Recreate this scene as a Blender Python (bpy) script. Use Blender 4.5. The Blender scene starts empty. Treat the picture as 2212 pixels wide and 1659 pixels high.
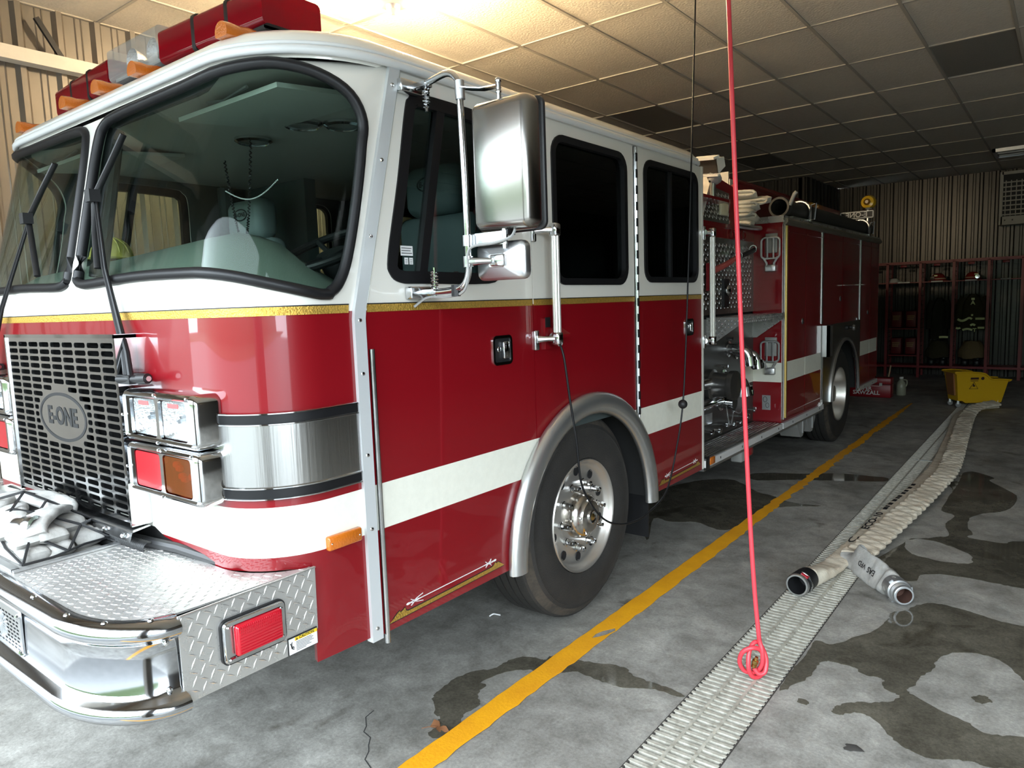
import bpy, math, random
import numpy as np
from mathutils import Vector, Matrix
from mathutils.geometry import delaunay_2d_cdt, tessellate_polygon

random.seed(7)
PI = math.pi
scn = bpy.context.scene
COL = scn.collection

# ------------------------------------------------------------------ camera, world, lights, exposure
# world axes: X across the truck (its visible side faces +X), Y along the truck towards its rear, Z up; metres
def set_camera():
    f_px, yaw, pit, rol = 1545.93, 0.663634, 0.112622, -0.034109
    cam = bpy.data.cameras.new('camera'); ob = bpy.data.objects.new('camera', cam); COL.objects.link(ob)
    fw = Vector((-math.sin(yaw)*math.cos(pit), math.cos(yaw)*math.cos(pit), -math.sin(pit)))
    rt = Vector((math.cos(yaw), math.sin(yaw), 0)); up = rt.cross(fw)
    c, s = math.cos(rol), math.sin(rol)
    r2 = rt*c + up*s; u2 = up*c - rt*s
    m = Matrix((r2, u2, -fw)).transposed().to_4x4(); m.translation = (0, 0, 1.62)
    ob.matrix_world = m
    cam.sensor_fit = 'HORIZONTAL'; cam.sensor_width = 36.0; cam.lens = f_px/2212*36.0
    cam.clip_start = 0.05; cam.clip_end = 500
    scn.camera = ob
set_camera()

wd = bpy.data.worlds.new('overcast_sky'); scn.world = wd; wd.use_nodes = True
_bg = wd.node_tree.nodes['Background']
_bg.inputs[0].default_value = (0.80, 0.91, 1.0, 1); _bg.inputs[1].default_value = 7.6
vs = scn.view_settings
vs.view_transform = 'Standard'; vs.look = 'None'; vs.gamma = 1.0; vs.use_curve_mapping = False
vs.exposure = 0.9
cy = scn.cycles
cy.use_denoising = True
cy.max_bounces = 8; cy.diffuse_bounces = 4; cy.glossy_bounces = 5; cy.transmission_bounces = 8; cy.transparent_max_bounces = 16
cy.sample_clamp_indirect = 12.0
cy.caustics_reflective = False; cy.caustics_refractive = False

# room box
XL, XRW, YF, YB, ZC = -5.437, 5.2, -0.2, 15.57, 3.65
# bay doors in the front wall (open): x0, x1, height
BAYS = ((-5.15, -1.10, 2.97), (-0.70, 4.6, 2.97))
def portal(x0, x1, h):
    l = bpy.data.lights.new('bay_daylight_portal', 'AREA'); l.shape = 'RECTANGLE'; l.size = x1-x0; l.size_y = h
    l.cycles.is_portal = True
    o = bpy.data.objects.new('bay_daylight_portal', l); COL.objects.link(o)
    o.location = ((x0+x1)/2, YF-0.05, h/2); o.rotation_euler = (PI/2, 0, 0)   # emits towards +Y
    o['kind'] = 'helper'
for b_ in BAYS: portal(*b_)

# ------------------------------------------------------------------ materials
MATS = {}
def nd(nt, t, **kw):
    n = nt.nodes.new(t)
    for k, v in kw.items(): setattr(n, k, v)
    return n
def mat(name, col, rough=0.5, metal=0.0, var=0.0, vscale=8.0, col2=None, bump=0.0, bscale=60.0, coat=0.0, coatr=0.05,
        aniso=None, emit=None, estr=0.0, spec=0.5, rvar=0.0, stretch=None, alpha=None):
    if name in MATS: return MATS[name]
    m = bpy.data.materials.new(name); m.use_nodes = True; nt = m.node_tree
    p = nt.nodes['Principled BSDF']; L = nt.links
    p.inputs['Base Color'].default_value = (*col, 1); p.inputs['Roughness'].default_value = rough
    p.inputs['Metallic'].default_value = metal; p.inputs['Specular IOR Level'].default_value = spec
    if coat: p.inputs['Coat Weight'].default_value = coat; p.inputs['Coat Roughness'].default_value = coatr
    if emit: p.inputs['Emission Color'].default_value = (*emit, 1); p.inputs['Emission Strength'].default_value = estr
    if alpha is not None: p.inputs['Alpha'].default_value = alpha
    if var or bump or rvar:
        g = nd(nt, 'ShaderNodeNewGeometry'); vec = g.outputs['Position']
        if stretch:
            mp = nd(nt, 'ShaderNodeMapping'); mp.inputs['Scale'].default_value = stretch
            L.new(vec, mp.inputs['Vector']); vec = mp.outputs['Vector']
    if var or rvar:
        n = nd(nt, 'ShaderNodeTexNoise'); n.inputs['Scale'].default_value = vscale; n.inputs['Detail'].default_value = 6
        n.inputs['Roughness'].default_value = 0.65; L.new(vec, n.inputs['Vector'])
        if var:
            c2 = col2 or tuple(c*(1-var) for c in col)
            r = nd(nt, 'ShaderNodeValToRGB'); r.color_ramp.elements[0].position = 0.32; r.color_ramp.elements[1].position = 0.68
            r.color_ramp.elements[0].color = (*c2, 1); r.color_ramp.elements[1].color = (*col, 1)
            L.new(n.outputs[0], r.inputs[0]); L.new(r.outputs[0], p.inputs['Base Color'])
        if rvar:
            mr = nd(nt, 'ShaderNodeMapRange'); mr.inputs['From Min'].default_value = 0.3; mr.inputs['From Max'].default_value = 0.7
            mr.inputs['To Min'].default_value = rough-rvar; mr.inputs['To Max'].default_value = rough+rvar
            L.new(n.outputs[0], mr.inputs[0]); L.new(mr.outputs[0], p.inputs['Roughness'])
    if bump:
        n2 = nd(nt, 'ShaderNodeTexNoise'); n2.inputs['Scale'].default_value = bscale; n2.inputs['Detail'].default_value = 4
        L.new(vec, n2.inputs['Vector'])
        b = nd(nt, 'ShaderNodeBump'); b.inputs['Strength'].default_value = bump; b.inputs['Distance'].default_value = 0.01
        L.new(n2.outputs[0], b.inputs['Height']); L.new(b.outputs[0], p.inputs['Normal'])
    MATS[name] = m; return m

def glass(name, tint, refl=1.5, rough=0.0):
    """thin automotive glass: tinted see-through sheet with a Fresnel reflection"""
    m = bpy.data.materials.new(name); m.use_nodes = True; nt = m.node_tree; nt.nodes.clear(); L = nt.links
    o = nd(nt, 'ShaderNodeOutputMaterial'); t = nd(nt, 'ShaderNodeBsdfTransparent'); g = nd(nt, 'ShaderNodeBsdfGlossy')
    t.inputs[0].default_value = (*tint, 1); g.inputs['Roughness'].default_value = rough
    lw = nd(nt, 'ShaderNodeLayerWeight'); lw.inputs['Blend'].default_value = 0.5
    pw = nd(nt, 'ShaderNodeMath', operation='POWER'); pw.inputs[1].default_value = 5.0; L.new(lw.outputs['Facing'], pw.inputs[0])
    r0 = ((refl-1)/(refl+1))**2
    f = nd(nt, 'ShaderNodeMath', operation='MULTIPLY_ADD'); f.inputs[1].default_value = 1-r0; f.inputs[2].default_value = r0; L.new(pw.outputs[0], f.inputs[0])
    mx = nd(nt, 'ShaderNodeMixShader')
    L.new(f.outputs[0], mx.inputs[0]); L.new(t.outputs[0], mx.inputs[1]); L.new(g.outputs[0], mx.inputs[2]); L.new(mx.outputs[0], o.inputs[0])
    MATS[name] = m; return m

def lens(name, col, rough=0.08, solid=0.62):
    """coloured plastic lamp lens: half see-through, glossy"""
    m = bpy.data.materials.new(name); m.use_nodes = True; nt = m.node_tree; nt.nodes.clear(); L = nt.links
    o = nd(nt, 'ShaderNodeOutputMaterial'); t = nd(nt, 'ShaderNodeBsdfTransparent'); d = nd(nt, 'ShaderNodeBsdfPrincipled')
    t.inputs[0].default_value = (*col, 1); d.inputs['Base Color'].default_value = (*col, 1); d.inputs['Roughness'].default_value = rough
    mx = nd(nt, 'ShaderNodeMixShader'); mx.inputs[0].default_value = solid
    L.new(t.outputs[0], mx.inputs[1]); L.new(d.outputs[0], mx.inputs[2]); L.new(mx.outputs[0], o.inputs[0])
    MATS[name] = m; return m

red = mat('red_paint', (0.21, 0.0035, 0.008), 0.32, coat=0.8, coatr=0.03, spec=0.3)
white = mat('white_paint', (0.80, 0.78, 0.72), 0.3, coat=0.8, coatr=0.04)
stripe_white = mat('white_stripe', (0.84, 0.83, 0.73), 0.5, var=0.06, vscale=30)
gold = mat('gold_leaf', (0.80, 0.50, 0.10), 0.38, metal=0.75, bump=0.5, bscale=160, var=0.35, vscale=90)
chrome = mat('chrome', (0.64, 0.65, 0.66), 0.08, metal=1.0)
chrome_worn = mat('polished_aluminium', (0.62, 0.63, 0.64), 0.20, metal=1.0, rvar=0.06, vscale=14)
steel_brushed = mat('brushed_stainless', (0.46, 0.455, 0.44), 0.26, metal=1.0, bump=0.10, bscale=90, stretch=(1, 1, 0.02))
post_alu = mat('post_trim_aluminium', (0.62, 0.64, 0.65), 0.35, metal=0.25)
alu = mat('satin_aluminium', (0.66, 0.67, 0.68), 0.34, metal=1.0)
tread = mat('tread_plate', (0.60, 0.59, 0.57), 0.28, metal=0.65, var=0.12, vscale=10, rvar=0.06)
tread_dark = mat('tread_plate_dull', (0.40, 0.39, 0.37), 0.38, metal=1.0, var=0.2, vscale=12)
rubber = mat('black_rubber', (0.012, 0.012, 0.013), 0.42)
black = mat('black_plastic', (0.010, 0.010, 0.011), 0.5)
blacksatin = mat('black_satin', (0.008, 0.008, 0.009), 0.42, spec=0.3)
dark = mat('dark_underbody', (0.012, 0.012, 0.012), 0.8)
tyre_m = mat('tyre_rubber', (0.030, 0.027, 0.024), 0.72, var=0.45, vscale=7, col2=(0.018, 0.017, 0.016), bump=0.25, bscale=120)
tyre_dirt = mat('tyre_shoulder', (0.075, 0.060, 0.045), 0.85, var=0.6, vscale=18, col2=(0.030, 0.026, 0.022))
rim_m = mat('rim_aluminium', (0.60, 0.57, 0.53), 0.36, metal=0.85)
interior = mat('cab_vinyl', (0.18, 0.20, 0.19), 0.55, bump=0.15, bscale=200)
interior_dark = mat('cab_vinyl_dark', (0.055, 0.070, 0.070), 0.6)
headliner_m = mat('cab_headliner', (0.46, 0.46, 0.42), 0.7)
seat_m = mat('seat_vinyl', (0.25, 0.30, 0.31), 0.5)
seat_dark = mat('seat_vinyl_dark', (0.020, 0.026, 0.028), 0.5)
amber = mat('amber_plastic', (0.55, 0.14, 0.010), 0.22, coat=0.6, bump=0.3, bscale=130)
amber_lens = lens('amber_lens', (0.75, 0.22, 0.02))
red_lens = lens('red_lens', (0.55, 0.010, 0.025))
red_plastic = mat('red_plastic', (0.36, 0.006, 0.014), 0.2, coat=0.6)
clear_lens = glass('clear_lens', (0.92, 0.94, 0.95), 1.6)
dome_clear = lens('dome_clear', (0.80, 0.82, 0.84), 0.08, 0.28)
ws_glass = glass('windshield_glass', (0.78, 0.84, 0.81), 1.20)
side_glass = glass('side_glass', (0.42, 0.47, 0.46), 1.45)
dark_glass = glass('dark_glass', (0.22, 0.28, 0.28), 1.40)
mirror_m = mat('reflector', (0.85, 0.85, 0.84), 0.12, metal=1.0, bump=0.6, bscale=90)
concrete_dirty = None
canvas = mat('hose_canvas', (0.72, 0.66, 0.54), 0.85, var=0.35, vscale=6, col2=(0.56, 0.47, 0.36), bump=0.35, bscale=70)
canvas_w = mat('hose_white', (0.52, 0.51, 0.485), 0.8, var=0.3, vscale=14, col2=(0.34, 0.33, 0.31), bump=0.3, bscale=50)
canvas_g = mat('hose_cream', (0.70, 0.66, 0.58), 0.85, var=0.25, vscale=9, bump=0.3, bscale=90)
pink_hose = mat('red_air_hose', (0.72, 0.055, 0.075), 0.38)
brass = mat('brass', (0.55, 0.38, 0.13), 0.3, metal=1.0)
yellow_plastic = mat('yellow_plastic', (0.72, 0.42, 0.012), 0.4)
ink = mat('black_ink', (0.01, 0.01, 0.012), 0.6)
paper = mat('label_white', (0.80, 0.80, 0.80), 0.5)
label_yellow = mat('label_yellow', (0.80, 0.55, 0.02), 0.5)
white_plastic = mat('white_plastic', (0.75, 0.73, 0.68), 0.4)
grey_plastic = mat('grey_plastic', (0.30, 0.30, 0.29), 0.5)
red_steel = mat('red_powdercoat', (0.22, 0.006, 0.012), 0.4)
turnout = mat('turnout_cloth', (0.045, 0.036, 0.016), 0.9, bump=0.4, bscale=60)
turnout_tan = mat('turnout_tan', (0.20, 0.14, 0.07), 0.9, bump=0.4, bscale=60)
reflective = mat('reflective_tape', (0.90, 0.95, 0.55), 0.4)
helmet_red = mat('helmet_red', (0.30, 0.02, 0.015), 0.35)

# ------------------------------------------------------------------ mesh building
WL = {}          # world location of every Empty / object
class MB:
    def __init__(s): s.v = []; s.f = []; s.m = []; s.slot = 0
    def add(s, verts, faces, slot=None):
        k = len(s.v); s.v += [tuple(float(c) for c in p) for p in verts]
        s.f += [tuple(i+k for i in fc) for fc in faces]; s.m += [s.slot if slot is None else slot]*len(faces); return s
    def box(s, x0, x1, y0, y1, z0, z1, slot=None):
        v = [(x, y, z) for x in (x0, x1) for y in (y0, y1) for z in (z0, z1)]
        return s.add(v, [(0, 1, 3, 2), (4, 6, 7, 5), (0, 4, 5, 1), (2, 3, 7, 6), (0, 2, 6, 4), (1, 5, 7, 3)], slot)
    def obox(s, c, ax, ay, az, hx, hy, hz, slot=None):
        c = np.array(c, float); ax, ay, az = (np.array(a, float)/np.linalg.norm(a) for a in (ax, ay, az))
        v = [c+ax*i*hx+ay*j*hy+az*k*hz for i in (-1, 1) for j in (-1, 1) for k in (-1, 1)]
        return s.add(v, [(0, 1, 3, 2), (4, 6, 7, 5), (0, 4, 5, 1), (2, 3, 7, 6), (0, 2, 6, 4), (1, 5, 7, 3)], slot)
    def rbox(s, c, h, r, n=12, slot=None, R=None):
        """rounded box: sphere grown by a box"""
        c = np.array(c, float); v = []; f = []; m = max(4, n//2)
        for i in range(m):
            th = PI*(i+0.5)/m if True else 0
            th = (i/(m-1))*PI if False else PI*(i+0.5)/m
            for j in range(n):
                ph = 2*PI*(j+0.5)/n
                d = np.array((math.sin(th)*math.cos(ph), math.sin(th)*math.sin(ph), math.cos(th)))
                rr = np.minimum(np.array(r if hasattr(r, '__len__') else (r, r, r), float), np.array(h))
                p = d*rr + np.sign(d)*(np.array(h)-rr)
                if R is not None: p = R@p
                v.append(c+p)
        for i in range(m-1):
            for j in range(n): f.append((i*n+j, i*n+(j+1) % n, (i+1)*n+(j+1) % n, (i+1)*n+j))
        f = [fc[::-1] for fc in f]
        f.append(tuple(range(n))); f.append(tuple(range((m-1)*n, m*n))[::-1])
        return s.add(v, f, slot)
    def tube(s, pts, r, n=8, closed=False, cap=True, slot=None, flat=None, up=None):
        """sweep a circle (or an ellipse: flat=(a,b) half axes, a along 'side', b along up) along a polyline"""
        P = [np.array(p, float) for p in pts]; N = len(P); rs = r if hasattr(r, '__len__') else [r]*N
        T = []
        for i in range(N):
            a = P[(i-1) % N] if (closed or i > 0) else P[i]; b = P[(i+1) % N] if (closed or i < N-1) else P[i]
            t = b-a; T.append(t/(np.linalg.norm(t)+1e-12))
        if up is None:
            u = np.array((0, 0, 1.0)) if abs(T[0][2]) < 0.9 else np.array((1.0, 0, 0))
        else: u = np.array(up, float)
        v = []
        for i in range(N):
            u = (np.array(up, float) if up is not None else u)
            u = u-T[i]*u.dot(T[i]); u /= (np.linalg.norm(u)+1e-12); w = np.cross(T[i], u)
            for j in range(n):
                a = 2*PI*(j+0.5)/n
                if flat: v.append(P[i]+w*math.cos(a)*flat[0]*rs[i]+u*math.sin(a)*flat[1]*rs[i])
                else: v.append(P[i]+(w*math.cos(a)+u*math.sin(a))*rs[i])
        f = []
        for i in range(N if closed else N-1):
            k = (i+1) % N
            for j in range(n): f.append((i*n+j, i*n+(j+1) % n, k*n+(j+1) % n, k*n+j))
        if cap and not closed: f.append(tuple(range(n))[::-1]); f.append(tuple(range((N-1)*n, N*n)))
        return s.add(v, f, slot)
    def cyl(s, a, b, r, n=16, r2=None, slot=None, cap=True):
        return s.tube([a, b], [r, r if r2 is None else r2], n, slot=slot, cap=cap)
    def lathe(s, prof, o, ax, n=32, slot=None, slots=None, closed=False):
        """prof: (radius, distance along axis)"""
        ax = np.array(ax, float); ax /= np.linalg.norm(ax); o = np.array(o, float)
        u = np.cross(ax, (0, 0, 1.0)); 
        if np.linalg.norm(u) < 0.1: u = np.cross(ax, (0, 1.0, 0))
        u /= np.linalg.norm(u); w = np.cross(ax, u)
        v = [o+ax*d+(u*math.cos(2*PI*j/n)+w*math.sin(2*PI*j/n))*max(r, 1e-4) for r, d in prof for j in range(n)]
        M = len(prof)
        for i in range(M if closed else M-1):
            k = (i+1) % M
            fs = [(i*n+j, i*n+(j+1) % n, k*n+(j+1) % n, k*n+j) for j in range(n)]
            if i == 0: base = len(s.v); s.add(v, fs, slots[0] if slots else slot)
            else:
                s.f += [tuple(q+base for q in fc) for fc in fs]; s.m += [(slots[i] if slots else (s.slot if slot is None else slot))]*n
        return s
    def prism(s, poly, fn, slot=None):
        """poly: 2-D outline; fn(u, v, t) -> 3-D with t = 0 front, 1 back"""
        n = len(poly); v = [fn(a, b, 0) for a, b in poly]+[fn(a, b, 1) for a, b in poly]
        tri = tessellate_polygon([[Vector((a, b, 0)) for a, b in poly]])
        f = [tuple(t) for t in tri]+[tuple(i+n for i in t[::-1]) for t in tri]
        f += [(i, (i+1) % n, n+(i+1) % n, n+i) for i in range(n)]
        return s.add(v, f, slot)
    def sphere(s, c, r, n=12, slot=None, sc=(1, 1, 1)):
        m = n//2; v = []; f = []
        for i in range(m+1):
            for j in range(n):
                th, ph = PI*i/m, 2*PI*j/n
                v.append((c[0]+r*sc[0]*math.sin(th)*math.cos(ph), c[1]+r*sc[1]*math.sin(th)*math.sin(ph), c[2]+r*sc[2]*math.cos(th)))
        for i in range(m):
            for j in range(n): f.append((i*n+j, (i+1)*n+j, (i+1)*n+(j+1) % n, i*n+(j+1) % n))
        return s.add(v, f, slot)
    def mesh(s, name, mats, ang=35, centre=None):
        V = np.array(s.v); c = (V.min(0)+V.max(0))/2 if centre is None else np.array(centre, float)
        me = bpy.data.meshes.new(name); me.from_pydata([tuple(p) for p in V-c], [], s.f); 
        ms = mats if isinstance(mats, (list, tuple)) else [mats]
        for m in ms: me.materials.append(m)
        me.polygons.foreach_set('material_index', [min(i, len(ms)-1) for i in s.m])
        me.validate()
        import bmesh
        bm = bmesh.new(); bm.from_mesh(me); bmesh.ops.recalc_face_normals(bm, faces=bm.faces); bm.to_mesh(me); bm.free()
        if ang:
            me.polygons.foreach_set('use_smooth', [True]*len(me.polygons)); me.set_sharp_from_angle(angle=math.radians(ang))
        me.update(); return me, c
    def build(s, name, mats, parent=None, ang=35, label=None, cat=None, group=None, kind=None):
        me, c = s.mesh(name, mats, ang); return place(name, me, c, parent, label, cat, group, kind)

def place(name, me, c, parent=None, label=None, cat=None, group=None, kind=None):
    o = bpy.data.objects.new(name, me); COL.objects.link(o)
    c = np.array(c, float); WL[o] = c
    if parent is not None: o.parent = parent; o.location = tuple(c-WL[parent])
    else: o.location = tuple(c)
    if label: o['label'] = label
    if cat: o['category'] = cat
    if group: o['group'] = group
    if kind: o['kind'] = kind
    return o
def empty(name, loc, parent=None, label=None, cat=None, group=None, kind=None):
    o = place(name, None, loc, parent, label, cat, group, kind); o.empty_display_size = 0.2; return o
thing = empty
def dup(o, dloc=(0, 0, 0), parent=None, label=None, mirror_x=None):
    c = o.copy(); COL.objects.link(c); w = WL[o]+np.array(dloc, float)
    if mirror_x is not None: w[0] = 2*mirror_x-WL[o][0]; c.scale.x = -1
    WL[c] = w; p = parent if parent is not None else None
    c.parent = p; c.location = tuple(w-(WL[p] if p is not None else 0))
    if label: c['label'] = label
    for ch in [k for k in bpy.data.objects if k.parent == o]:
        if mirror_x is None: dup(ch, dloc, c)
        else:
            k = ch.copy(); COL.objects.link(k); k.parent = c; WL[k] = WL[ch]
    return c

def smooth(pts, k=6, closed=True):
    """Catmull-Rom through the points"""
    P = [np.array(p, float) for p in pts]; N = len(P); out = []
    for i in range(N if closed else N-1):
        g = (lambda j: P[j % N]) if closed else (lambda j: P[min(max(j, 0), N-1)])
        a, b, c, d = g(i-1), g(i), g(i+1), g(i+2)
        for q in range(k):
            t = q/k; out.append(0.5*((2*b)+(-a+c)*t+(2*a-5*b+4*c-d)*t*t+(-a+3*b-3*c+d)*t**3))
    if not closed: out.append(P[-1])
    return out
def rrect(x0, x1, y0, y1, r, n=5):
    o = []
    for cx_, cy_, a0 in ((x1-r, y1-r, 0), (x0+r, y1-r, 90), (x0+r, y0+r, 180), (x1-r, y0+r, 270)):
        for k in range(n+1):
            a = math.radians(a0+90*k/n); o.append((cx_+r*math.cos(a), cy_+r*math.sin(a)))
    return o
def inset(poly, d, asp=None):
    """move an outline inwards by d"""
    P = [np.array(p, float) for p in poly]; N = len(P)
    A = sum(P[i][0]*P[(i+1) % N][1]-P[(i+1) % N][0]*P[i][1] for i in range(N)); sg = 1 if A > 0 else -1
    out = []
    for i in range(N):
        t = P[(i+1) % N]-P[i-1]; t /= (np.linalg.norm(t)+1e-12)
        out.append(P[i]+sg*d*np.array((-t[1], t[0])))
    return out
def inpoly(x, y, poly):
    c = False; n = len(poly); j = n-1
    for i in range(n):
        xi, yi = poly[i][0], poly[i][1]; xj, yj = poly[j][0], poly[j][1]
        if (yi > y) != (yj > y) and x < (xj-xi)*(y-yi)/(yj-yi)+xi: c = not c
        j = i
    return c
def panel(mb, outer, holes, fn, th=0.02, lines=(), grid=(), slotf=None, backslot=None):
    """sheet with holes: 2-D constrained triangulation mapped by fn(u, v, depth)"""
    vs_, es = [], []
    for lp in [outer]+list(holes):
        k = len(vs_); vs_ += [Vector((float(p[0]), float(p[1]))) for p in lp]
        es += [(k+i, k+(i+1) % len(lp)) for i in range(len(lp))]
    for ln in lines:
        k = len(vs_); vs_ += [Vector((float(p[0]), float(p[1]))) for p in ln]; es += [(k+i, k+i+1) for i in range(len(ln)-1)]
    for g in grid:
        if inpoly(g[0], g[1], outer) and not any(inpoly(g[0], g[1], h) for h in holes): vs_.append(Vector((float(g[0]), float(g[1]))))
    ov, oe, of, *_ = delaunay_2d_cdt(vs_, es, [], 0, 1e-6)
    tr = []; sl = []
    for f in of:
        cx_ = sum(ov[i][0] for i in f)/len(f); cy_ = sum(ov[i][1] for i in f)/len(f)
        if inpoly(cx_, cy_, outer) and not any(inpoly(cx_, cy_, h) for h in holes):
            tr.append(tuple(f)); sl.append(slotf(cx_, cy_) if slotf else mb.slot)
    used = sorted({i for t in tr for i in t}); rm = {o: k for k, o in enumerate(used)}
    ov = [ov[i] for i in used]; tr = [tuple(rm[i] for i in t) for t in tr]
    n = len(ov); base = len(mb.v)
    mb.v += [tuple(map(float, fn(p[0], p[1], 0.0))) for p in ov]
    mb.f += [tuple(i+base for i in t) for t in tr]; mb.m += sl
    if th:
        mb.v += [tuple(map(float, fn(p[0], p[1], th))) for p in ov]
        mb.f += [tuple(i+base+n for i in t[::-1]) for t in tr]; mb.m += ([backslot]*len(tr) if backslot is not None else sl)
        ec = {}
        for t, q in zip(tr, sl):
            for i in range(len(t)):
                a, b = t[i], t[(i+1) % len(t)]
                if (b, a) in ec: ec.pop((b, a))
                else: ec[(a, b)] = q
        for (a, b), q in ec.items(): mb.f.append((a+base, b+base, b+base+n, a+base+n)); mb.m.append(q)
    return mb
def text_geo(body, size=1.0, bold=0.0):
    """flat outline of a line of text, centred on 0,0"""
    cu = bpy.data.curves.new('t', 'FONT'); cu.body = body; cu.size = size; cu.align_x = 'CENTER'; cu.align_y = 'CENTER'; cu.offset = bold
    cu.resolution_u = 3
    o = bpy.data.objects.new('t', cu); COL.objects.link(o)
    me = bpy.data.meshes.new_from_object(o.evaluated_get(bpy.context.evaluated_depsgraph_get()))
    v = [(p.co.x, p.co.y) for p in me.vertices]; f = [tuple(q.vertices) for q in me.polygons]
    bpy.data.objects.remove(o); bpy.data.curves.remove(cu); bpy.data.meshes.remove(me); return v, f
def text_on(mb, body, size, o, right, up, slot=None, bold=0.0, off=0.0):
    v, f = text_geo(body, size, bold); o = np.array(o, float); r = np.array(right, float); u = np.array(up, float)
    r /= np.linalg.norm(r); u /= np.linalg.norm(u); nrm = np.cross(r, u)
    return mb.add([o+r*a+u*b+nrm*off for a, b in v], f, slot)
def lugs(mb, fn, inside, u0, u1, v0, v1, pitch=0.034, L=0.017, W=0.0045, H=0.0022, slot=None, rot=45):
    """raised bars of a tread plate; fn(u, v, height)"""
    i = 0; u = u0
    while u < u1:
        j = 0; v = v0
        while v < v1:
            a = math.radians(rot if (i+j) % 2 else rot+90); ca, sa = math.cos(a), math.sin(a)
            if inside(u, v):
                pts = [(-L, 0, 0), (0, -W, 0), (L, 0, 0), (0, W, 0), (-L*0.55, 0, H), (L*0.55, 0, H)]
                mb.add([fn(u+p*ca-q*sa, v+p*sa+q*ca, h) for p, q, h in pts],
                       [(0, 1, 4), (1, 5, 4), (1, 2, 5), (2, 3, 5), (3, 4, 5), (3, 0, 4)], slot)
            j += 1; v += pitch
        i += 1; u += pitch
    return mb
# ------------------------------------------------------------------ the room
def concrete(name, wet=False):
    m = bpy.data.materials.new(name); m.use_nodes = True; nt = m.node_tree; L = nt.links; p = nt.nodes['Principled BSDF']
    g = nd(nt, 'ShaderNodeNewGeometry')
    def noise(sc, det, rough=0.6, dist=0.0):
        n = nd(nt, 'ShaderNodeTexNoise'); n.inputs['Scale'].default_value = sc; n.inputs['Detail'].default_value = det
        n.inputs['Roughness'].default_value = rough; n.inputs['Distortion'].default_value = dist; L.new(g.outputs['Position'], n.inputs['Vector']); return n
    def ramp(n, a, b, ca, cb):
        r = nd(nt, 'ShaderNodeValToRGB'); e = r.color_ramp.elements; e[0].position = a; e[1].position = b
        e[0].color = (*ca, 1); e[1].color = (*cb, 1); L.new(n.outputs[0], r.inputs[0]); return r
    a = ramp(noise(1.1, 8, 0.62, 0.6), 0.30, 0.72, (0.20, 0.192, 0.175), (0.46, 0.445, 0.41))
    b = ramp(noise(7.0, 8, 0.75, 0.4), 0.30, 0.70, (0.52, 0.51, 0.49), (1.15, 1.15, 1.14))
    c = ramp(noise(75.0, 4, 0.8), 0.3, 0.72, (0.70, 0.70, 0.70), (1.22, 1.22, 1.22))
    st = ramp(noise(2.6, 5, 0.55, 1.2), 0.60, 0.70, (1, 1, 1), (0.55, 0.53, 0.50))
    last = a.outputs[0]
    for o in (b, c, st):
        mx = nd(nt, 'ShaderNodeMixRGB', blend_type='MULTIPLY'); mx.inputs[0].default_value = 1.0
        L.new(last, mx.inputs[1]); L.new(o.outputs[0], mx.inputs[2]); last = mx.outputs[0]
    if wet:
        mx = nd(nt, 'ShaderNodeMixRGB', blend_type='MULTIPLY'); mx.inputs[0].default_value = 1.0
        L.new(last, mx.inputs[1]); mx.inputs[2].default_value = (0.36, 0.34, 0.29, 1); last = mx.outputs[0]
        p.inputs['Roughness'].default_value = 0.06; p.inputs['IOR'].default_value = 1.33
    else:
        r2 = ramp(noise(3.0, 6, 0.6), 0.3, 0.7, (0.42, 0.42, 0.42), (0.72, 0.72, 0.72)); L.new(r2.outputs[0], p.inputs['Roughness'])
        bp = nd(nt, 'ShaderNodeBump'); bp.inputs['Strength'].default_value = 0.25; bp.inputs['Distance'].default_value = 0.004
        L.new(noise(70.0, 5, 0.7).outputs[0], bp.inputs['Height']); L.new(bp.outputs[0], p.inputs['Normal'])
    L.new(last, p.inputs['Base Color']); MATS[name] = m; return m
conc = concrete('garage_concrete'); conc_wet = concrete('wet_concrete', True)
apron_m = mat('apron_asphalt', (0.17, 0.17, 0.165), 0.85, var=0.25, vscale=2)
grass_m = mat('lawn_grass', (0.075, 0.11, 0.04), 0.95, var=0.5, vscale=3)
GX0, GX1, GY0, GY1 = -1.172, -0.890, -0.3, 13.0     # trench drain

b = MB()
for x0, x1, y0, y1 in ((XL-0.2, GX0, YF-0.2, YB+0.2), (GX1, XRW+0.2, YF-0.2, YB+0.2), (GX0, GX1, YF-0.2, GY0), (GX0, GX1, GY1, YB+0.2)):
    b.box(x0, x1, y0, y1, -0.25, 0.0)
b.box(GX0, GX1, GY0, GY1, -0.25, -0.14)
floor = b.build('floor', conc, kind='structure', ang=0)
MB().box(GX0+0.001, GX1-0.001, GY0+0.001, GY1-0.001, -0.135, -0.06).build('trench_shade_fill', mat('trench_shade', (0.012, 0.011, 0.010), 0.8), floor, 0)  # near-black box added in the trench, stands in for shade between the bars
MB().box(-40, 40, -22, YF-0.2, -0.3, -0.02).build('apron', apron_m, kind='structure', ang=0)
b = MB(); b.box(-60, 60, -45, -22, -0.3, -0.01); b.add([(-60, -34, -0.01), (60, -34, -0.01), (60, -36, 7.5), (-60, -36, 7.5)], [(0, 1, 2, 3)])  # lawn, plus an unseen tall slope added to block the low sky
b.build('lawn_and_sky_block', grass_m, kind='structure', ang=0)

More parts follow.
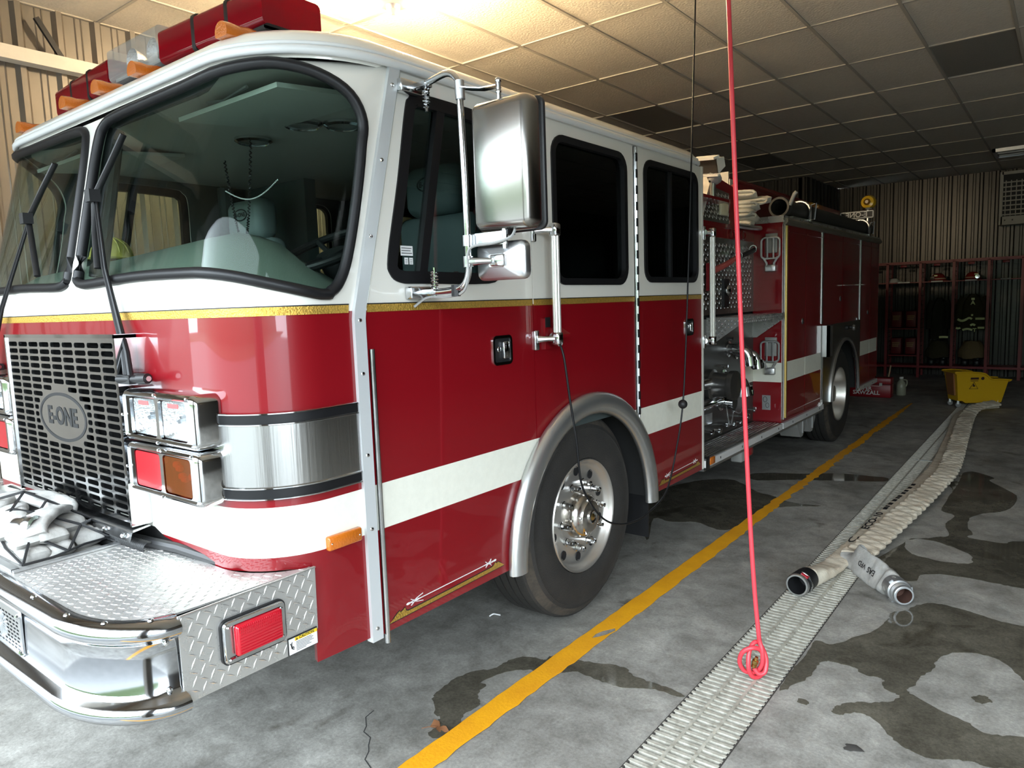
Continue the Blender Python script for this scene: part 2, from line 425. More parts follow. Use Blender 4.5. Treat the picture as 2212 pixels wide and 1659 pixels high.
# painted floor line (worn edges)
def yl_mat():
    m = mat('yellow_floor_paint', (0.92, 0.43, 0.012), 0.5, var=0.30, vscale=5, col2=(0.78, 0.33, 0.012), bump=0.15, bscale=80); return m
rnd = random.Random(3)
def worn(y):        # half width left / right of the painted line at y
    w = 0.058
    wear = max(0.0, min(1.0, (y-4.4)/1.2))*0.03
    return w-rnd.random()*0.006-rnd.random()*wear*0.7, w-rnd.random()*0.012-rnd.random()*wear
lp, rp = [], []; y = -0.4
while y < 11.5:
    a_, c_ = worn(y); xc = -1.758+0.002*y
    if 10.2 < y: a_ *= 0.9-0.5*(y-10.2); c_ *= 0.9-0.5*(y-10.2)
    lp.append((xc-max(a_, 0.01), y)); rp.append((xc+max(c_, 0.01), y)); y += 0.035+rnd.random()*0.05
hole_ = [(-1.755, 2.80), (-1.735, 2.83), (-1.715, 2.87), (-1.70, 2.93), (-1.716, 2.955), (-1.735, 2.92), (-1.748, 2.90), (-1.762, 2.85)]
panel(MB(), lp+rp[::-1], [hole_], lambda u, v, d: (u, v, 0.0042-d*0.6), 0.002).build('painted_line', yl_mat(), floor, ang=0)

PUDS = {
 'line': [(-1.84, 1.78), (-1.8, 1.82), (-1.81, 1.9), (-1.84, 1.97), (-1.83, 2.02), (-1.84, 2.07), (-1.87, 2.09), (-1.9, 2.14), (-1.91, 2.19), (-1.94, 2.19), (-1.93, 2.26), (-1.9, 2.33), (-1.85, 2.38), (-1.81, 2.4), (-1.79, 2.39), (-1.75, 2.42), (-1.68, 2.47), (-1.64, 2.5), (-1.55, 2.49), (-1.48, 2.49), (-1.41, 2.5), (-1.35, 2.54), (-1.28, 2.56), (-1.21, 2.56), (-1.18, 2.58), (-1.23, 2.6), (-1.29, 2.6), (-1.36, 2.6), (-1.43, 2.61), (-1.48, 2.64), (-1.54, 2.64), (-1.62, 2.61), (-1.69, 2.59), (-1.79, 2.56), (-1.82, 2.55), (-1.82, 2.51), (-1.84, 2.5), (-1.91, 2.48), (-1.95, 2.43), (-1.96, 2.36), (-1.97, 2.3), (-2.02, 2.25), (-2.05, 2.17), (-2.05, 2.08), (-2.04, 2.01), (-2.02, 1.98), (-1.94, 1.91), (-1.9, 1.9), (-1.9, 1.88), (-1.87, 1.86), (-1.87, 1.81)],
 'big': [(-0.56, 4.04), (-0.51, 4.11), (-0.44, 4.12), (-0.33, 4.1), (-0.22, 4.06), (-0.11, 4.05), (0.3, 4.02), (0.3, 3.4), (-0.02, 3.42), (-0.09, 3.48), (-0.15, 3.58), (-0.22, 3.63), (-0.31, 3.61), (-0.38, 3.53), (-0.4, 3.44), (-0.4, 3.37), (-0.43, 3.28), (-0.44, 3.19), (-0.46, 3.13), (-0.43, 3.1), (-0.34, 3.04), (-0.25, 3.01), (-0.2, 2.97), (-0.13, 2.98), (-0.07, 3.01), (0.3, 3.09), (0.3, 2.76), (-0.06, 2.78), (-0.15, 2.75), (-0.2, 2.75), (-0.25, 2.73), (-0.33, 2.69), (-0.4, 2.71), (-0.45, 2.75), (-0.5, 2.81), (-0.55, 2.85), (-0.6, 2.84), (-0.64, 2.79), (-0.67, 2.81), (-0.66, 2.85), (-0.63, 2.9), (-0.59, 2.93), (-0.56, 2.95), (-0.51, 2.99), (-0.48, 3.04), (-0.48, 3.07), (-0.52, 3.08), (-0.55, 3.12), (-0.55, 3.16), (-0.58, 3.17), (-0.63, 3.16), (-0.67, 3.2), (-0.73, 3.2), (-0.78, 3.2), (-0.8, 3.17), (-0.81, 3.11), (-0.81, 3.04), (-0.82, 2.98), (-0.85, 2.9), (-0.86, 2.86), (-0.885, 2.84), (-0.885, 2.98), (-0.885, 3.06), (-0.875, 3.2), (-0.88, 3.36), (-0.82, 3.36), (-0.77, 3.42), (-0.74, 3.5), (-0.69, 3.59), (-0.66, 3.72), (-0.65, 3.81), (-0.65, 3.88), (-0.6, 3.94)],
 'mid': [(-0.88, 4.63), (-0.85, 4.73), (-0.79, 5.02), (-0.76, 5.15), (-0.69, 5.2), (-0.63, 5.27), (-0.57, 5.35), (-0.62, 5.57), (-0.61, 5.71), (-0.6, 5.86), (-0.69, 5.95), (-0.69, 6.26), (-0.69, 6.6), (-0.74, 6.82), (-0.68, 6.99), (-0.7, 7.18), (-0.63, 7.36), (-0.46, 7.21), (-0.48, 7.07), (-0.36, 6.86), (-0.26, 6.57), (-0.31, 6.17), (-0.43, 6.01), (-0.5, 5.83), (-0.49, 5.61), (-0.45, 5.46), (-0.47, 5.37), (-0.39, 5.35), (-0.27, 5.35), (-0.17, 5.45), (0.4, 5.63), (0.4, 4.58), (-0.14, 4.58), (-0.22, 4.58), (-0.33, 4.59), (-0.41, 4.59), (-0.53, 4.57), (-0.61, 4.5), (-0.62, 4.4), (-0.67, 4.37), (-0.76, 4.52), (-0.84, 4.57)],
 'truck': [(-2.19, 4.22), (-2.37, 4.68), (-2.23, 4.67), (-2.08, 4.76), (-1.95, 4.7), (-1.84, 4.69), (-1.77, 4.83), (-1.78, 4.92), (-1.77, 5.09), (-1.76, 5.35), (-1.65, 5.47), (-1.44, 5.62), (-1.58, 5.60), (-1.73, 5.63), (-1.84, 5.72), (-1.99, 5.78), (-2.28, 6.05), (-2.51, 5.92), (-2.66, 5.57), (-2.71, 5.05)],
 'strip': [(-1.19, 6.77), (-1.2, 6.63), (-1.45, 6.5), (-1.65, 6.41), (-1.83, 6.33), (-2.01, 6.2), (-2.14, 6.15), (-2.24, 6.27), (-2.16, 6.43), (-1.83, 6.58), (-1.59, 6.73), (-1.32, 6.77)],
 'drip': [(-0.245, 3.20), (-0.22, 3.18), (-0.19, 3.20), (-0.18, 3.225), (-0.205, 3.245), (-0.235, 3.23)],
 'blot': [(-0.80, 2.80), (-0.775, 2.785), (-0.755, 2.80), (-0.77, 2.825), (-0.79, 2.825)],
}
MID_HOLE = [(-0.78, 5.06), (-0.74, 5.16), (-0.66, 5.18), (-0.55, 5.13), (-0.43, 5.03), (-0.4, 4.92), (-0.41, 4.84), (-0.52, 4.8), (-0.65, 4.82), (-0.73, 4.87)]
def ragged(p, a=0.006, seed=1):
    r = random.Random(seed); return [(x+r.uniform(-a, a), y+r.uniform(-a, a)) for x, y in [tuple(q) for q in smooth(p, 4)]]
PLAB = {'line': 'thin dark puddle running under the yellow line to the drain', 'big': 'large branching puddle at the lower right beside the drain grate',
        'mid': 'puddle with a dry island right of the long pale hose', 'truck': 'dark puddle beneath the truck behind its front wheel',
        'strip': 'narrow puddle strip crossing the line beside the running board', 'drip': 'small wet spot inside the right dry patch', 'blot': 'small wet blot below the big puddle'}
for i, (k, p) in enumerate(PUDS.items()):
    panel(MB(), ragged(p, 0.005, i), [ragged(MID_HOLE, 0.006, 9)] if k == 'mid' else [], lambda u, v, d: (u, v, 0.0022-d), 0.0018).build(
        'puddle', conc_wet, ang=0, label=PLAB[k], cat='puddle', group='puddles on the concrete floor')

# hairline crack in the slab
cr = [(-2.16, 1.78), (-2.15, 1.73), (-2.10, 1.69), (-2.08, 1.66), (-2.03, 1.65), (-2.00, 1.615), (-1.97, 1.59), (-1.945, 1.55), (-1.89, 1.53), (-1.86, 1.49)]
MB().tube([(x, y, 0.0005) for x, y in cr], 0.0025, 4, flat=(1.0, 0.35), up=(0, 0, 1)).build('floor_crack', mat('crack_dark', (0.03, 0.03, 0.03), 0.9), floor, ang=0)

# ------------------------------------------------------------------ corrugated metal walls, sheet by sheet
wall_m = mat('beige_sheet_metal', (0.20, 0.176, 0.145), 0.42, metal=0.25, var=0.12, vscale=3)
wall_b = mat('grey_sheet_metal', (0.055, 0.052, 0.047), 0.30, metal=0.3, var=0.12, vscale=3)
RIB = 0.24
def sheet(n=4, h=ZC):
    """one ribbed sheet: t along the wall, d out of the wall"""
    prof = []
    for i in range(n):
        o = i*RIB
        prof += [(o, 0), (o+0.050, 0), (o+0.056, 0.005), (o+0.062, 0), (o+0.090, 0), (o+0.096, 0.005), (o+0.102, 0), (o+0.150, 0), (o+0.172, 0.032), (o+0.205, 0.032), (o+0.226, 0)]
    prof.append((n*RIB-0.002, 0))
    v = [(t, d, z) for t, d in prof for z in (0, h)]
    f = [(2*i, 2*i+2, 2*i+3, 2*i+1) for i in range(len(prof)-1)]
    return v, f
sv, sf = sheet()
def add_wall(name, kind_box, org, tdir, ddir, length, m):
    w = MB().box(*kind_box).build(name, m, kind='structure', ang=0)
    n = int(length/(4*RIB))+1; me = None
    for i in range(n):
        k = min(4, int(round((length-i*4*RIB)/RIB)))
        if k <= 0: break
        v, f = sheet(k)
        o = np.array(org)+np.array(tdir)*i*4*RIB
        c = o+np.array(tdir)*k*RIB/2+np.array((0, 0, ZC/2))
        if k == 4 and me is not None: place('metal_panel', me, c, w); continue
        mb = MB().add([o+np.array(tdir)*t+np.array(ddir)*d+np.array((0, 0, z)) for t, d, z in v], f)
        mm, cc = mb.mesh('metal_panel', m, 0, centre=c); place('metal_panel', mm, c, w)
        if k == 4: me = mm
    return w
add_wall('wall_left', (XL-0.15, XL-0.02, YF-0.2, YB+0.15, 0, ZC+0.3), (XL, YF, 0), (0, 1, 0), (1, 0, 0), YB-YF, wall_m)
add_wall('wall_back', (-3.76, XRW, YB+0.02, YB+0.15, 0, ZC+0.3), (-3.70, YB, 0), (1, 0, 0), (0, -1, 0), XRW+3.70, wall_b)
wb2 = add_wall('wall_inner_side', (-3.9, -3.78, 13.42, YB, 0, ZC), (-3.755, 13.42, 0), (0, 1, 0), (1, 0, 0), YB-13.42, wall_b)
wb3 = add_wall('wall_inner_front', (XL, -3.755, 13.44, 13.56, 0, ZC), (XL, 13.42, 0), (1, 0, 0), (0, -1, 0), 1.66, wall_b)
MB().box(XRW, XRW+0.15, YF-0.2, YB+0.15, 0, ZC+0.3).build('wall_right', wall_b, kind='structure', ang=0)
b = MB(); xs = [XL-0.15]
for x0, x1, h in BAYS:
    b.box(xs[-1], x0, YF-0.2, YF, 0, ZC+0.3); b.box(x0, x1, YF-0.2, YF, h, ZC+0.3); xs.append(x1)
b.box(xs[-1], XRW+0.15, YF-0.2, YF, 0, ZC+0.3); b.build('wall_front', wall_m, kind='structure', ang=0)

# beam and brace high on the left wall
MB().box(XL+0.03, XL+0.12, -0.2, 2.62, 3.25, 3.335).build('wall_beam', mat('white_beam', (0.74, 0.70, 0.62), 0.5, var=0.1, vscale=9), label='white horizontal beam high on the left sheet-metal wall', cat='beam')
MB().obox((XL+0.09, 2.055, 3.44), (0, 0.12, -0.20), (1, 0, 0), (0, 0.2, 0.12), 0.13, 0.012, 0.016).build('wall_brace', black, label='short black diagonal brace above the white wall beam', cat='brace')

# ------------------------------------------------------------------ suspended ceiling: grid bars and tiles
tile_m = mat('ceiling_tile', (0.76, 0.69, 0.58), 0.9, var=0.10, vscale=30, bump=0.5, bscale=55)
tile_dark = mat('ceiling_grille_tile', (0.27, 0.25, 0.21), 0.8, bump=0.5, bscale=90)
bar_m = mat('ceiling_bar', (0.46, 0.42, 0.35), 0.6)
ceil = MB().box(XL-0.1, XRW, YF, YB, ZC+0.12, ZC+0.3).build('ceiling', tile_m, kind='structure', ang=0)
TX, TY, X0T, Y0T = 0.624, 1.2, -5.42, -1.2
tme, _ = MB().box(-TX/2+0.008, TX/2-0.008, -TY/2+0.008, TY/2-0.008, 0, 0.02).mesh('ceiling_tile', tile_m, 0, centre=(0, 0, 0))
tme2, _ = MB().box(-TX/2+0.008, TX/2-0.008, -TY/2+0.008, TY/2-0.008, 0.004, 0.02).mesh('ceiling_tile_dark', tile_dark, 0, centre=(0, 0, 0))
DARK = {(7, 7), (2, 7), (2, 10), (8, 11)}
rt_ = random.Random(5)
for i in range(17):
    for j in range(14):
        me = tme2 if (i, j) in DARK else tme
        o = place('ceiling_tile', me, (X0T+(i+0.5)*TX, Y0T+(j+0.5)*TY, ZC+rt_.uniform(0.001, 0.007)), ceil)
        o.rotation_euler = (rt_.uniform(-0.004, 0.004), rt_.uniform(-0.006, 0.006), 0)
bym, _ = MB().box(-0.012, 0.012, YF, YB, 0, 0.016).mesh('grid_bar', bar_m, 0, centre=(0, (YF+YB)/2, 0))
for i in range(18): place('grid_bar', bym, (X0T+i*TX, (YF+YB)/2, ZC-0.006), ceil)
bxm, _ = MB().box(XL, XRW, -0.011, 0.011, 0, 0.016).mesh('grid_bar', bar_m, 0, centre=((XL+XRW)/2, 0, 0))
for j in range(15): place('grid_bar', bxm, ((XL+XRW)/2, Y0T+j*TY, ZC-0.005), ceil)

# ceiling lamp: two bare floodlamp bulbs on a round plate
lamp = thing('ceiling_lamp', (-3.42, 3.30, 3.65), label='twin-bulb ceiling lamp glowing above the truck cab', cat='lamp')
lm = mat('lamp_grey', (0.50, 0.50, 0.54), 0.4)
MB().lathe([(0.0, 0), (0.06, 0), (0.06, -0.10), (0.12, -0.125), (0.13, -0.14), (0.10, -0.155), (0.045, -0.162), (0.04, -0.19), (0.012, -0.215), (0, -0.215)], (-3.42, 3.30, 3.65), (0, 0, 1), 24).build('lamp_plate', lm, lamp)
bulb_m = mat('bulb_glow', (1, 1, 1), 0.4, emit=(1.0, 0.78, 0.50), estr=560.0)
for dx, dy in ((-0.12, -0.12), (0.115, 0.115)):
    c = np.array((-3.42+dx, 3.30+dy, 3.56)); d = np.array((dx, dy, -0.05)); d /= np.linalg.norm(d)
    MB().lathe([(0.0, -0.09), (0.022, -0.09), (0.024, -0.03), (0.05, 0.02), (0.056, 0.05), (0.045, 0.068), (0.0, 0.075)], c, d, 20).build('bulb', bulb_m, lamp)
    MB().cyl(c-d*0.17, c-d*0.06, 0.02, 10).build('socket_arm', lm, lamp)

# unlit fluorescent fitting far right
fl = thing('fluorescent_fixture', (-0.55, 13.4, ZC-0.01), label='unlit fluorescent fixture in the far ceiling above the vent', cat='light fixture')
MB().box(-1.02, -0.10, 13.08, 13.14, 3.60, 3.65).box(-1.02, -0.10, 13.72, 13.78, 3.60, 3.65).box(-1.02, -0.98, 13.08, 13.78, 3.60, 3.65).box(-0.14, -0.10, 13.08, 13.78, 3.60, 3.65).build('fixture_frame', alu, fl, 0)
MB().box(-0.98, -0.14, 13.14, 13.72, 3.62, 3.645).build('fixture_pan', tile_dark, fl, 0)
for yy in (13.3, 13.55): MB().cyl((-0.97, yy, 3.61), (-0.15, yy, 3.61), 0.014, 10).build('fluorescent_tube', white_plastic, fl)
# ------------------------------------------------------------------ the fire truck: cab
XS, XC, HX = -1.89, -3.13, 1.24
XFAR = XC-HX
TRUCK = thing('fire_truck', (XC, 5.2, 0), label='red and white fire engine parked along the yellow floor line', cat='fire truck')
def yf(z): return 1.18+(0.225*(z-1.66) if z > 1.66 else 0)
def rcn(z): return 0.25+(0.21*(z-1.62) if z > 1.62 else 0)
def cab(u, z, d=0.0):
    a = abs(u); s = 1 if u >= 0 else -1; r = rcn(z); y0 = yf(z)
    if a <= 1: x, y = a*(HX-r), y0+d
    elif a <= 2:
        t = (a-1)*PI/2; x, y = (HX-r)+(r-d)*math.sin(t), y0+r-(r-d)*math.cos(t)
    else: x, y = HX-d, y0+r+(a-2)
    return (XC+s*x, y, z)
def cab_u(x, y, z):
    r = rcn(z); y0 = yf(z); a = abs(x-XC); s = 1 if x >= XC else -1
    if a <= HX-r and y < y0+r*0.5: return s*a/(HX-r)
    if y < y0+r: return s*(1+math.atan2(a-(HX-r), y0+r-y)/(PI/2))
    return s*(2+y-y0-r)
def ux(x, z): return (x-XC)/(HX-rcn(z))
def seam_y(z): return 1.565 if z < 1.6 else 1.565+(z-1.6)/0.85*0.22
def useam(z): return 2+seam_y(z)-yf(z)-rcn(z)
ZG, ZW0, ZW1 = 1.612, 0.842, 1.005           # belt line and the white stripe
def band(u, z): return 0 if z > ZG else (2 if ZW0 < z < ZW1 else 1)
PAINT = [white, red, stripe_white, interior_dark, rubber]

WSP = [(-3.095, 1.20, 1.80), (-3.085, 1.2, 1.755), (-3.04, 1.2, 1.738), (-2.95, 1.2, 1.734), (-2.576, 1.2, 1.744), (-2.171, 1.2, 1.736), (-2.034, 1.225, 1.719),
       (-1.928, 1.313, 1.686), (-1.89, 1.437, 1.657), (-1.89, 1.49, 1.668), (-1.89, 1.53, 1.705), (-1.89, 1.568, 1.785), (-1.89, 1.614, 1.951), (-1.89, 1.652, 2.136),
       (-1.89, 1.668, 2.235), (-1.903, 1.629, 2.327), (-1.951, 1.541, 2.388), (-2.041, 1.45, 2.420), (-2.147, 1.384, 2.421), (-2.432, 1.35, 2.410), (-2.92, 1.347, 2.404), (-3.05, 1.34, 2.380), (-3.088, 1.32, 2.30), (-3.095, 1.28, 2.1)]
ws_r = [tuple(q) for q in smooth([(cab_u(*p), p[2]) for p in WSP], 4)]
ws_l = [(-a, b_) for a, b_ in ws_r]
zz = [0.47+i*0.11 for i in range(19)]; zz = [z for z in zz if z < 2.45]+[2.45]
outer = [(useam(z), z) for z in zz]+[(-useam(z), z) for z in zz[::-1]]
outer += [(-1.79, 0.47), (-1.79, 0.79), (-1.0, 0.79), (-0.92, 0.80), (-0.62, 0.835), (-0.55, 0.86), (0.55, 0.86), (0.62, 0.835), (0.92, 0.80), (1.0, 0.79), (1.79, 0.79), (1.79, 0.47)]
gridp = [(s*u, z) for s in (-1, 1) for u in [0.3, 0.6, 0.9, 1.0, 1.1, 1.2, 1.3, 1.4, 1.5, 1.6, 1.7, 1.8, 1.9, 2.0] for z in [0.5+0.075*i for i in range(26)]]
ln = [[(-2.3+0.1*i, z) for i in range(47)] for z in (ZG, ZW0, ZW1)]
b = MB(); panel(b, outer, [ws_r, ws_l], cab, 0.025, ln, gridp, band, 3)
b.build('cab_front_shell', PAINT, TRUCK, 40)

def surf_ring(out2, d_in, r, fn, name, m, parent, lift=0.004, flat=None):
    """rubber or metal bead swept along an outline lying on a surface"""
    P = [np.array(fn(u, v, -lift)) for u, v in out2]; N = len(P); c = sum(P)/N; Q = []
    for i in range(N):
        t = P[(i+1) % N]-P[i-1]; t /= np.linalg.norm(t)+1e-12
        n = np.array(fn(out2[i][0], out2[i][1], -0.02))-np.array(fn(out2[i][0], out2[i][1], 0.0)); n /= np.linalg.norm(n)
        s = np.cross(t, n)
        if i == 0: sg = 1 if s.dot(c-P[i]) > 0 else -1
        Q.append(P[i]+s*sg*d_in)
    return MB().tube(Q, r, 8, closed=True).build(name, m, parent, 60)
for o2, side in ((ws_r, 'r'), (ws_l, 'l')):
    w = panel(MB(), o2, [], lambda u, v, d: cab(u, v, 0.012+d), 0.005, (), gridp).build('windshield_pane', ws_glass, TRUCK, 40)
    surf_ring(o2, 0.012, 0.019, cab, 'windshield_gasket', blacksatin, w)

# ---- side panels (near side s=1, far side s=-1)
def side(s):
    x = XC+s*HX; return lambda y, z, d=0.0: (x-s*d, y, z)
ARC = (3.03, 0.471)
def arch(y0, y1, R=0.665, n=14):
    a0 = math.acos(max(-1, min(1, (y0-ARC[0])/R))); a1 = math.acos(max(-1, min(1, (y1-ARC[0])/R)))
    return [(ARC[0]+R*math.cos(a0+(a1-a0)*i/n), ARC[1]+R*math.sin(a0+(a1-a0)*i/n)) for i in range(n+1)]
W1 = [tuple(q) for q in smooth([(1.742, 1.735), (1.79, 1.705), (1.90, 1.702), (2.28, 1.702), (2.345, 1.735), (2.36, 1.80), (2.36, 2.05), (2.36, 2.30), (2.33, 2.358), (2.27, 2.377), (1.93, 2.380), (1.875, 2.357), (1.852, 2.31), (1.80, 2.06), (1.737, 1.80)], 4)]
W2 = rrect(2.762, 3.452, 1.702, 2.375, 0.085); W3 = rrect(3.655, 4.372, 1.715, 2.380, 0.075)
DOOR1 = [(1.625, 0.46), (2.368, 0.46)]+arch(2.368, 2.585)+[(2.585, 2.435), (1.842, 2.435), (1.625, 1.6)]
MIDP = arch(2.591, 3.533)+[(3.533, 2.435), (2.591, 2.435)]
DOOR2 = arch(3.58, 3.69)+[(3.69, 0.478), (4.435, 0.478), (4.435, 2.435), (3.58, 2.435)]
sln = [[(1.5, z), (4.6, z)] for z in (ZG, ZW0, ZW1)]
for s in (1, -1):
    fn = side(s)
    fr = panel(MB(), DOOR1, [W1], fn, 0.03, sln, (), band, 3).build('front_door', PAINT, TRUCK, 30)
    mp = panel(MB(), MIDP, [W2], fn, 0.03, sln, (), band, 3).build('cab_side_panel', PAINT, TRUCK, 30)
    rd = panel(MB(), DOOR2, [W3], fn, 0.03, sln, (), band, 3).build('rear_door', PAINT, TRUCK, 30)
    gm = side_glass
    for par, w, g in ((fr, W1, side_glass), (mp, W2, dark_glass), (rd, W3, dark_glass)):
        panel(MB(), w, [], lambda u, v, d: fn(u, v, 0.016+d), 0.004).build('window_glass', g if s == 1 else ws_glass, par, 0)
    # window surrounds: flat black frame on the doors, rubber bead on the fixed window
    panel(MB(), W1, [inset(W1, 0.045)], lambda u, v, d: fn(u, v, -0.006+d), 0.03).build('window_frame', blacksatin, fr, 30)
    for par, w in ((mp, W2), (rd, W3)): 
        panel(MB(), inset(w, -0.006), [inset(w, 0.026)], lambda u, v, d: fn(u, v, -0.008+d), 0.03).build('window_frame', blacksatin, par, 30)
    MB().prism([(2.020, 2.35), (2.062, 2.35), (1.925, 1.73), (1.885, 1.73)], lambda u, v, t: fn(u, v, -0.004+0.03*t)).build('window_divider', blacksatin, fr, 0)
    MB().box(*sorted((fn(0, 0, 0.0)[0], fn(0, 0, 0.02)[0])), 3.99, 4.015, 1.74, 2.36).build('window_divider', blacksatin, rd, 0)
    MB().box(*sorted((fn(0, 0, -0.002)[0], fn(0, 0, 0.04)[0])), 4.441, 4.465, 0.48, 2.44).build('cab_rear_pillar', white, TRUCK, 0)

# ---- gold belt stripe
def gold_front(u, z, d): return cab(u, z, -0.002+d)
b = MB(); panel(b, [(-2.12+0.0424*i, 1.606) for i in range(101)]+[(2.12-0.0424*i, 1.632) for i in range(101)], [], gold_front, 0.0015).build('gold_belt_stripe', gold, TRUCK, 60)
for y0, y1 in ((1.63, 2.583), (2.593, 3.531), (3.582, 4.433)):
    MB().box(XS-0.001, XS+0.002, y0, y1, 1.606, 1.632).build('gold_belt_stripe', gold, TRUCK, 0)
    MB().box(XS-0.001, XS+0.0022, y0, y1, 1.632, 1.636).build('belt_pinstripe', black, TRUCK, 0)
panel(MB(), [(-2.12+0.0424*i, 1.632) for i in range(101)]+[(2.12-0.0424*i, 1.636) for i in range(101)], [], gold_front, 0.0015).build('belt_pinstripe', black, TRUCK, 60)

# ---- A-post trim strip with screws, door hinges
zs = [0.455, 1.0, 1.585, 1.62, 2.0, 2.45]
for s in (1, -1):
    x = XC+s*HX
    lft = [(seam_y(z)-0.002, z) for z in zs]; rgt = [(seam_y(z)+0.046, z) for z in zs[::-1]]
    ap = MB().prism(lft+rgt, lambda u, v, t: (x+s*(0.014-0.03*t), u, v)).build('door_post_trim', post_alu, TRUCK, 20)
    if s == 1:
        for z in (0.50, 0.86, 1.12, 1.40, 1.58, 1.86, 2.12, 2.38):
            MB().lathe([(0.0, 0.004), (0.006, 0.003), (0.0075, 0)], (x+0.014, seam_y(z)+0.021, z), (1, 0, 0), 10).build('screw', chrome, ap)
    MB().cyl((x+s*0.012, 1.632, 0.43), (x+s*0.012, 1.632, 1.48), 0.0095, 10).build('door_hinge', chrome_worn, TRUCK)
    MB().box(x-0.004, x+0.004, 3.538, 3.576, 0.96, 2.435).build('door_hinge_leaf', chrome_worn, TRUCK, 0)
    MB().cyl((x+s*0.006, 3.557, 0.955), (x+s*0.006, 3.557, 2.43), 0.008, 10).build('door_hinge', chrome_worn, TRUCK)
    if s == 1:
        km, _ = MB().box(-0.002, 0.003, -0.008, 0.008, -0.022, 0.022).mesh('hinge_knuckle', black, 0, centre=(0, 0, 0))
        hl = bpy.data.objects['door_hinge'] if False else TRUCK
        for k in range(17): place('hinge_knuckle', km, (x+0.0135, 3.550, 1.00+k*0.086), TRUCK)

# ---- roof: drip rail, crown, rear wall, floor
def plan(off, z, rear=4.46, rr=0.12, zc=2.45):
    """outline of the cab in plan, shrunk by off"""
    pts = []; r0 = rcn(zc); y0 = yf(zc)+off; r = max(r0-off, 0.05); hx = HX-off; rr = max(rr-off, 0.03)
    for cx_, cy_, a0, rad in ((hx-r, y0+r, -90, r), (hx-rr, rear-off-rr, 0, rr), (-hx+rr, rear-off-rr, 90, rr), (-hx+r, y0+r, 180, r)):
        for k in range(13):
            a = math.radians(a0+90*k/12); pts.append((XC+cx_+rad*math.cos(a), cy_+rad*math.sin(a), z))
    return pts
rings = [plan(0.004, 2.43), plan(0.0, 2.455), plan(0.004, 2.485), plan(0.022, 2.512), plan(0.055, 2.533), plan(0.11, 2.552), plan(0.20, 2.568), plan(0.34, 2.575)]
b = MB(); n = len(rings[0])
b.add([p for r in rings for p in r], [(i*n+j, i*n+(j+1) % n, (i+1)*n+(j+1) % n, (i+1)*n+j) for i in range(len(rings)-1) for j in range(n)]+[tuple(range((len(rings)-1)*n, len(rings)*n))])
b.build('cab_roof', white, TRUCK, 50)
path = plan(-0.012, 2.452)
b = MB().tube(path, 0.014, 8, closed=True, flat=(0.9, 1.1), up=(0, 0, 1)).tube(plan(-0.006, 2.474), 0.008, 6, closed=True)
b.build('drip_rail', mat('drip_rail_white', (0.74, 0.75, 0.75), 0.35), TRUCK, 60)
MB().box(XFAR, XS, 4.452, 4.47, 1.61, 2.44, 0).box(XFAR, XS, 4.452, 4.47, 0.48, 1.61, 1).build('cab_rear_wall', [white, red], TRUCK, 0)
MB().box(XFAR+0.03, XS-0.03, 1.46, 4.45, 1.00, 1.06).build('cab_floor', interior_dark, TRUCK, 0)
MB().box(XFAR+0.05, XS-0.05, 1.9, 2.28, 0.5, 1.0).box(XFAR+0.3, XS-0.3, 1.25, 1.9, 0.45, 1.0).box(XFAR+0.05, XS-0.05, 3.8, 4.44, 0.46, 1.0).box(XFAR+0.45, XS-0.45, 1.9, 6.0, 0.55, 1.0).build('chassis', dark, TRUCK, 0)
# wheel housing
b = MB(); ar = [(ARC[0]+0.66*math.cos(a), ARC[1]+0.66*math.sin(a)) for a in [PI*i/16 for i in range(17)]]
b.add([(x, y, z) for y, z in ar for x in (XS-0.02, XS-0.60)], [(2*i, 2*i+1, 2*i+3, 2*i+2) for i in range(16)])
b.add([(XS-0.60, y, z) for y, z in ar]+[(XS-0.6, 3.69, 0.3), (XS-0.6, 2.37, 0.3)], [tuple(range(19))]); b.build('wheel_housing', dark, TRUCK, 40)
b = MB()
b.add([(2*XC-x, y, z) for y, z in ar for x in (XS-0.02, XS-0.60)], [(2*i, 2*i+1, 2*i+3, 2*i+2) for i in range(16)]); b.build('wheel_housing', dark, TRUCK, 40)
# fender flares
for s in (1, -1):
    x = XC+s*HX; Pf = []
    for i in range(33):
        a = PI*i/32; Pf.append((x+s*0.022, ARC[0]-0.638*math.cos(a), ARC[1]+0.638*math.sin(a)))
    Pf = [(x+s*0.022, Pf[0][1], 0.44)]+Pf+[(x+s*0.022, Pf[-1][1], 0.455)]
    MB().tube(Pf, 1.0, 12, flat=(0.056, 0.034), up=(s, 0, 0)).build('fender_flare', mat('flare_aluminium', (0.62, 0.62, 0.61), 0.30, metal=0.9), TRUCK, 50)
    MB().box(*sorted((x-s*0.30, x-s*0.02)), 3.70, 3.708, 0.22, 0.55).build('mud_flap', rubber, TRUCK, 0)

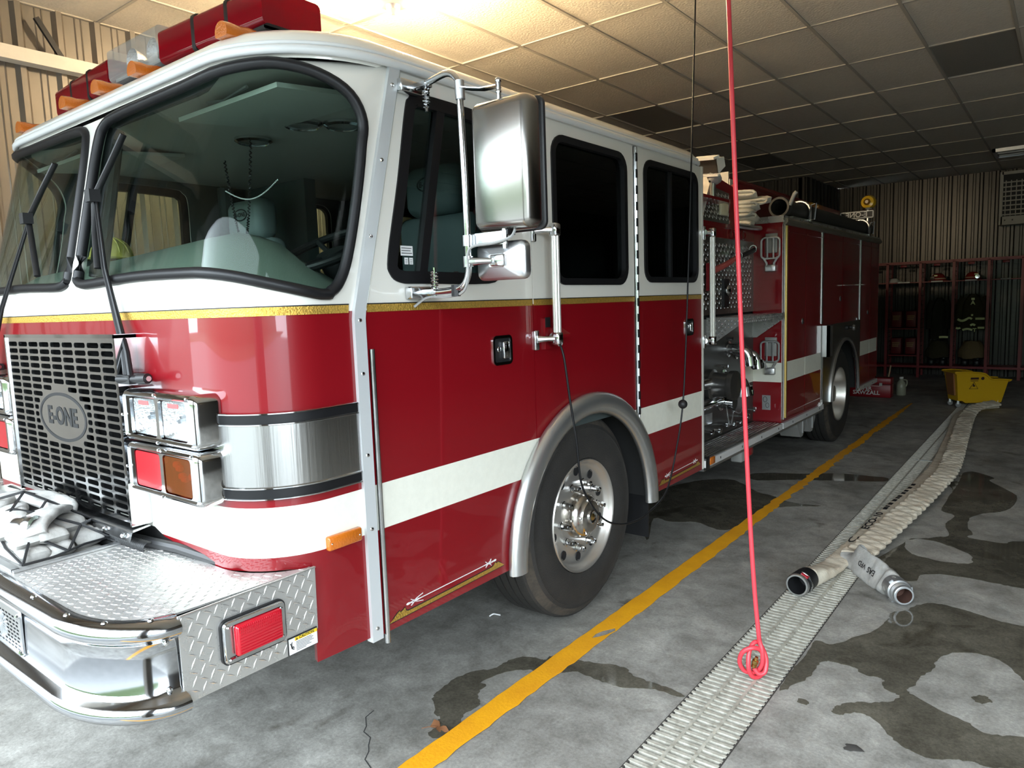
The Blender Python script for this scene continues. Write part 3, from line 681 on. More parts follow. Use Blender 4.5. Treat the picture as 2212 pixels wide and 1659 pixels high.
# ---- stainless corner panels with black trim
for s in (1, -1):
    def rect(u0, u1, z0, z1, n=24): return [(s*(u0+(u1-u0)*i/n), z0) for i in range(n+1)]+[(s*(u1-(u1-u0)*i/n), z1) for i in range(n+1)]
    ua = ux(-2.215, 1.1); ub = 2.128
    g2 = [(s*u, z) for u in [1.0+0.05*i for i in range(22)] for z in (1.08, 1.12, 1.16, 1.2, 1.24, 1.27)]
    cp = panel(MB(), rect(ua, ub, 1.037, 1.302), [rect(ua+0.035, ub, 1.068, 1.272)], lambda u, v, d: cab(u, v, -0.010+d), 0.012, (), g2).build('corner_panel_trim', blacksatin, TRUCK, 40)
    panel(MB(), rect(ua+0.03, ub, 1.066, 1.274), [], lambda u, v, d: cab(u, v, -0.006+d), 0.006, (), g2).build('stainless_panel', steel_brushed, cp, 40)
    for z in (1.0345, 1.3045, 1.069, 1.271):
        MB().tube([cab(s*(ua+(ub-ua)*i/30), z, -0.010) for i in range(31)], 0.0035, 6).build('bright_bead', chrome, cp)
    MB().tube([cab(s*(ua-0.002), 1.0345+0.27*i/4, -0.010) for i in range(5)], 0.0035, 6).build('bright_bead', chrome, cp)

# ---- amber side marker, roof clearance lamps
sm = MB().rbox((XS+0.008, 1.470, 0.858), (0.012, 0.070, 0.024), 0.008).build('side_marker_lamp', amber, TRUCK)
for yy in (1.412, 1.528): MB().lathe([(0.0, 0.003), (0.004, 0)], (XS+0.019, yy, 0.858), (1, 0, 0), 8).build('screw', chrome, sm)
for x in (-4.03, -3.45, -3.13, -2.81, -2.23):
    c = (x, 1.405+(0.022 if abs(x-XC) > 0.5 else 0), 2.520)
    b = MB()
    prof = [(0.034, -0.055), (0.036, -0.03), (0.033, 0.0), (0.026, 0.04), (0.014, 0.075), (0.0, 0.088)]
    for (r0, d0), (r1, d1) in zip(prof[:-1], prof[1:]): pass
    vv = []
    for r, d in [(0.0, -0.056)]+prof:
        for k in range(16):
            a = 2*PI*k/16; vv.append((x+r*1.05*math.cos(a), c[1]+d, c[2]+0.012+0.30*max(d, 0)+max(-0.016, r*1.0*math.sin(a))))
    f = [(i*16+k, i*16+(k+1) % 16, (i+1)*16+(k+1) % 16, (i+1)*16+k) for i in range(len(prof)) for k in range(16)]
    b.add(vv, f); b.build('clearance_lamp', amber, TRUCK, 50)

# ---- light bar
lb = empty('light_bar', (XC, 1.66, 2.62), TRUCK); LZ = 0.024
lbm = mat('lightbar_red', (0.36, 0.004, 0.012), 0.12, coat=0.8); lbl = lens('lightbar_lens', (0.40, 0.006, 0.018), 0.08)
def barpt(t): return 1.50+0.05*abs(t)**1.2      # front face, swept back a little at the ends
def bar_seg(x0, x1, z0, z1, dep, name, m, r=0.012):
    y0, y1 = barpt((x0-XC)/0.98), barpt((x1-XC)/0.98); b = MB()
    pts = []
    for x, y in ((x0, y0), (x1, y1)):
        for a, c in rrect(0, dep, z0+LZ, z1+LZ, 0.02, 3): pts.append((x, y+a, c))
    n = len(pts)//2
    b.add(pts, [(i, (i+1) % n, n+(i+1) % n, n+i) for i in range(n)]+[tuple(range(n)), tuple(range(n, 2*n))])
    return b.build(name, m, lb, 40)
ends = [-4.02, -3.80, -3.59, -3.355]
for x0, x1 in zip(ends[:-1], ends[1:]): bar_seg(x0+0.006, x1-0.006, 2.588, 2.715, 0.25, 'red_dome', lbl)
ends = [-2.905, -2.66, -2.45, -2.24]
for x0, x1 in zip(ends[:-1], ends[1:]): bar_seg(x0+0.006, x1-0.006, 2.588, 2.715, 0.25, 'red_dome', lbl)
for x in (-3.80, -3.59, -2.66, -2.45): bar_seg(x-0.011, x+0.011, 2.582, 2.722, 0.255, 'dome_clamp', black)
bar_seg(-4.02, -2.24, 2.560, 2.590, 0.25, 'bar_base', black)
for x in (-3.92, -3.70, -3.47, -2.78, -2.55, -2.34):
    MB().lathe([(0.0, 0.02), (0.03, 0.012), (0.042, -0.02), (0.045, -0.03)], (x, barpt((x-XC)/0.98)+0.10, 2.66+LZ), (0, -1, 0.2), 14).build('rotator', mat('rotator_red', (0.8, 0.05, 0.06), 0.25), lb)
bar_seg(-3.345, -2.915, 2.606, 2.745, 0.30, 'clear_dome', dome_clear)
MB().box(-3.33, -2.93, 1.66, 1.78, 2.635, 2.75).box(-3.33, -2.93, 1.53, 1.78, 2.632, 2.648).build('dome_inner_tray', mat('dome_grey', (0.5, 0.5, 0.5), 0.4), lb, 0)
for x in (-3.22, -3.04):
    MB().lathe([(0.006, -0.05), (0.03, -0.03), (0.05, 0.02), (0.052, 0.025)], (x, 1.58, 2.705), (0, -1, 0), 18).build('flood_reflector', mirror_m, lb)
for x in (-3.86, -2.40): MB().box(x-0.05, x+0.05, 1.55, 1.75, 2.54, 2.62).build('mounting_foot', alu, lb, 0)

# ---- wipers
for pts, piv in ((((-2.56, 1.12, 1.405), (-2.60, 1.135, 1.50), (-2.78, 1.17, 1.80), (-2.925, 1.225, 2.07)), (-2.56, 1.115, 1.405)), (((-3.98, 1.12, 1.405), (-3.95, 1.135, 1.47), (-3.80, 1.15, 1.68), (-3.585, 1.222, 2.05)), (-3.98, 1.115, 1.405))):
    w = empty('wiper', piv, TRUCK)
    for o in (0, 0.032):
        P = [(p[0]+o*(1-0.55*i/3), p[1], p[2]-o*0.2) for i, p in enumerate(pts)]
        MB().tube(P, [0.011, 0.010, 0.006, 0.005], 8).build('wiper_arm', blacksatin, w)
    tip = pts[-1]
    if tip[0] > -3.2: bl = [(-2.785, 1.288, 2.285), (-2.85, 1.262, 2.19), tip, (-2.90, 1.205, 1.93), (-2.86, 1.185, 1.80)]
    else: bl = [(-3.415, 1.286, 2.27), (-3.50, 1.262, 2.18), tip, (-3.52, 1.205, 1.93), (-3.44, 1.183, 1.80)]
    MB().tube(bl, 0.010, 8, flat=(0.8, 1.3), up=(0, 1, 0.2)).build('wiper_blade', rubber, w)
    MB().box(tip[0]-0.012, tip[0]+0.03, tip[1]-0.03, tip[1]+0.01, tip[2]-0.02, tip[2]+0.025).build('blade_yoke', black, w, 0)
    MB().cyl((piv[0]-0.02, 1.10, 1.405), (piv[0]+0.10, 1.12, 1.408), 0.012, 12).cyl((piv[0]+0.09, 1.12, 1.408), (piv[0]+0.13, 1.13, 1.410), 0.018, 12).box(piv[0]-0.03, piv[0]+0.06, 1.10, 1.17, 1.39, 1.42).build('pivot_bracket', black, w)
    MB().cyl((piv[0]+0.130, 1.13, 1.41), (piv[0]+0.138, 1.13, 1.41), 0.009, 12).build('pivot_nut', chrome, w)
# ------------------------------------------------------------------ grille, headlights, bumper
GRX, GZ0, GZ1, GY = 0.522, 0.885, 1.545, 1.112
gr = empty('grille', (XC, GY, 1.2), TRUCK)
NC, NR = 9, 22
mx0, mz0 = 0.012, 0.012
cw, ch = (2*GRX-2*mx0)/NC, (GZ1-GZ0-2*mz0)/NR
EA, EB = 0.225, 0.098; EZ = 1.232
b = MB(); b.slot = 0
def ell(a, c, n=48): return [(a*math.cos(2*PI*i/n), EZ+c*math.sin(2*PI*i/n)) for i in range(n)]
holes = []
for i in range(NC):
    for j in range(NR):
        x0 = -GRX+mx0+i*cw+0.008; x1 = x0+cw-0.016; z0 = GZ0+mz0+j*ch+0.0048; z1 = z0+ch-0.0096
        cs = [((x-0)/(EA+0.012))**2+((z-EZ)/(EB+0.012))**2 for x in (x0, x1) for z in (z0, z1)]
        if min(cs) < 1.0:
            # shorten the slot where the oval badge cuts it
            if max(cs) < 1.0: continue
            zz_ = max(abs(z0-EZ), abs(z1-EZ)) if abs((z0+z1)/2-EZ) < EB else 9
            zn = min(abs(z0-EZ), abs(z1-EZ)) if (z0-EZ)*(z1-EZ) > 0 else 0
            t = 1-(zn/(EB+0.012))**2
            xe = (EA+0.012)*math.sqrt(max(t, 0))
            if x1 > 0 and x0 > -xe and x1 > xe: x0 = max(x0, xe)
            elif x0 < 0 and x1 < xe and x0 < -xe: x1 = min(x1, -xe)
            else: continue
            if x1-x0 < 0.018: continue
        holes.append(rrect(x0, x1, z0, z1, min(0.0095, (z1-z0)/2-1e-4, (x1-x0)/2-1e-4), 3))
outerg = [(-GRX, GZ0), (GRX, GZ0), (GRX, GZ1), (-GRX, GZ1)]
b2 = MB(); panel(b2, outerg, holes, lambda u, v, d: (XC+u, GY+d, v), 0.012)
b2.build('grille_plate', mat('grille_chrome', (0.74, 0.75, 0.76), 0.14, metal=1.0), gr, 0)
b = MB(); b.box(XC-GRX-0.012, XC-GRX, GY-0.006, 1.19, GZ0-0.01, GZ1+0.012).box(XC+GRX, XC+GRX+0.012, GY-0.006, 1.19, GZ0-0.01, GZ1+0.012)
b.box(XC-GRX-0.012, XC+GRX+0.012, GY-0.006, 1.19, GZ1, GZ1+0.014); b.build('grille_surround', chrome, gr, 0)
MB().box(XC-GRX, XC+GRX, GY+0.045, GY+0.06, GZ0, GZ1).build('radiator_screen', mat('radiator_dark', (0.002, 0.002, 0.002), 0.9, spec=0.05), gr, 0)
e1, e2 = ell(EA, EB), ell(EA-0.014, EB-0.012)
bd = panel(MB(), e1, [e2], lambda u, v, d: (XC+u, GY-0.0015+d, v), 0.001).build('badge_ring', black, gr, 0)
tb = MB(); text_on(tb, 'E-ONE', 0.098, (XC, GY-0.0012, EZ), (1, 0, 0), (0, 0, 1), bold=0.0035); tb.build('badge_letters', black, gr, 0)
# lip under the grille
b = MB(); b.add([(XC-0.45, 1.16, 0.872), (XC+0.56, 1.16, 0.872), (XC+0.58, 1.085, 0.868), (XC-0.45, 1.085, 0.868), (XC-0.45, 1.075, 0.842), (XC+0.58, 1.075, 0.838)], [(0, 1, 2, 3), (3, 2, 5, 4)])
lip = b.build('grille_lip', chrome_worn, TRUCK, 20)
for k in range(7): MB().sphere((XC-0.40+k*0.155, 1.074, 0.854), 0.009, 8).build('rivet', chrome, lip)
bt = MB().tube([(XC-0.75, 1.13, 0.835), (XC-0.3, 1.13, 0.822), (XC+0.15, 1.12, 0.80), (XC+0.52, 1.14, 0.815), (XC+0.72, 1.175, 0.812), (XC+0.95, 1.20, 0.80)], 0.020, 10); bt.build('air_line', rubber, TRUCK)
bt = MB()
for k in range(40):
    t = k/39; x = XC+0.15+0.45*t; bt.lathe([(0.020, -0.004), (0.024, 0), (0.020, 0.004)], (x, 1.105+0.02*t, 0.812+0.006*math.sin(t*5)), (1, 0.04, 0), 10)
bt.build('ribbed_conduit', rubber, TRUCK, 60)
MB().box(XC-0.97, XC+0.97, 1.192, 1.25, 0.62, 0.88).build('front_crossmember', dark, TRUCK, 0)
MB().box(XC-0.80, XC-0.62, 1.08, 1.15, 0.80, 0.85).box(XC-0.7, XC-0.5, 1.06, 1.12, 0.80, 0.82).build('latch_bracket', alu, TRUCK, 0)

# ---- headlight clusters
hl_glass = clear_lens
def cluster(cx_, cz, hw, hh, kinds, s):
    h = empty('headlight_cluster', (cx_, 1.14, cz), TRUCK)
    o = rrect(-hw, hw, -hh, hh, 0.030, 6); lampw = 0.088
    cells = [rrect(c-lampw, c+lampw, -hh+0.024, hh-0.024, 0.014, 3) for c in (-0.098, 0.098)]
    # stepped chrome bezel
    lev = [(0.0, 1.185), (0.0, 1.115), (0.006, 1.100), (0.016, 1.094), (0.022, 1.100)]
    b = MB(); N = len(o)
    V = [(cx_+p[0], y, cz+p[1]) for d, y in lev for p in inset(o, d)]
    b.add(V, [(i*N+j, i*N+(j+1) % N, (i+1)*N+(j+1) % N, (i+1)*N+j) for i in range(len(lev)-1) for j in range(N)])
    panel(b, inset(o, 0.022), cells, lambda u, v, d: (cx_+u, 1.100+d, cz+v), 0.03); b.build('bezel', chrome, h, 50)
    for x, z in ((-hw+0.008, 0), (0, hh-0.010), (0, -hh+0.010), (hw-0.035, hh-0.012)):
        MB().sphere((cx_+x, 1.095, cz+z), 0.0065, 8).build('bezel_screw', chrome, h)
    for c, k in zip((-0.098, 0.098), kinds):
        cc = cx_+c; q = rrect(cc-lampw+0.004, cc+lampw-0.004, cz-hh+0.028, cz+hh-0.028, 0.012, 3)
        if k == 'head':
            b = MB(); N = len(q); c0 = np.array((cc, 1.165, cz))
            rings_ = []
            for t, y in ((1.0, 1.112), (0.92, 1.135), (0.65, 1.158), (0.30, 1.165)):
                rings_.append([(cc+(p[0]-cc)*t, y, cz+(p[1]-cz)*t) for p in q])
            b.add([p for r in rings_ for p in r], [(i*N+j, i*N+(j+1) % N, (i+1)*N+(j+1) % N, (i+1)*N+j) for i in range(3) for j in range(N)]+[tuple(range(3*N, 4*N))])
            b.build('lamp_reflector', mirror_m, h, 30)
            MB().lathe([(0.0, 0.03), (0.012, 0.025), (0.014, 0.0), (0.014, -0.02)], (cc, 1.145, cz), (0, -1, 0), 12).build('lamp_bulb_shield', mat('bulb_glass_grey', (0.35, 0.36, 0.38), 0.2, metal=0.8), h)
            MB().prism(q, lambda u, v, t: (u, 1.106+0.004*t, v)).build('lamp_lens', clear_lens, h, 20)
            MB().box(cc-0.034, cc+0.034, 1.1045, 1.1058, cz+hh-0.048, cz+hh-0.034).build('lamp_label', mat('label_pink', (0.75, 0.09, 0.09), 0.5), h, 0)
        elif k == 'red': MB().prism(q, lambda u, v, t: (u, 1.102+0.012*t, v)).build('warning_lens', red_plastic, h, 20)
        else:
            MB().prism(q, lambda u, v, t: (u, 1.104+0.004*t, v)).build('turn_signal_lens', lens('turn_lens', (0.55, 0.20, 0.06), 0.06, 0.15) if 'turn_lens' not in MATS else MATS['turn_lens'], h, 20)
            MB().prism(q, lambda u, v, t: (u, 1.140+0.005*t, v)).build('turn_signal_back', mat('turn_back', (0.10, 0.025, 0.012), 0.3), h, 20)
            for dx, dz in ((-0.03, 0.02), (-0.045, 0.03), (0.05, 0.0), (0.0, -0.012), (-0.015, -0.005)):
                MB().rbox((cc+dx, 1.125, cz+dz), (0.016, 0.010, 0.011), 0.008, 8).build('reflector_facet', mat('facet_yellow', (0.95, 0.42, 0.01), 0.3, emit=(1.0, 0.4, 0.0), estr=0.0), h)
    return h
for s in (1, -1):
    cx_ = XC+s*0.805; k1 = ('head', 'head'); k2 = ('red', 'amber') if s == 1 else ('amber', 'red')
    cluster(cx_, 1.285, 0.240, 0.088, k1, s)
    cluster(cx_, 1.105, 0.240, 0.088, k2, s)

# ---- extended front bumper
BT, BB = 0.797, 0.545
def bumper_path(off=0.0, n=14):
    """plan of the bumper front from the far side to the near side"""
    RX, RY = 0.31+off, 0.20+off; y0 = 0.705-off; hx = HX+off; y1 = 0.905
    pts = []
    for k in range(n+1):
        a = PI/2*k/n; pts.append((hx-RX+RX*math.cos(a), y0+RY-RY*math.sin(a)))
    right = [(XC+x, y) for x, y in pts]; left = [(XC-x, y) for x, y in pts[::-1]]
    e = [(XC+hx, y1)] if right[0][1] < y1-1e-3 else []
    e2 = [(XC-hx, y1)] if e else []
    return e+right+left+e2
prof = [(-0.045, BT+0.002), (-0.02, BT+0.004), (0.0, BT-0.004), (0.012, BT-0.020), (0.012, BT-0.036), (0.0, BT-0.050), (-0.012, BT-0.062), (-0.014, BT-0.10), (-0.012, BB+0.055), (-0.002, BB+0.040), (0.022, BB+0.034), (0.034, BB+0.022), (0.034, BB+0.004), (0.022, BB-0.010), (0.0, BB-0.014), (-0.02, BB-0.012)]
paths = [bumper_path(o) for o, z in prof]; N = len(paths[0])
b = MB(); b.add([(x, y, prof[i][1]) for i, p in enumerate(paths) for x, y in p], [(i*N+j, i*N+j+1, (i+1)*N+j+1, (i+1)*N+j) for i in range(len(prof)-1) for j in range(N-1)])
bump = b.build('bumper_face', mat('bumper_chrome', (0.42, 0.43, 0.45), 0.10, metal=1.0), TRUCK, 60)
# tread plate deck with the hose well cut in
pin = bumper_path(-0.035)
deck = [(x, y) for x, y in pin]
deck = [(XS-0.004, 1.35)]+[(min(max(x, XFAR+0.004), XS-0.004), y) for x, y in deck]+[(XFAR+0.004, 1.35)]
# inner edge follows the cab nose
nose = [(cab(u, 0.8, -0.004)[0], cab(u, 0.8, -0.004)[1]) for u in [-1.80+0.06*i for i in range(61)]]
well = [(-3.56, 0.78), (-2.705, 0.78), (-2.705, 1.10), (-3.56, 1.10)]
dk = MB(); panel(dk, deck+nose, [well], lambda u, v, d: (u, v, BT-d), 0.006); dko = dk.build('bumper_deck', tread, TRUCK, 0)
poly_d = inset(deck+nose, 0.012)
wl2 = [(-3.59, 0.75), (-2.675, 0.75), (-2.675, 1.13), (-3.59, 1.13)]
lg = lugs(MB(), lambda u, v, h: (u, v, BT+h), lambda u, v: inpoly(u, v, poly_d) and not inpoly(u, v, wl2), XC-1.24, XC+1.24, 0.70, 1.36, 0.0235, 0.0135, 0.0030, 0.0016, rot=20)
lg.build('tread_bars', tread, dko, 0, kind='stuff')
b = MB(); b.box(-3.56, -2.705, 0.78, 1.10, 0.66, 0.67).box(-2.712, -2.705, 0.78, 1.10, 0.66, BT+0.004).box(-3.56, -3.553, 0.78, 1.10, 0.66, BT+0.004).box(-3.56, -2.705, 0.78, 0.787, 0.66, BT+0.004).box(-3.56, -2.705, 1.093, 1.10, 0.66, BT+0.004)
b.build('hose_well', alu, TRUCK, 0)
b = MB()
for x0, x1, y0, y1 in ((-2.712, -2.688, 0.765, 1.115), (-3.577, -3.553, 0.765, 1.115), (-3.56, -2.705, 0.765, 0.787), (-3.56, -2.705, 1.093, 1.115)): b.box(x0, x1, y0, y1, BT+0.001, BT+0.008)
b.build('hose_well_rim', alu, TRUCK, 0)
for s in (1, -1):
    x = XC+s*HX; sidep = [(0.90, BB), (1.255, BB), (1.348, 0.592), (1.352, BT+0.002), (0.90, BT+0.002)]
    sp = MB().prism(sidep, lambda u, v, t: (x+s*(0.001-0.006*t), u, v)).build('bumper_side_plate', tread, TRUCK, 0)
    if s == 1:
        ins = inset(sidep, 0.010)
        lgt = rrect(1.005, 1.235, 0.600, 0.748, 0.01); lab = [(1.225, 0.54), (1.36, 0.54), (1.36, 0.61), (1.225, 0.60)]
        lugs(MB(), lambda u, v, h: (x+0.001+h, u, v), lambda u, v: inpoly(u, v, ins) and not inpoly(u, v, lgt) and not inpoly(u, v, lab), 0.905, 1.36, BB, BT, 0.0265, 0.0175, 0.0030, 0.0016, rot=62).build('tread_bars', tread, sp, 0, kind='stuff')
        MB().tube([(x+0.002, 0.905, BT), (x+0.002, 1.352, BT)], 0.003, 6).build('plate_edge', alu, sp)
        # red warning light
        wl = empty('warning_light', (x, 1.12, 0.673), TRUCK)
        o = rrect(1.016, 1.222, 0.610, 0.738, 0.018, 5); N2 = len(o)
        panel(MB(), inset(o, -0.004), [inset(o, 0.02)], lambda u, v, d: (x+0.012-d, u, v), 0.012).build('lamp_gasket', rubber, wl, 20)
        lev = [(0.0, 0.0), (0.0, 0.016), (0.004, 0.021), (0.014, 0.021), (0.018, 0.014)]
        b = MB(); b.add([(x+hh, p[0], p[1]) for d, hh in lev for p in inset(o, d)], [(i*N2+j, i*N2+(j+1) % N2, (i+1)*N2+(j+1) % N2, (i+1)*N2+j) for i in range(len(lev)-1) for j in range(N2)]); b.build('lamp_bezel', chrome, wl, 50)
        MB().prism(inset(o, 0.016), lambda u, v, t: (x+0.013-0.004*t, u, v)).build('lamp_plate', chrome_worn, wl, 0)
        o2 = rrect(1.048, 1.206, 0.626, 0.722, 0.012, 4)
        lm_ = mat('warning_red', (0.50, 0.006, 0.020), 0.12, coat=0.8)
        MB().rbox((x+0.020, 1.127, 0.674), (0.014, 0.079, 0.048), (0.012, 0.012, 0.012), 16).build('lamp_lens', lm_, wl)
        rb = MB()
        for k in range(9): rb.box(x+0.0335, x+0.0352, 1.058, 1.196, 0.634+k*0.009, 0.637+k*0.009)
        for k in range(22): rb.box(x+0.0335, x+0.0350, 1.060+k*0.0062, 1.0615+k*0.0062, 0.690, 0.716)
        rb.build('lens_ribs', lm_, wl, 0)
        for yy, zz2 in ((1.03, 0.625), (1.03, 0.722), (1.205, 0.63), (1.205, 0.718)): MB().sphere((x+0.022, yy, zz2), 0.005, 8).build('lamp_screw', chrome, wl)
        # caution label
        cl = empty('caution_label', (x, 1.288, 0.572), TRUCK)
        y0, y1, z0, z1 = 1.234, 1.340, 0.5475, 0.598
        MB().box(x+0.0005, x+0.0050, y0-0.002, y1+0.002, z0-0.002, z1+0.003).build('label_backing', black, cl, 0)
        MB().box(x+0.005, x+0.0062, y0, y1, z0, z1).build('label_plate', paper, cl, 0)
        MB().box(x+0.006, x+0.0067, y0+0.022, y1, z1-0.011, z1).build('label_header', label_yellow, cl, 0)
        tb = MB(); text_on(tb, '\u26a0CAUTION' if False else 'CAUTION', 0.0125, (x+0.0070, (y0+y1)/2+0.013, z1-0.0055), (0, 1, 0), (0, 0, 1), bold=0.0003)
        tb.add([(x+0.007, y0+0.025, z1-0.0095), (x+0.007, y0+0.033, z1-0.0095), (x+0.007, y0+0.029, z1-0.002)], [(0, 1, 2)])
        for k in range(7): tb.box(x+0.0064, x+0.0066, y0+0.026, y0+0.026+(0.058, 0.064, 0.060, 0.066, 0.050, 0.056, 0.036)[k], z1-0.0165-k*0.0046, z1-0.0150-k*0.0046)
        # falling-person pictogram
        def seg(p, q, w): 
            p, q = np.array(p), np.array(q); t = (q-p)/np.linalg.norm(q-p); nn = np.array((-t[1], t[0]))*w
            tb.add([(x+0.0066, y0+a, z0+c_) for a, c_ in (p+nn, p-nn, q-nn, q+nn)], [(0, 1, 2, 3)])
        seg((0.0085, 0.030), (0.0105, 0.018), 0.0024); seg((0.004, 0.036), (0.0085, 0.029), 0.0012); seg((0.0115, 0.040), (0.0095, 0.029), 0.0012)
        seg((0.0105, 0.018), (0.018, 0.014), 0.0014); seg((0.0105, 0.020), (0.0155, 0.024), 0.0014); seg((0.0155, 0.024), (0.0175, 0.018), 0.0013)
        tb.add([(x+0.0066, y0+0.0078+0.0018*math.cos(t*PI/4), z0+0.0350+0.0018*math.sin(t*PI/4)) for t in range(8)], [tuple(range(8))])
        tb.build('label_print', ink, cl, 0)
# bumper deck bolts and side bolts
bm_, _ = MB().lathe([(0.0, 0.006), (0.007, 0.0045), (0.009, 0.0)], (0, 0, 0), (0, 0, 1), 10).mesh('deck_bolt', chrome, 40, centre=(0, 0, 0))
bp2 = bumper_path(-0.022)
for j in (3, 8, 13, 19, 23, 29): place('deck_bolt', bm_, (bp2[min(j, len(bp2)-1)][0], bp2[min(j, len(bp2)-1)][1], BT+0.003), bump)
for k in (-2.4, -2.75, -3.1, -3.5): place('deck_bolt', bm_, (k, 0.725, BT+0.003), bump)
for zz2 in (0.735, 0.60): MB().lathe([(0.0, 0.006), (0.007, 0.0045), (0.009, 0.0)], (XS-0.012, 0.868, zz2), (1, -0.25, 0), 10).build('face_bolt', chrome, bump)
# siren speaker grille let into the bumper face
sg = empty('siren_grille', (-2.66, 0.716, 0.66), TRUCK)
hs = []
for i in range(11):
    for j in range(9):
        x0 = -0.150+i*0.0275+(0.006 if j % 2 else 0); z0 = -0.056+j*0.0125
        if (x0+0.01)**2+(z0+0.003)**2*1.2 < 0.046**2: continue
        hs.append([(x0, z0), (x0+0.019, z0), (x0+0.019, z0+0.006), (x0, z0+0.006)])
panel(MB(), rrect(-0.168, 0.168, -0.072, 0.072, 0.008, 3), hs, lambda u, v, d: (-2.66+u, 0.710+d, 0.660+v), 0.006).build('speaker_plate', chrome_worn, sg, 0)
MB().box(-2.82, -2.50, 0.7175, 0.719, 0.60, 0.72).build('speaker_cavity', black, sg, 0)
rb = MB()
for k in range(20):
    a = 2*PI*k/20; rb.obox((-2.66+0.027*math.cos(a), 0.709, 0.66+0.027*math.sin(a)), (math.cos(a), 0, math.sin(a)), (0, 1, 0), (-math.sin(a), 0, math.cos(a)), 0.014, 0.002, 0.0017)
rb.build('speaker_rosette', alu, sg, 0)
for x, z in ((-2.815, 0.718), (-2.505, 0.718), (-2.815, 0.602), (-2.505, 0.602)): MB().sphere((x, 0.709, z), 0.009, 8).build('speaker_bolt', chrome, sg)
MB().box(XFAR+0.25, XS-0.25, 0.80, 1.18, 0.56, 0.65).build('bumper_core', dark, TRUCK, 0)
# ------------------------------------------------------------------ wheels
def wheel(cx_, cyy, s, rear=False, name='front_wheel'):
    """s = +1: outer face towards +X; cx_ is the outer sidewall plane"""
    R = 0.525; cz = R; ax = (s, 0, 0); o = (cx_, cyy, cz)
    w = empty(name, (cx_, cyy, cz), TRUCK)
    W = 0.30
    tp = [(0.288, -0.03), (0.296, -0.012), (0.315, -0.004), (0.36, 0.0), (0.41, 0.0), (0.445, -0.006), (0.452, -0.004), (0.470, -0.012), (0.492, -0.030), (0.508, -0.040), (0.519, -0.048), (0.522, -0.058)]
    sl = [0]*7+[1, 1, 0, 0]
    d = -0.058
    for k in range(4):
        tp += [(0.5225, d-0.036), (0.510, d-0.037), (0.510, d-0.047), (0.523, d-0.048)]; sl += [0, 0, 0, 0]; d -= 0.048
    tp += [(0.5225, -W+0.05), (0.50, -W+0.03), (0.45, -W), (0.36, -W), (0.30, -W+0.02)]; sl += [0]*6
    MB().lathe(tp, o, ax, 72, slots=sl[:len(tp)-1]+[0]*5).build('tyre', [tyre_m, tyre_dirt], w, 28)
    if not rear:
        rp_ = [(0.286, -0.035), (0.292, -0.010), (0.288, -0.004), (0.280, -0.008), (0.272, -0.026), (0.262, -0.046), (0.250, -0.056), (0.205, -0.060), (0.190, -0.052), (0.130, -0.050), (0.120, -0.050)]
    else:
        rp_ = [(0.286, -0.035), (0.292, -0.010), (0.288, -0.004), (0.280, -0.008), (0.268, -0.05), (0.255, -0.13), (0.235, -0.17), (0.150, -0.178), (0.10, -0.178)]
    b = MB()
    n = 60; u = np.array((0, 1.0, 0)); v = np.array((0, 0, 1.0))
    b.lathe(rp_, o, ax, n); b.build('rim', rim_m, w, 40)
    hd = -0.060 if not rear else -0.178
    # hand holes
    for k in range(10):
        a = 2*PI*(k+0.5)/10; r = 0.226
        c = np.array(o)+np.array((s*(hd+0.0035), r*math.cos(a), r*math.sin(a)))
        MB().lathe([(0.0, 0.0), (0.021, 0.0), (0.023, 0.0015), (0.025, 0.0)], c, ax, 14).build('hand_hole', black, w, 40)
    nut, _ = MB().lathe([(0.021, 0), (0.021, 0.012), (0.0165, 0.014), (0.0165, 0.040), (0.015, 0.050), (0.011, 0.062), (0.0, 0.066)], (0, 0, 0), ax, 10).mesh('lug_nut', chrome, 30, centre=(0, 0, 0))
    for k in range(10):
        a = 2*PI*k/10+0.1; r = 0.1675 if not rear else 0.15
        place('lug_nut', nut, np.array(o)+np.array((s*(hd+0.009), r*math.cos(a), r*math.sin(a))), w)
    if not rear:
        MB().lathe([(0.122, -0.051), (0.118, -0.02), (0.112, 0.0), (0.098, 0.012), (0.088, 0.016), (0.080, 0.028), (0.060, 0.032), (0.0, 0.034)], o, ax, 36).build('hub', mat('hub_chrome', (0.66, 0.62, 0.57), 0.2, metal=1.0), w, 40)
        MB().lathe([(0.036, 0.030), (0.036, 0.040), (0.030, 0.043), (0.026, 0.040), (0.0, 0.040)], o, ax, 24).build('hub_cap', chrome_worn, w, 40)
        MB().lathe([(0.0, 0.046), (0.012, 0.044), (0.018, 0.040)], o, ax, 16).build('hub_plug', brass, w, 40)
        for k in range(5):
            a = 2*PI*k/5+0.5; MB().sphere(np.array(o)+np.array((s*0.022, 0.090*math.cos(a), 0.090*math.sin(a))), 0.008, 8).build('hub_bolt', chrome, w)
    else: MB().lathe([(0.10, -0.178), (0.098, -0.10), (0.085, -0.06), (0.05, -0.052), (0.0, -0.052)], o, ax, 28).build('hub', rim_m, w, 40)
    return w
wheel(XS-0.025, 3.03, 1); wheel(XFAR+0.025, 3.03, -1)
wheel(XS-0.04, 8.22, 1, True, 'rear_wheel'); wheel(XFAR+0.04, 8.22, -1, True, 'rear_wheel')
wheel(XS-0.40, 8.22, 1, True, 'inner_rear_wheel')

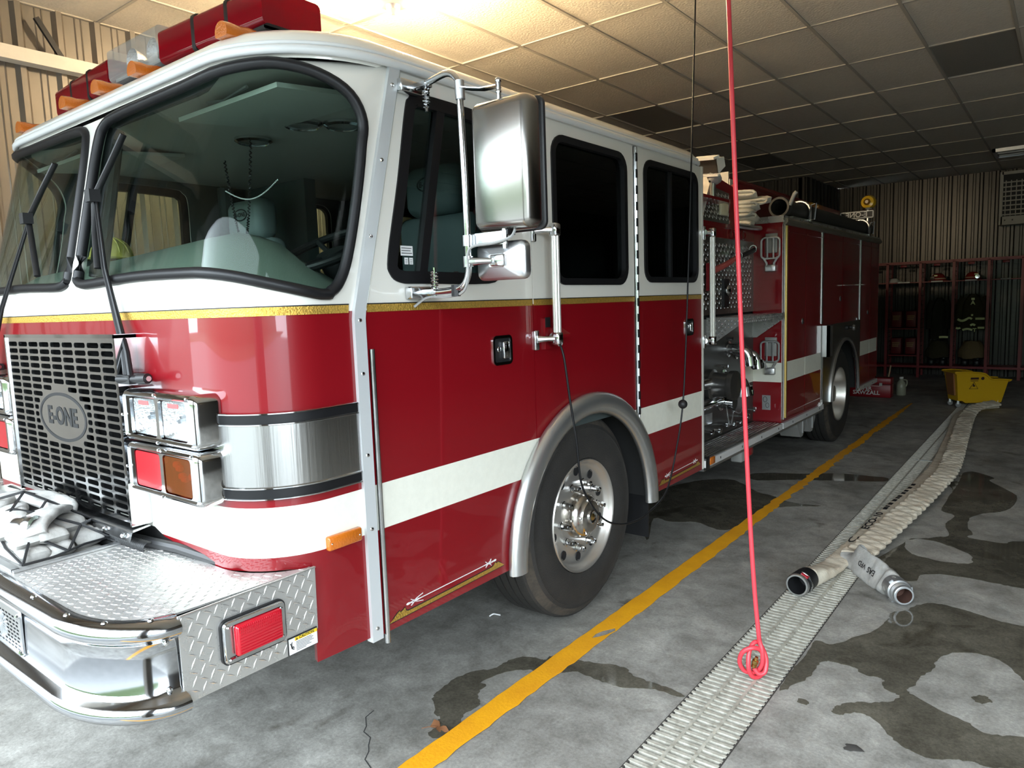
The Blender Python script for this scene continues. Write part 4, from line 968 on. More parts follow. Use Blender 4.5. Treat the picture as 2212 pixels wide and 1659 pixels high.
# ------------------------------------------------------------------ mirror on the driver's door
mr = empty('door_mirror', (-1.63, 1.87, 2.0), TRUCK)
am = smooth([(-1.85, 1.885, 2.385), (-1.78, 1.880, 2.392), (-1.70, 1.872, 2.398), (-1.655, 1.868, 2.375), (-1.640, 1.866, 2.33), (-1.636, 1.866, 2.20), (-1.632, 1.866, 2.0), (-1.630, 1.866, 1.80), (-1.634, 1.868, 1.73), (-1.66, 1.870, 1.688), (-1.72, 1.876, 1.672), (-1.86, 1.885, 1.668)], 6, closed=False)
MB().tube(am, 0.0115, 12).build('mirror_arm', chrome, mr)
MB().cyl((-1.636, 1.866, 2.30), (-1.639, 1.866, 2.36), 0.0165, 12).build('arm_sleeve', alu, mr)
for z, up in ((2.385, -1), (1.668, 1)):
    MB().rbox((-1.872, 1.862, z), (0.018, 0.052, 0.022), 0.006).build('arm_bracket', chrome_worn, mr)
    MB().box(-1.875, -1.80, 1.866, 1.905, z-0.006, z+0.010).build('arm_plate', chrome_worn, mr, 0)
    sp = []
    for k in range(50):
        a = k*0.75; sp.append((-1.815+0.012*math.cos(a), 1.888+0.012*math.sin(a), z+up*(0.012+0.0013*k)))
    MB().tube(sp, 0.003, 5).build('pivot_spring', chrome, mr)
    MB().cyl((-1.815, 1.888, z-up*0.015), (-1.815, 1.888, z+up*0.088), 0.006, 8).build('pivot_bolt', chrome, mr)
# west-coast mirror head (back of the housing faces the photographer)
MB().rbox((-1.488, 1.915, 2.070), (0.122, 0.052, 0.212), (0.034, 0.045, 0.036), 28).build('mirror_head', mat('mirror_housing', (0.33, 0.315, 0.29), 0.22, metal=1.0), mr, 60)
MB().rbox((-1.488, 1.962, 2.070), (0.124, 0.012, 0.214), (0.030, 0.008, 0.030), 24).build('mirror_gasket', rubber, mr, 60)
MB().box(-1.60, -1.376, 1.974, 1.976, 1.87, 2.27).build('mirror_glass', chrome, mr, 0)
MB().tube([(-1.628, 1.866, 2.335), (-1.60, 1.875, 2.328), (-1.56, 1.89, 2.322), (-1.50, 1.90, 2.322)], 1.0, 8, flat=(0.022, 0.004), up=(0, 0, 1)).cyl((-1.500, 1.90, 2.275), (-1.500, 1.90, 2.345), 0.008, 10).build('upper_bracket', chrome_worn, mr, 40)
MB().sphere((-1.500, 1.90, 2.340), 0.011, 10).sphere((-1.500, 1.90, 2.305), 0.010, 10).build('bracket_bolt', chrome, mr)
MB().box(-1.645, -1.475, 1.882, 1.890, 1.815, 1.858).cyl((-1.488, 1.89, 1.80), (-1.488, 1.89, 1.865), 0.009, 10).build('lower_bracket', chrome_worn, mr, 40)
MB().box(-1.50, -1.47, 1.885, 1.925, 1.845, 1.862).build('bracket_block', black, mr, 0)
# convex mirror, a dished chrome pan
cx2, cz2, hw, hh = -1.522, 1.763, 0.105, 0.064
b = MB(); o = rrect(-hw, hw, -hh, hh, 0.024, 4); N = len(o)
lev = [(0.0, 1.935, 1, 1), (0.0, 1.915, 1, 1), (0.0, 1.908, 0.97, 0.95), (0.0, 1.902, 0.90, 0.86), (0.0, 1.886, 0.32, 0.36), (0.0, 1.882, 0.30, 0.33)]
b.add([(cx2+p[0]*fx, y, cz2+p[1]*fz) for d, y, fx, fz in lev for p in o], [(i*N+j, i*N+(j+1) % N, (i+1)*N+(j+1) % N, (i+1)*N+j) for i in range(len(lev)-1) for j in range(N)]+[tuple(range((len(lev)-1)*N, len(lev)*N))])
b.build('convex_mirror', alu, mr, 30)
MB().rbox((cx2+0.01, 1.880, cz2), (0.030, 0.008, 0.020), 0.006).build('convex_mount', chrome_worn, mr)
MB().tube([(-1.632, 1.866, 1.765), (-1.58, 1.872, 1.765), (-1.53, 1.875, 1.763)], [0.016, 0.012, 0.009], 10).build('convex_arm', chrome_worn, mr)
for z in (1.835, 1.765): MB().cyl((-1.631, 1.866, z-0.018), (-1.631, 1.866, z+0.018), 0.018, 12).build('arm_clamp', chrome_worn, mr)
MB().tube(smooth([(-1.45, 1.90, 1.862), (-1.46, 1.885, 1.835), (-1.52, 1.872, 1.82), (-1.60, 1.862, 1.815), (-1.622, 1.855, 1.79), (-1.622, 1.855, 1.72), (-1.66, 1.868, 1.665), (-1.75, 1.885, 1.650), (-1.84, 1.875, 1.650), (-1.885, 1.850, 1.618)], 5, closed=False), 0.005, 6).build('mirror_cable', grey_plastic, mr)
MB().cyl((-1.70, 1.874, 1.65), (-1.70, 1.874, 1.69), 0.017, 8).build('cable_tie', black, mr)
# far-side mirror
fm = MB().rbox((2*XC+1.488, 1.915, 2.070), (0.122, 0.052, 0.212), (0.034, 0.045, 0.036), 20).tube([(2*XC-p[0], p[1], p[2]) for p in am], 0.0115, 8); fm.build('far_mirror', chrome, TRUCK, 60)

# ------------------------------------------------------------------ door hardware
def recess_handle(y0, y1, z0, z1):
    h = empty('door_handle', (XS, (y0+y1)/2, (z0+z1)/2), TRUCK)
    o = rrect(y0, y1, z0, z1, 0.022, 4)
    panel(MB(), o, [inset(o, 0.012)], lambda u, v, d: (XS+0.006-d, u, v), 0.006).build('handle_bezel', chrome, h, 30)
    MB().prism(inset(o, 0.01), lambda u, v, t: (XS+0.0015-0.001*t, u, v)).build('handle_pocket', black, h, 0)
    ym = (y0+y1)/2
    MB().rbox((XS+0.008, ym+0.004, (z0+z1)/2), (0.008, 0.008, (z1-z0)/2-0.026), 0.005).rbox((XS+0.004, ym+0.025, (z0+z1)/2), (0.005, 0.020, (z1-z0)/2-0.026), 0.004).build('handle_paddle', chrome, h)
    MB().lathe([(0.0, 0.004), (0.010, 0.003), (0.012, 0)], (XS+0.002, ym-0.022, (z0+z1)/2+0.004), (1, 0, 0), 12).build('key_lock', chrome_worn, h)
recess_handle(2.292, 2.422, 1.362, 1.486); recess_handle(4.175, 4.303, 1.380, 1.484)
# vertical grab rails
def grab(y, x, z0, z1, by, m=None):
    g = empty('grab_rail', (x, y, (z0+z1)/2), TRUCK)
    b = MB()
    for k in range(12):
        pass
    st = []
    n = 24
    for k in range(n):
        a = 2*PI*k/n; r = 0.0185 if k % 2 else 0.0165; st.append((r*math.cos(a), r*math.sin(a)))
    b.add([(x+p, y+q, z) for z in (z0, z1) for p, q in st], [(i, (i+1) % n, n+(i+1) % n, n+i) for i in range(n)]+[tuple(range(n)), tuple(range(n, 2*n))])
    b.build('rail', m or mat('rail_silver', (0.80, 0.79, 0.74), 0.28, metal=0.6), g, 20)
    for z, e in ((z0, -1), (z1, 1)):
        MB().rbox((x, y, z), (0.022, 0.022, 0.030), 0.012).build('rail_end', chrome, g)
        MB().tube([(x, y, z), (x-0.03, y-(y-by)*0.5, z), (XS+0.010, by, z)], [0.016, 0.012, 0.018], 10).build('rail_stanchion', chrome, g)
        MB().rbox((XS+0.004, by, z-0.005), (0.008, 0.016, 0.045), 0.006).build('rail_foot', chrome_worn, g)
grab(2.665, -1.815, 1.455, 1.935, 2.600)
# shore-power socket and gold scrolls
pb = empty('shore_power_socket', (XS, 2.72, 1.47), TRUCK)
MB().box(XS, XS+0.012, 2.66, 2.76, 1.405, 1.545).build('socket_plate', red, pb, 0)
MB().prism([(0, 0), (0.05, -0.03), (0.05, -0.045), (0, -0.03)], lambda u, v, t: (XS+0.012+u, 2.70+0.09*t, 1.50+v)).build('socket_flap', red, pb, 0)
MB().box(XS+0.010, XS+0.014, 2.662, 2.70, 1.505, 1.55).box(XS+0.010, XS+0.014, 2.735, 2.77, 1.49, 1.52).build('socket_label', black, pb, 0)
def scroll(y0, y1, z0, z1, parent_name, full=True):
    sc = empty('gold_scroll', (XS, (y0+y1)/2, z0), TRUCK); L = y1-y0
    def zb(t): return z0+(z1-z0)*t
    lo = [(t, 0.0) for t in (0.0, 0.25, 0.5, 0.75, 1.0)]
    hi = [(0.955, 0.020), (0.935, 0.028), (0.925, 0.022), (0.91, 0.030), (0.895, 0.020), (0.87, 0.016), (0.5, 0.014), (0.14, 0.014), (0.125, 0.020), (0.12, 0.032), (0.105, 0.026), (0.085, 0.022), (0.08, 0.029), (0.06, 0.024), (0.035, 0.012)]
    poly = [(y0+t*L, zb(t)+h) for t, h in lo+hi]
    MB().prism(poly, lambda u, v, t: (XS+0.0016-0.0014*t, u, v)).build('gold_leaf_band', gold, sc, 0)
    MB().prism(inset(poly, -0.0035), lambda u, v, t: (XS+0.0008-0.0007*t, u, v)).build('scroll_outline', ink, sc, 0)
    b = MB(); t0, t1 = 0.19, 0.86
    def p2(t, h): return (XS+0.0016, y0+t*L, zb(t)+h)
    b.tube([p2(t0, 0.040), p2(t1, 0.040)], 0.0018, 4)
    for t, sg in ((0.20, -1), (0.85, 1)):
        for dz in (-1, 1):
            b.tube(smooth([p2(t-0.05*sg, 0.040), p2(t, 0.040+dz*0.004), p2(t+sg*-0.02+0.04, 0.040+dz*0.014)], 4, closed=False), 0.0016, 4)
            b.tube(smooth([p2(t+0.05*sg, 0.040), p2(t, 0.040+dz*0.003), p2(t-0.035, 0.040-dz*0.012)], 4, closed=False), 0.0016, 4)
        b.sphere(p2(t+0.055*sg, 0.040), 0.005, 8, sc=(0.2, 2.2, 1))
    b.build('white_pinstripe', paper, sc, 0)
scroll(1.652, 2.318, 0.487, 0.497, None); scroll(3.80, 4.41, 0.508, 0.520, None)
# window sticker
st = empty('window_sticker', (XS, 1.88, 1.79), TRUCK)
for y0, y1, z0, z1 in ((1.815, 1.875, 1.803, 1.838), (1.832, 1.850, 1.772, 1.796), (1.856, 1.874, 1.772, 1.796)):
    MB().box(XS-0.0155, XS-0.0148, y0, y1, z0, z1).build('sticker_plate', paper, st, 0)
b = MB()
for z, l in ((1.831, 0.05), (1.822, 0.045), (1.813, 0.052)): b.box(XS-0.0148, XS-0.0145, 1.819, 1.819+l, z-0.0025, z)
for y in (1.836, 1.860):
    for z in (1.790, 1.784, 1.778): b.box(XS-0.0148, XS-0.0145, y, y+0.010, z-0.0015, z)
b.build('sticker_print', ink, st, 0)

# ------------------------------------------------------------------ cab interior
cr = [(-1.95, 1.62), (-2.05, 1.665), (-2.15, 1.72), (-2.27, 1.80), (-2.40, 1.885), (-2.53, 1.925), (-2.75, 1.920), (-3.1, 1.905), (-3.5, 1.888), (-3.9, 1.875), (-4.28, 1.86)]
b = MB(); V = []
sec = [(1.26, 1.66, 0.0), (1.30, 0.0, 0.30), (1.38, 0.0, 0.62), (1.48, 0.0, 0.90), (1.57, 0.0, 1.0), (1.66, 0.0, 0.96), (1.74, 0.0, 0.72), (1.78, 0.0, 0.2), (1.80, 1.2, -1)]
for x, zc_ in cr:
    for y, zf, t in sec:
        V.append((x, y+0.10*max(0, (x+2.3)), zf if zf else 1.66+(zc_-1.66)*t+(-0.0 if t > 0 else 0)))
n = len(sec); b.add(V, [(i*n+j, i*n+j+1, (i+1)*n+j+1, (i+1)*n+j) for i in range(len(cr)-1) for j in range(n-1)])
b.build('dashboard', mat('dash_vinyl', (0.16, 0.195, 0.165), 0.6, bump=0.1, bscale=150), TRUCK, 60)
b = MB(); hp = plan(0.05, 0.0); b.prism([(p[0], p[1]) for p in hp], lambda u, v, t: (u, v, 2.418+0.01*t)); b.build('headliner', headliner_m, TRUCK, 0)
MB().box(XFAR+0.03, XS-0.03, 4.42, 4.45, 1.0, 2.42).build('cab_back_trim', interior_dark, TRUCK, 0)
MB().rbox((XC, 2.3, 1.30), (0.48, 0.9, 0.30), 0.12, 16).build('engine_cover', interior, TRUCK, 60)
MB().box(XFAR+0.05, XC-0.55, 2.74, 2.82, 1.05, 2.41).box(XC+0.55, XS-0.06, 2.74, 2.80, 1.05, 1.9).build('seat_partition', interior_dark, TRUCK, 0)
def seat(x, y, s=1, m=seat_m):
    st = empty('cab_seat', (x, y, 1.05), TRUCK)
    MB().rbox((x, y-0.15*s, 1.42), (0.25, 0.25, 0.07), 0.05, 16).build('seat_cushion', m, st)
    MB().rbox((x, y+0.10*s, 1.74), (0.24, 0.07, 0.30), 0.06, 16).build('seat_backrest', m, st)
    MB().rbox((x, y+0.09*s, 2.15), (0.17, 0.075, 0.115), 0.06, 20).build('headrest', m, st)
    MB().box(x-0.2, x+0.2, y-0.3, y+0.1, 1.06, 1.36).build('seat_pedestal', interior_dark, st, 0)
    if s == 1:
        e = [(0.066*math.cos(2*PI*i/32), 0.034*math.sin(2*PI*i/32)) for i in range(32)]
        panel(MB(), e, [inset(e, 0.006)], lambda u, v, d: (x+u, y+0.0125+d, 2.175+v), 0.0015).build('badge_ring', ink, st, 0)
        text_on(MB(), 'E-ONE', 0.034, (x, y+0.0125, 2.175), (1, 0, 0), (0, 0, 1), bold=0.0008).build('badge_letters', ink, st, 0)
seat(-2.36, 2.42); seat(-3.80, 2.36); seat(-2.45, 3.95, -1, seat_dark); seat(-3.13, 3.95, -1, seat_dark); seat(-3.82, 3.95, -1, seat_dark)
# steering wheel
sw = empty('steering_wheel', (-2.36, 1.84, 1.83), TRUCK)
ax = np.array((0, -0.42, 0.91)); ax /= np.linalg.norm(ax); u_ = np.array((1.0, 0, 0)); v_ = np.cross(ax, u_)
cs_ = np.array((-2.36, 1.86, 1.86))
MB().tube([cs_+u_*0.23*math.cos(2*PI*k/40)+v_*0.23*math.sin(2*PI*k/40) for k in range(40)], 0.017, 10, closed=True).build('steering_rim', blacksatin, sw)
for a in (0.5, 2.64, 4.71): MB().cyl(cs_-ax*0.03, cs_+u_*0.22*math.cos(a)+v_*0.22*math.sin(a), 0.012, 8).build('steering_spoke', black, sw)
MB().cyl(cs_-ax*0.5, cs_-ax*0.01, 0.05, 14, r2=0.06).build('steering_column', black, sw)
# visors, dome lamps, mic cord, bead chain, belts
for x0, x1 in ((-2.74, -2.10), (-4.16, -3.52)):
    MB().obox(((x0+x1)/2, 1.70, 2.385), (1, 0, 0), (0, 1, 0.10), (0, -0.10, 1), (x1-x0)/2, 0.22, 0.008).build('sun_visor', mat('visor_vinyl', (0.48, 0.50, 0.46), 0.6), TRUCK, 0)
    MB().tube([((x0+x1)/2-0.14, 1.50, 2.395), ((x0+x1)/2-0.02, 1.49, 2.375), ((x0+x1)/2+0.12, 1.50, 2.40)], 0.007, 6).build('visor_clip', alu, TRUCK)
for x, y in ((-3.03, 1.99), (-2.63, 1.97), (-2.52, 2.10)):
    d = empty('dome_lamp', (x, y, 2.41), TRUCK)
    MB().lathe([(0.085, 0.0), (0.085, -0.012), (0.072, -0.02), (0.068, -0.014)], (x, y, 2.417), (0, 0, 1), 28).build('dome_ring', chrome, d)
    MB().lathe([(0.068, -0.016), (0.04, -0.03), (0.0, -0.034)], (x, y, 2.417), (0, 0, 1), 28).build('dome_lens', clear_lens, d)
co = []
for k in range(400):
    t = k/399; base = np.array((-3.22+0.26*t, 1.95-0.02*t, 2.34-0.42*math.sin(PI*t)*(1 if t < 0.9 else 1)+0.05*t)); a = k*1.1
    co.append(base+np.array((0.005*math.cos(a), 0.005*math.sin(a), 0)))
MB().tube(co, 0.003, 4).build('microphone_cord', black, TRUCK)
bc = MB()
for k in range(46):
    t = k/45; bc.sphere((-2.98+0.36*t, 1.80+0.02*t, 2.155-0.055*math.sin(PI*t)+0.005*t), 0.0032, 6)
bc.build('bead_chain', paper, TRUCK, 0, kind='stuff')
MB().tube([(-2.95, 2.62, 2.36), (-2.96, 2.60, 1.7), (-2.97, 2.55, 1.3)], 1.0, 6, flat=(0.028, 0.002), up=(0, 1, 0)).build('seat_belt', seat_m, TRUCK, 0)
MB().tube([(-2.10, 2.62, 2.36), (-2.13, 2.50, 2.0), (-2.3, 2.40, 1.5)], 1.0, 6, flat=(0.026, 0.002), up=(0, 1, 0)).build('seat_belt', mat('belt_red', (0.16, 0.02, 0.02), 0.7), TRUCK, 0)
for s in (1, -1):
    MB().cyl((XC+s*(HX-0.06), 2.60, 1.1), (XC+s*(HX-0.06), 2.60, 2.41), 0.05, 10).build('interior_pillar', interior_dark, TRUCK)
    MB().cyl((XC+s*(HX-0.06), 3.56, 1.1), (XC+s*(HX-0.06), 3.56, 2.41), 0.05, 10).build('interior_pillar', interior_dark, TRUCK)
MB().tube([(-3.14, 1.30, 1.78), (-3.14, 1.42, 2.38)], 0.035, 10).build('windshield_post', interior_dark, TRUCK)
hm = thing('yellow_helmet', (-3.74, 1.62, 1.895), label='yellow fire helmet lying on the dashboard behind the windshield', cat='helmet')
MB().lathe([(0.125, 0.012), (0.13, 0.018), (0.10, 0.024), (0.092, 0.05), (0.075, 0.085), (0.04, 0.11), (0.0, 0.116)], (-3.74, 1.62, 1.885), (0, 0, 1), 24).build('helmet_shell', mat('helmet_yellow', (0.62, 0.52, 0.12), 0.4), hm, 50)
rbm = MB()
for k in range(6):
    a = PI*k/6; rbm.tube([(-3.74+0.094*math.cos(a)*math.sin(t), 1.62+0.094*math.sin(a)*math.sin(t), 1.905+0.10*math.cos(t)) for t in [-1.35+0.27*i for i in range(11)]], 0.005, 5)
rbm.build('helmet_ribs', mat('helmet_yellow2', (0.55, 0.45, 0.10), 0.4), hm, 50)
# ------------------------------------------------------------------ pump house and rear body
YR0, YR1, ZR0, ZR1, XP = 6.10, 9.83, 0.53, 2.20, -2.135
def rb_slot(u, z): return 2 if 0.880 < z < 1.045 else 1
# body core and painted faces
MB().box(XFAR+0.05, XS-0.30, YR0+0.05, YR1-0.05, 0.56, ZR1-0.02).build('body_core', dark, TRUCK, 0)
def quadp(name, poly, fn, th=0.02, m=None, par=None, lines=(), slotf=rb_slot):
    return panel(MB(), poly, [], fn, th, lines, (), slotf).build(name, m or PAINT, par or TRUCK, 0)
zl = [[(-5, 0.880), (12, 0.880)], [(-5, 1.045), (12, 1.045)]]
ff = quadp('body_front_face', [(XP, 0.545), (XS-0.006, 0.545), (XS-0.006, 2.225), (XP, 2.225)], lambda u, v, d: (u, YR0+d, v), lines=zl)
MB().box(XFAR, XC-0.4, YR0, YR0+0.02, 0.56, 2.22).build('body_front_face', red, TRUCK, 0)
sx = lambda o: (lambda u, v, d: (XS+o-d, u, v))
# fixed side frame (behind the doors)
arcR = [(8.20+0.66*math.cos(a), 0.52+0.66*math.sin(a)) for a in [PI*i/20 for i in range(21)]]
frame = [(YR0+0.03, 0.53), (7.46, 0.53)]+arcR[::-1][1:-1]+[(8.87, 0.53), (YR1, 0.53), (YR1, 2.21), (YR0+0.03, 2.21)]
quadp('body_side_frame', frame, sx(-0.012), 0.25, lines=zl)
doors = [('compartment_door', 6.20, 6.745), ('compartment_door', 6.755, 7.275)]
for i, (n_, y0, y1) in enumerate(doors): quadp(n_, [(y0, 0.565), (y1, 0.565), (y1, 2.185), (y0, 2.185)], sx(0.0), 0.02, lines=zl)
for y0, y1 in ((7.295, 8.055), (8.065, 8.825)): quadp('compartment_door', [(y0, 1.325), (y1, 1.325), (y1, 2.185), (y0, 2.185)], sx(0.0), 0.02, lines=zl)
for y0, y1 in ((8.90, 9.38), (9.39, 9.80)): quadp('compartment_door', [(y0, 0.565), (y1, 0.565), (y1, 2.185), (y0, 2.185)], sx(0.0), 0.02, lines=zl)
MB().box(XFAR, XFAR+0.03, YR0, 7.4, 0.56, 2.21).box(XFAR, XFAR+0.03, 7.4, 9.0, 1.2, 2.21).box(XFAR, XFAR+0.03, 9.0, YR1, 0.56, 2.21).build('body_far_side', red, TRUCK, 0)
MB().box(XFAR, XS, YR1-0.02, YR1+0.01, 0.56, 2.21).build('body_rear_face', red, TRUCK, 0)
def latch(y, z, r=0.028):
    l = empty('door_latch', (XS, y, z), TRUCK)
    MB().lathe([(0.0, 0.004), (r*0.9, 0.004), (r, 0.0)], (XS, y, z), (1, 0, 0), 18).build('latch_cup', chrome, l)
    MB().rbox((XS+0.006, y, z-0.004), (0.004, r*0.4, r*0.75), 0.003).build('latch_ring', black, l)
latch(6.66, 1.372); latch(7.98, 1.55); latch(9.26, 1.372)
for y, z0, z1 in ((6.155, 0.56, 2.19), (7.285, 1.32, 2.19), (8.862, 1.30, 2.20)):
    MB().box(XS-0.004, XS+0.006, y-0.022, y+0.022, z0, z1).build('edge_trim', alu, TRUCK, 0)
MB().cyl((XS+0.010, 6.17, 0.57), (XS+0.010, 6.17, 2.18), 0.009, 8).build('door_hinge', brass, TRUCK)
for y0, y1, z in ((6.25, 6.72, 2.135), (6.78, 7.25, 2.135), (7.33, 8.80, 2.135), (6.25, 7.25, 0.60), (8.93, 9.78, 2.135)):
    MB().tube([(XS+0.002, y0, z), (XS+0.002, y1, z)], 0.005, 6).build('door_crease', red, TRUCK)
# top rails
MB().tube([(XS+0.002, YR0+0.02, 2.215), (XS+0.002, YR1, 2.215)], 0.030, 10).build('top_rail', mat('dull_rail', (0.25, 0.23, 0.19), 0.5, metal=0.6), TRUCK)
MB().box(-2.34, XS+0.008, YR0-0.012, YR1, 2.243, 2.258).box(-2.13, XS+0.008, YR0-0.014, YR0+0.004, 2.205, 2.258).build('top_tread', tread, TRUCK, 0)
# rub rails
for y0, y1 in ((4.47, 6.085), (6.115, 7.36), (8.88, 9.83)):
    r = MB().box(XS-0.03, XS+0.012, y0, y1, 0.482, 0.530).build('rub_rail', mat('bright_rail', (0.86, 0.86, 0.86), 0.25, metal=0.35), TRUCK, 0)
    k = y0+0.25
    while k < y1-0.1: MB().box(XS+0.012, XS+0.0135, k, k+0.012, 0.498, 0.514).build('rail_hole', black, r, 0); k += 0.42
MB().box(XS-0.05, XS-0.004, 4.47, 7.36, 0.455, 0.482).build('rail_skirt', alu, TRUCK, 0)
# stainless wheel panel
aw = [(8.20+0.60*math.cos(a), 0.52+0.60*math.sin(a)) for a in [PI*i/24 for i in range(25)]]
wp = [(7.33, 0.50), (7.60, 0.50)]+aw[::-1]+[(8.80, 0.50), (8.87, 0.50), (8.87, 1.30), (7.33, 1.30)]
wpo = panel(MB(), wp, [], sx(0.008), 0.02).build('wheel_panel', steel_brushed, TRUCK, 0)
MB().tube([(XS+0.014, y, z) for y, z in aw], 0.016, 8).build('wheel_panel_lip', alu, wpo)
MB().box(XS, XS+0.07, 7.30, 7.33, 1.00, 1.30).box(XS+0.045, XS+0.07, 7.30, 7.42, 1.0, 1.30).build('panel_guard', alu, TRUCK, 0)
for y, z, r in ((8.55, 1.225, 0.035), (8.42, 1.235, 0.016), (8.24, 1.24, 0.028)):
    MB().lathe([(0.0, 0.02), (r*0.7, 0.018), (r, 0.0)], (XS+0.008, y, z), (1, 0, 0), 16).build('air_inlet', chrome if r > 0.03 else black, wpo)
# wheel well
arw = [(8.20+0.655*math.cos(a), 0.52+0.655*math.sin(a)) for a in [PI*i/16 for i in range(17)]]
b = MB(); b.add([(x, y, z) for y, z in arw for x in (XS-0.03, XS-0.80)], [(2*i, 2*i+1, 2*i+3, 2*i+2) for i in range(16)]); b.build('wheel_housing', dark, TRUCK, 40)
# wheel chocks in their holder
ck = empty('wheel_chocks', (XS-0.1, 6.85, 0.38), TRUCK)
for y in (6.62, 6.93):
    MB().prism([(0, 0.17), (0.30, 0.17), (0.30, 0.12), (0.20, 0.0), (0.13, 0.0), (0.04, 0.10)], lambda u, v, t: (XS-0.03-0.18*t, y+u, 0.30+v)).build('chock', grey_plastic, ck, 0)
    MB().box(XS-0.06, XS-0.02, y+0.18, y+0.20, 0.33, 0.48).build('chock_strap', alu, ck, 0)
# ground light under the running board
gl = empty('ground_light', (XS-0.1, 5.55, 0.40), TRUCK)
MB().rbox((XS-0.10, 5.40, 0.395), (0.045, 0.085, 0.055), 0.012).build('lamp_body', grey_plastic, gl)
MB().rbox((XS-0.10, 5.53, 0.400), (0.045, 0.055, 0.050), 0.025, 16).build('lamp_lens', red_plastic, gl)

# ---- running board with perforated treads
MB().box(XP, XS-0.002, 4.47, YR0, 0.525, 0.535).build('running_board', tread_dark, TRUCK, 0)
rbd = MB()
for i in range(8):
    x = XP+0.03+i*0.028
    for j in range(58):
        y = 4.50+j*0.0275+(0.013 if i % 2 else 0)
        if y < 6.07: rbd.add([(x-0.007, y-0.009, 0.535), (x+0.007, y-0.009, 0.535), (x+0.007, y+0.009, 0.535), (x-0.007, y+0.009, 0.535), (x, y, 0.541)], [(0, 1, 4), (1, 2, 4), (2, 3, 4), (3, 0, 4)])
rbd.build('tread_grip', chrome_worn, TRUCK, 0, kind='stuff')
em = empty('running_board_marker', (XS, 4.55, 0.50), TRUCK)
MB().rbox((XS-0.02, 4.505, 0.505), (0.035, 0.035, 0.042), 0.008).build('marker_base', black, em)
MB().rbox((XS+0.008, 4.575, 0.513), (0.012, 0.045, 0.026), 0.010).build('marker_lens', amber, em)

# ---- pump panel
MB().box(XP-0.02, XP, 4.48, YR0, 0.54, 1.45).build('pump_panel', mat('pump_panel_grey', (0.075, 0.070, 0.062), 0.35, metal=0.5, var=0.2, vscale=5), TRUCK, 0)
quadp('pump_panel_stripe', [(5.90, 0.880), (YR0, 0.880), (YR0, 1.045), (5.90, 1.045)], lambda u, v, d: (XP+0.003-d, u, v), 0.003)
up = MB().box(XP-0.02, XP, 4.48, YR0, 1.48, 2.06).build('upper_tread_panel', tread_dark, TRUCK, 0)
lugs(MB(), lambda u, v, h: (XP+h, u, v), lambda u, v: 4.52 < u < 6.06 and 1.50 < v < 2.03, 4.52, 6.06, 1.50, 2.04, 0.036, 0.017, 0.005, 0.003, rot=70).build('tread_bars', alu, up, 0, kind='stuff')
MB().box(XFAR+0.3, XP-0.02, 4.50, YR0, 0.6, 2.05).build('pump_house', dark, TRUCK, 0)
MB().box(XP-0.03, XP+0.004, 4.48, YR0, 2.06, 2.16).build('panel_header', red, TRUCK, 0)
for y0 in (5.62, 5.80): MB().tube([(XP+0.02, y0+0.05*math.cos(t), 2.10+0.035*math.sin(t)) for t in [2*PI*k/16 for k in range(16)]], 0.006, 6, closed=True).build('hose_guide_ring', red, TRUCK)
# raised crosslay cover: red cheek with a tread inset and light
ch_ = [(4.78, 2.14), (5.62, 2.14), (5.62, 2.46), (5.30, 2.50), (5.12, 2.50), (4.90, 2.30)]
MB().prism(ch_, lambda u, v, t: (XP+0.01-0.03*t, u, v)).build('crosslay_cheek', red, TRUCK, 0)
ci = [(4.98, 2.17), (5.50, 2.17), (5.50, 2.40), (5.20, 2.42), (5.04, 2.30)]
cio = MB().prism(ci, lambda u, v, t: (XP+0.018-0.008*t, u, v)).build('crosslay_tread', tread_dark, TRUCK, 0)
lugs(MB(), lambda u, v, h: (XP+0.018+h, u, v), lambda u, v: inpoly(u, v, inset(ci, 0.015)), 4.98, 5.5, 2.17, 2.42, 0.034, 0.016, 0.005, 0.003, rot=70).build('tread_bars', alu, cio, 0, kind='stuff')
MB().rbox((XP+0.03, 5.36, 2.270), (0.012, 0.075, 0.048), 0.010).build('panel_work_light', mat('worklight', (0.75, 0.70, 0.50), 0.2, coat=0.5), TRUCK)
MB().obox((XP+0.04, 4.95, 2.38), (0.0, 0.35, 0.55), (1, 0, 0), (0, 0.55, -0.35), 0.22, 0.05, 0.012).build('crosslay_strap', canvas_g, TRUCK, 0)
MB().box(XP+0.0, XP+0.03, 5.60, 5.64, 2.12, 2.48).build('crosslay_post', red, TRUCK, 0)
# axe-like hand tool clipped to the panel
ht = empty('panel_axe', (XP+0.05, 5.5, 1.88), TRUCK)
MB().tube([(XP+0.045, 5.10, 1.80), (XP+0.05, 5.38, 1.86), (XP+0.055, 5.55, 1.91)], [0.026, 0.022, 0.018], 10).build('axe_handle', mat('axe_pink', (0.48, 0.10, 0.09), 0.5), ht)
MB().tube([(XP+0.055, 5.52, 1.90), (XP+0.06, 5.95, 1.985)], 0.020, 10).build('axe_shaft', black, ht)
MB().box(XP+0.02, XP+0.04, 5.05, 5.13, 1.66, 1.86).build('axe_head', red_steel, ht, 0)
for y in (5.60, 5.92): MB().tube([(XP+0.06+0.028*math.cos(t), y, 1.93+0.2*(y-5.6)+0.028*math.sin(t)) for t in [2*PI*k/12 for k in range(12)]], 0.005, 6, closed=True).build('tool_clip', chrome, ht)
MB().sphere((XP+0.03, 5.46, 1.66), 0.045, 14, sc=(0.5, 1, 1)).build('panel_gauge_knob', chrome, TRUCK)
MB().box(XP, XP+0.02, 5.40, 5.50, 1.53, 1.75).build('panel_latch_plate', black, TRUCK, 0)
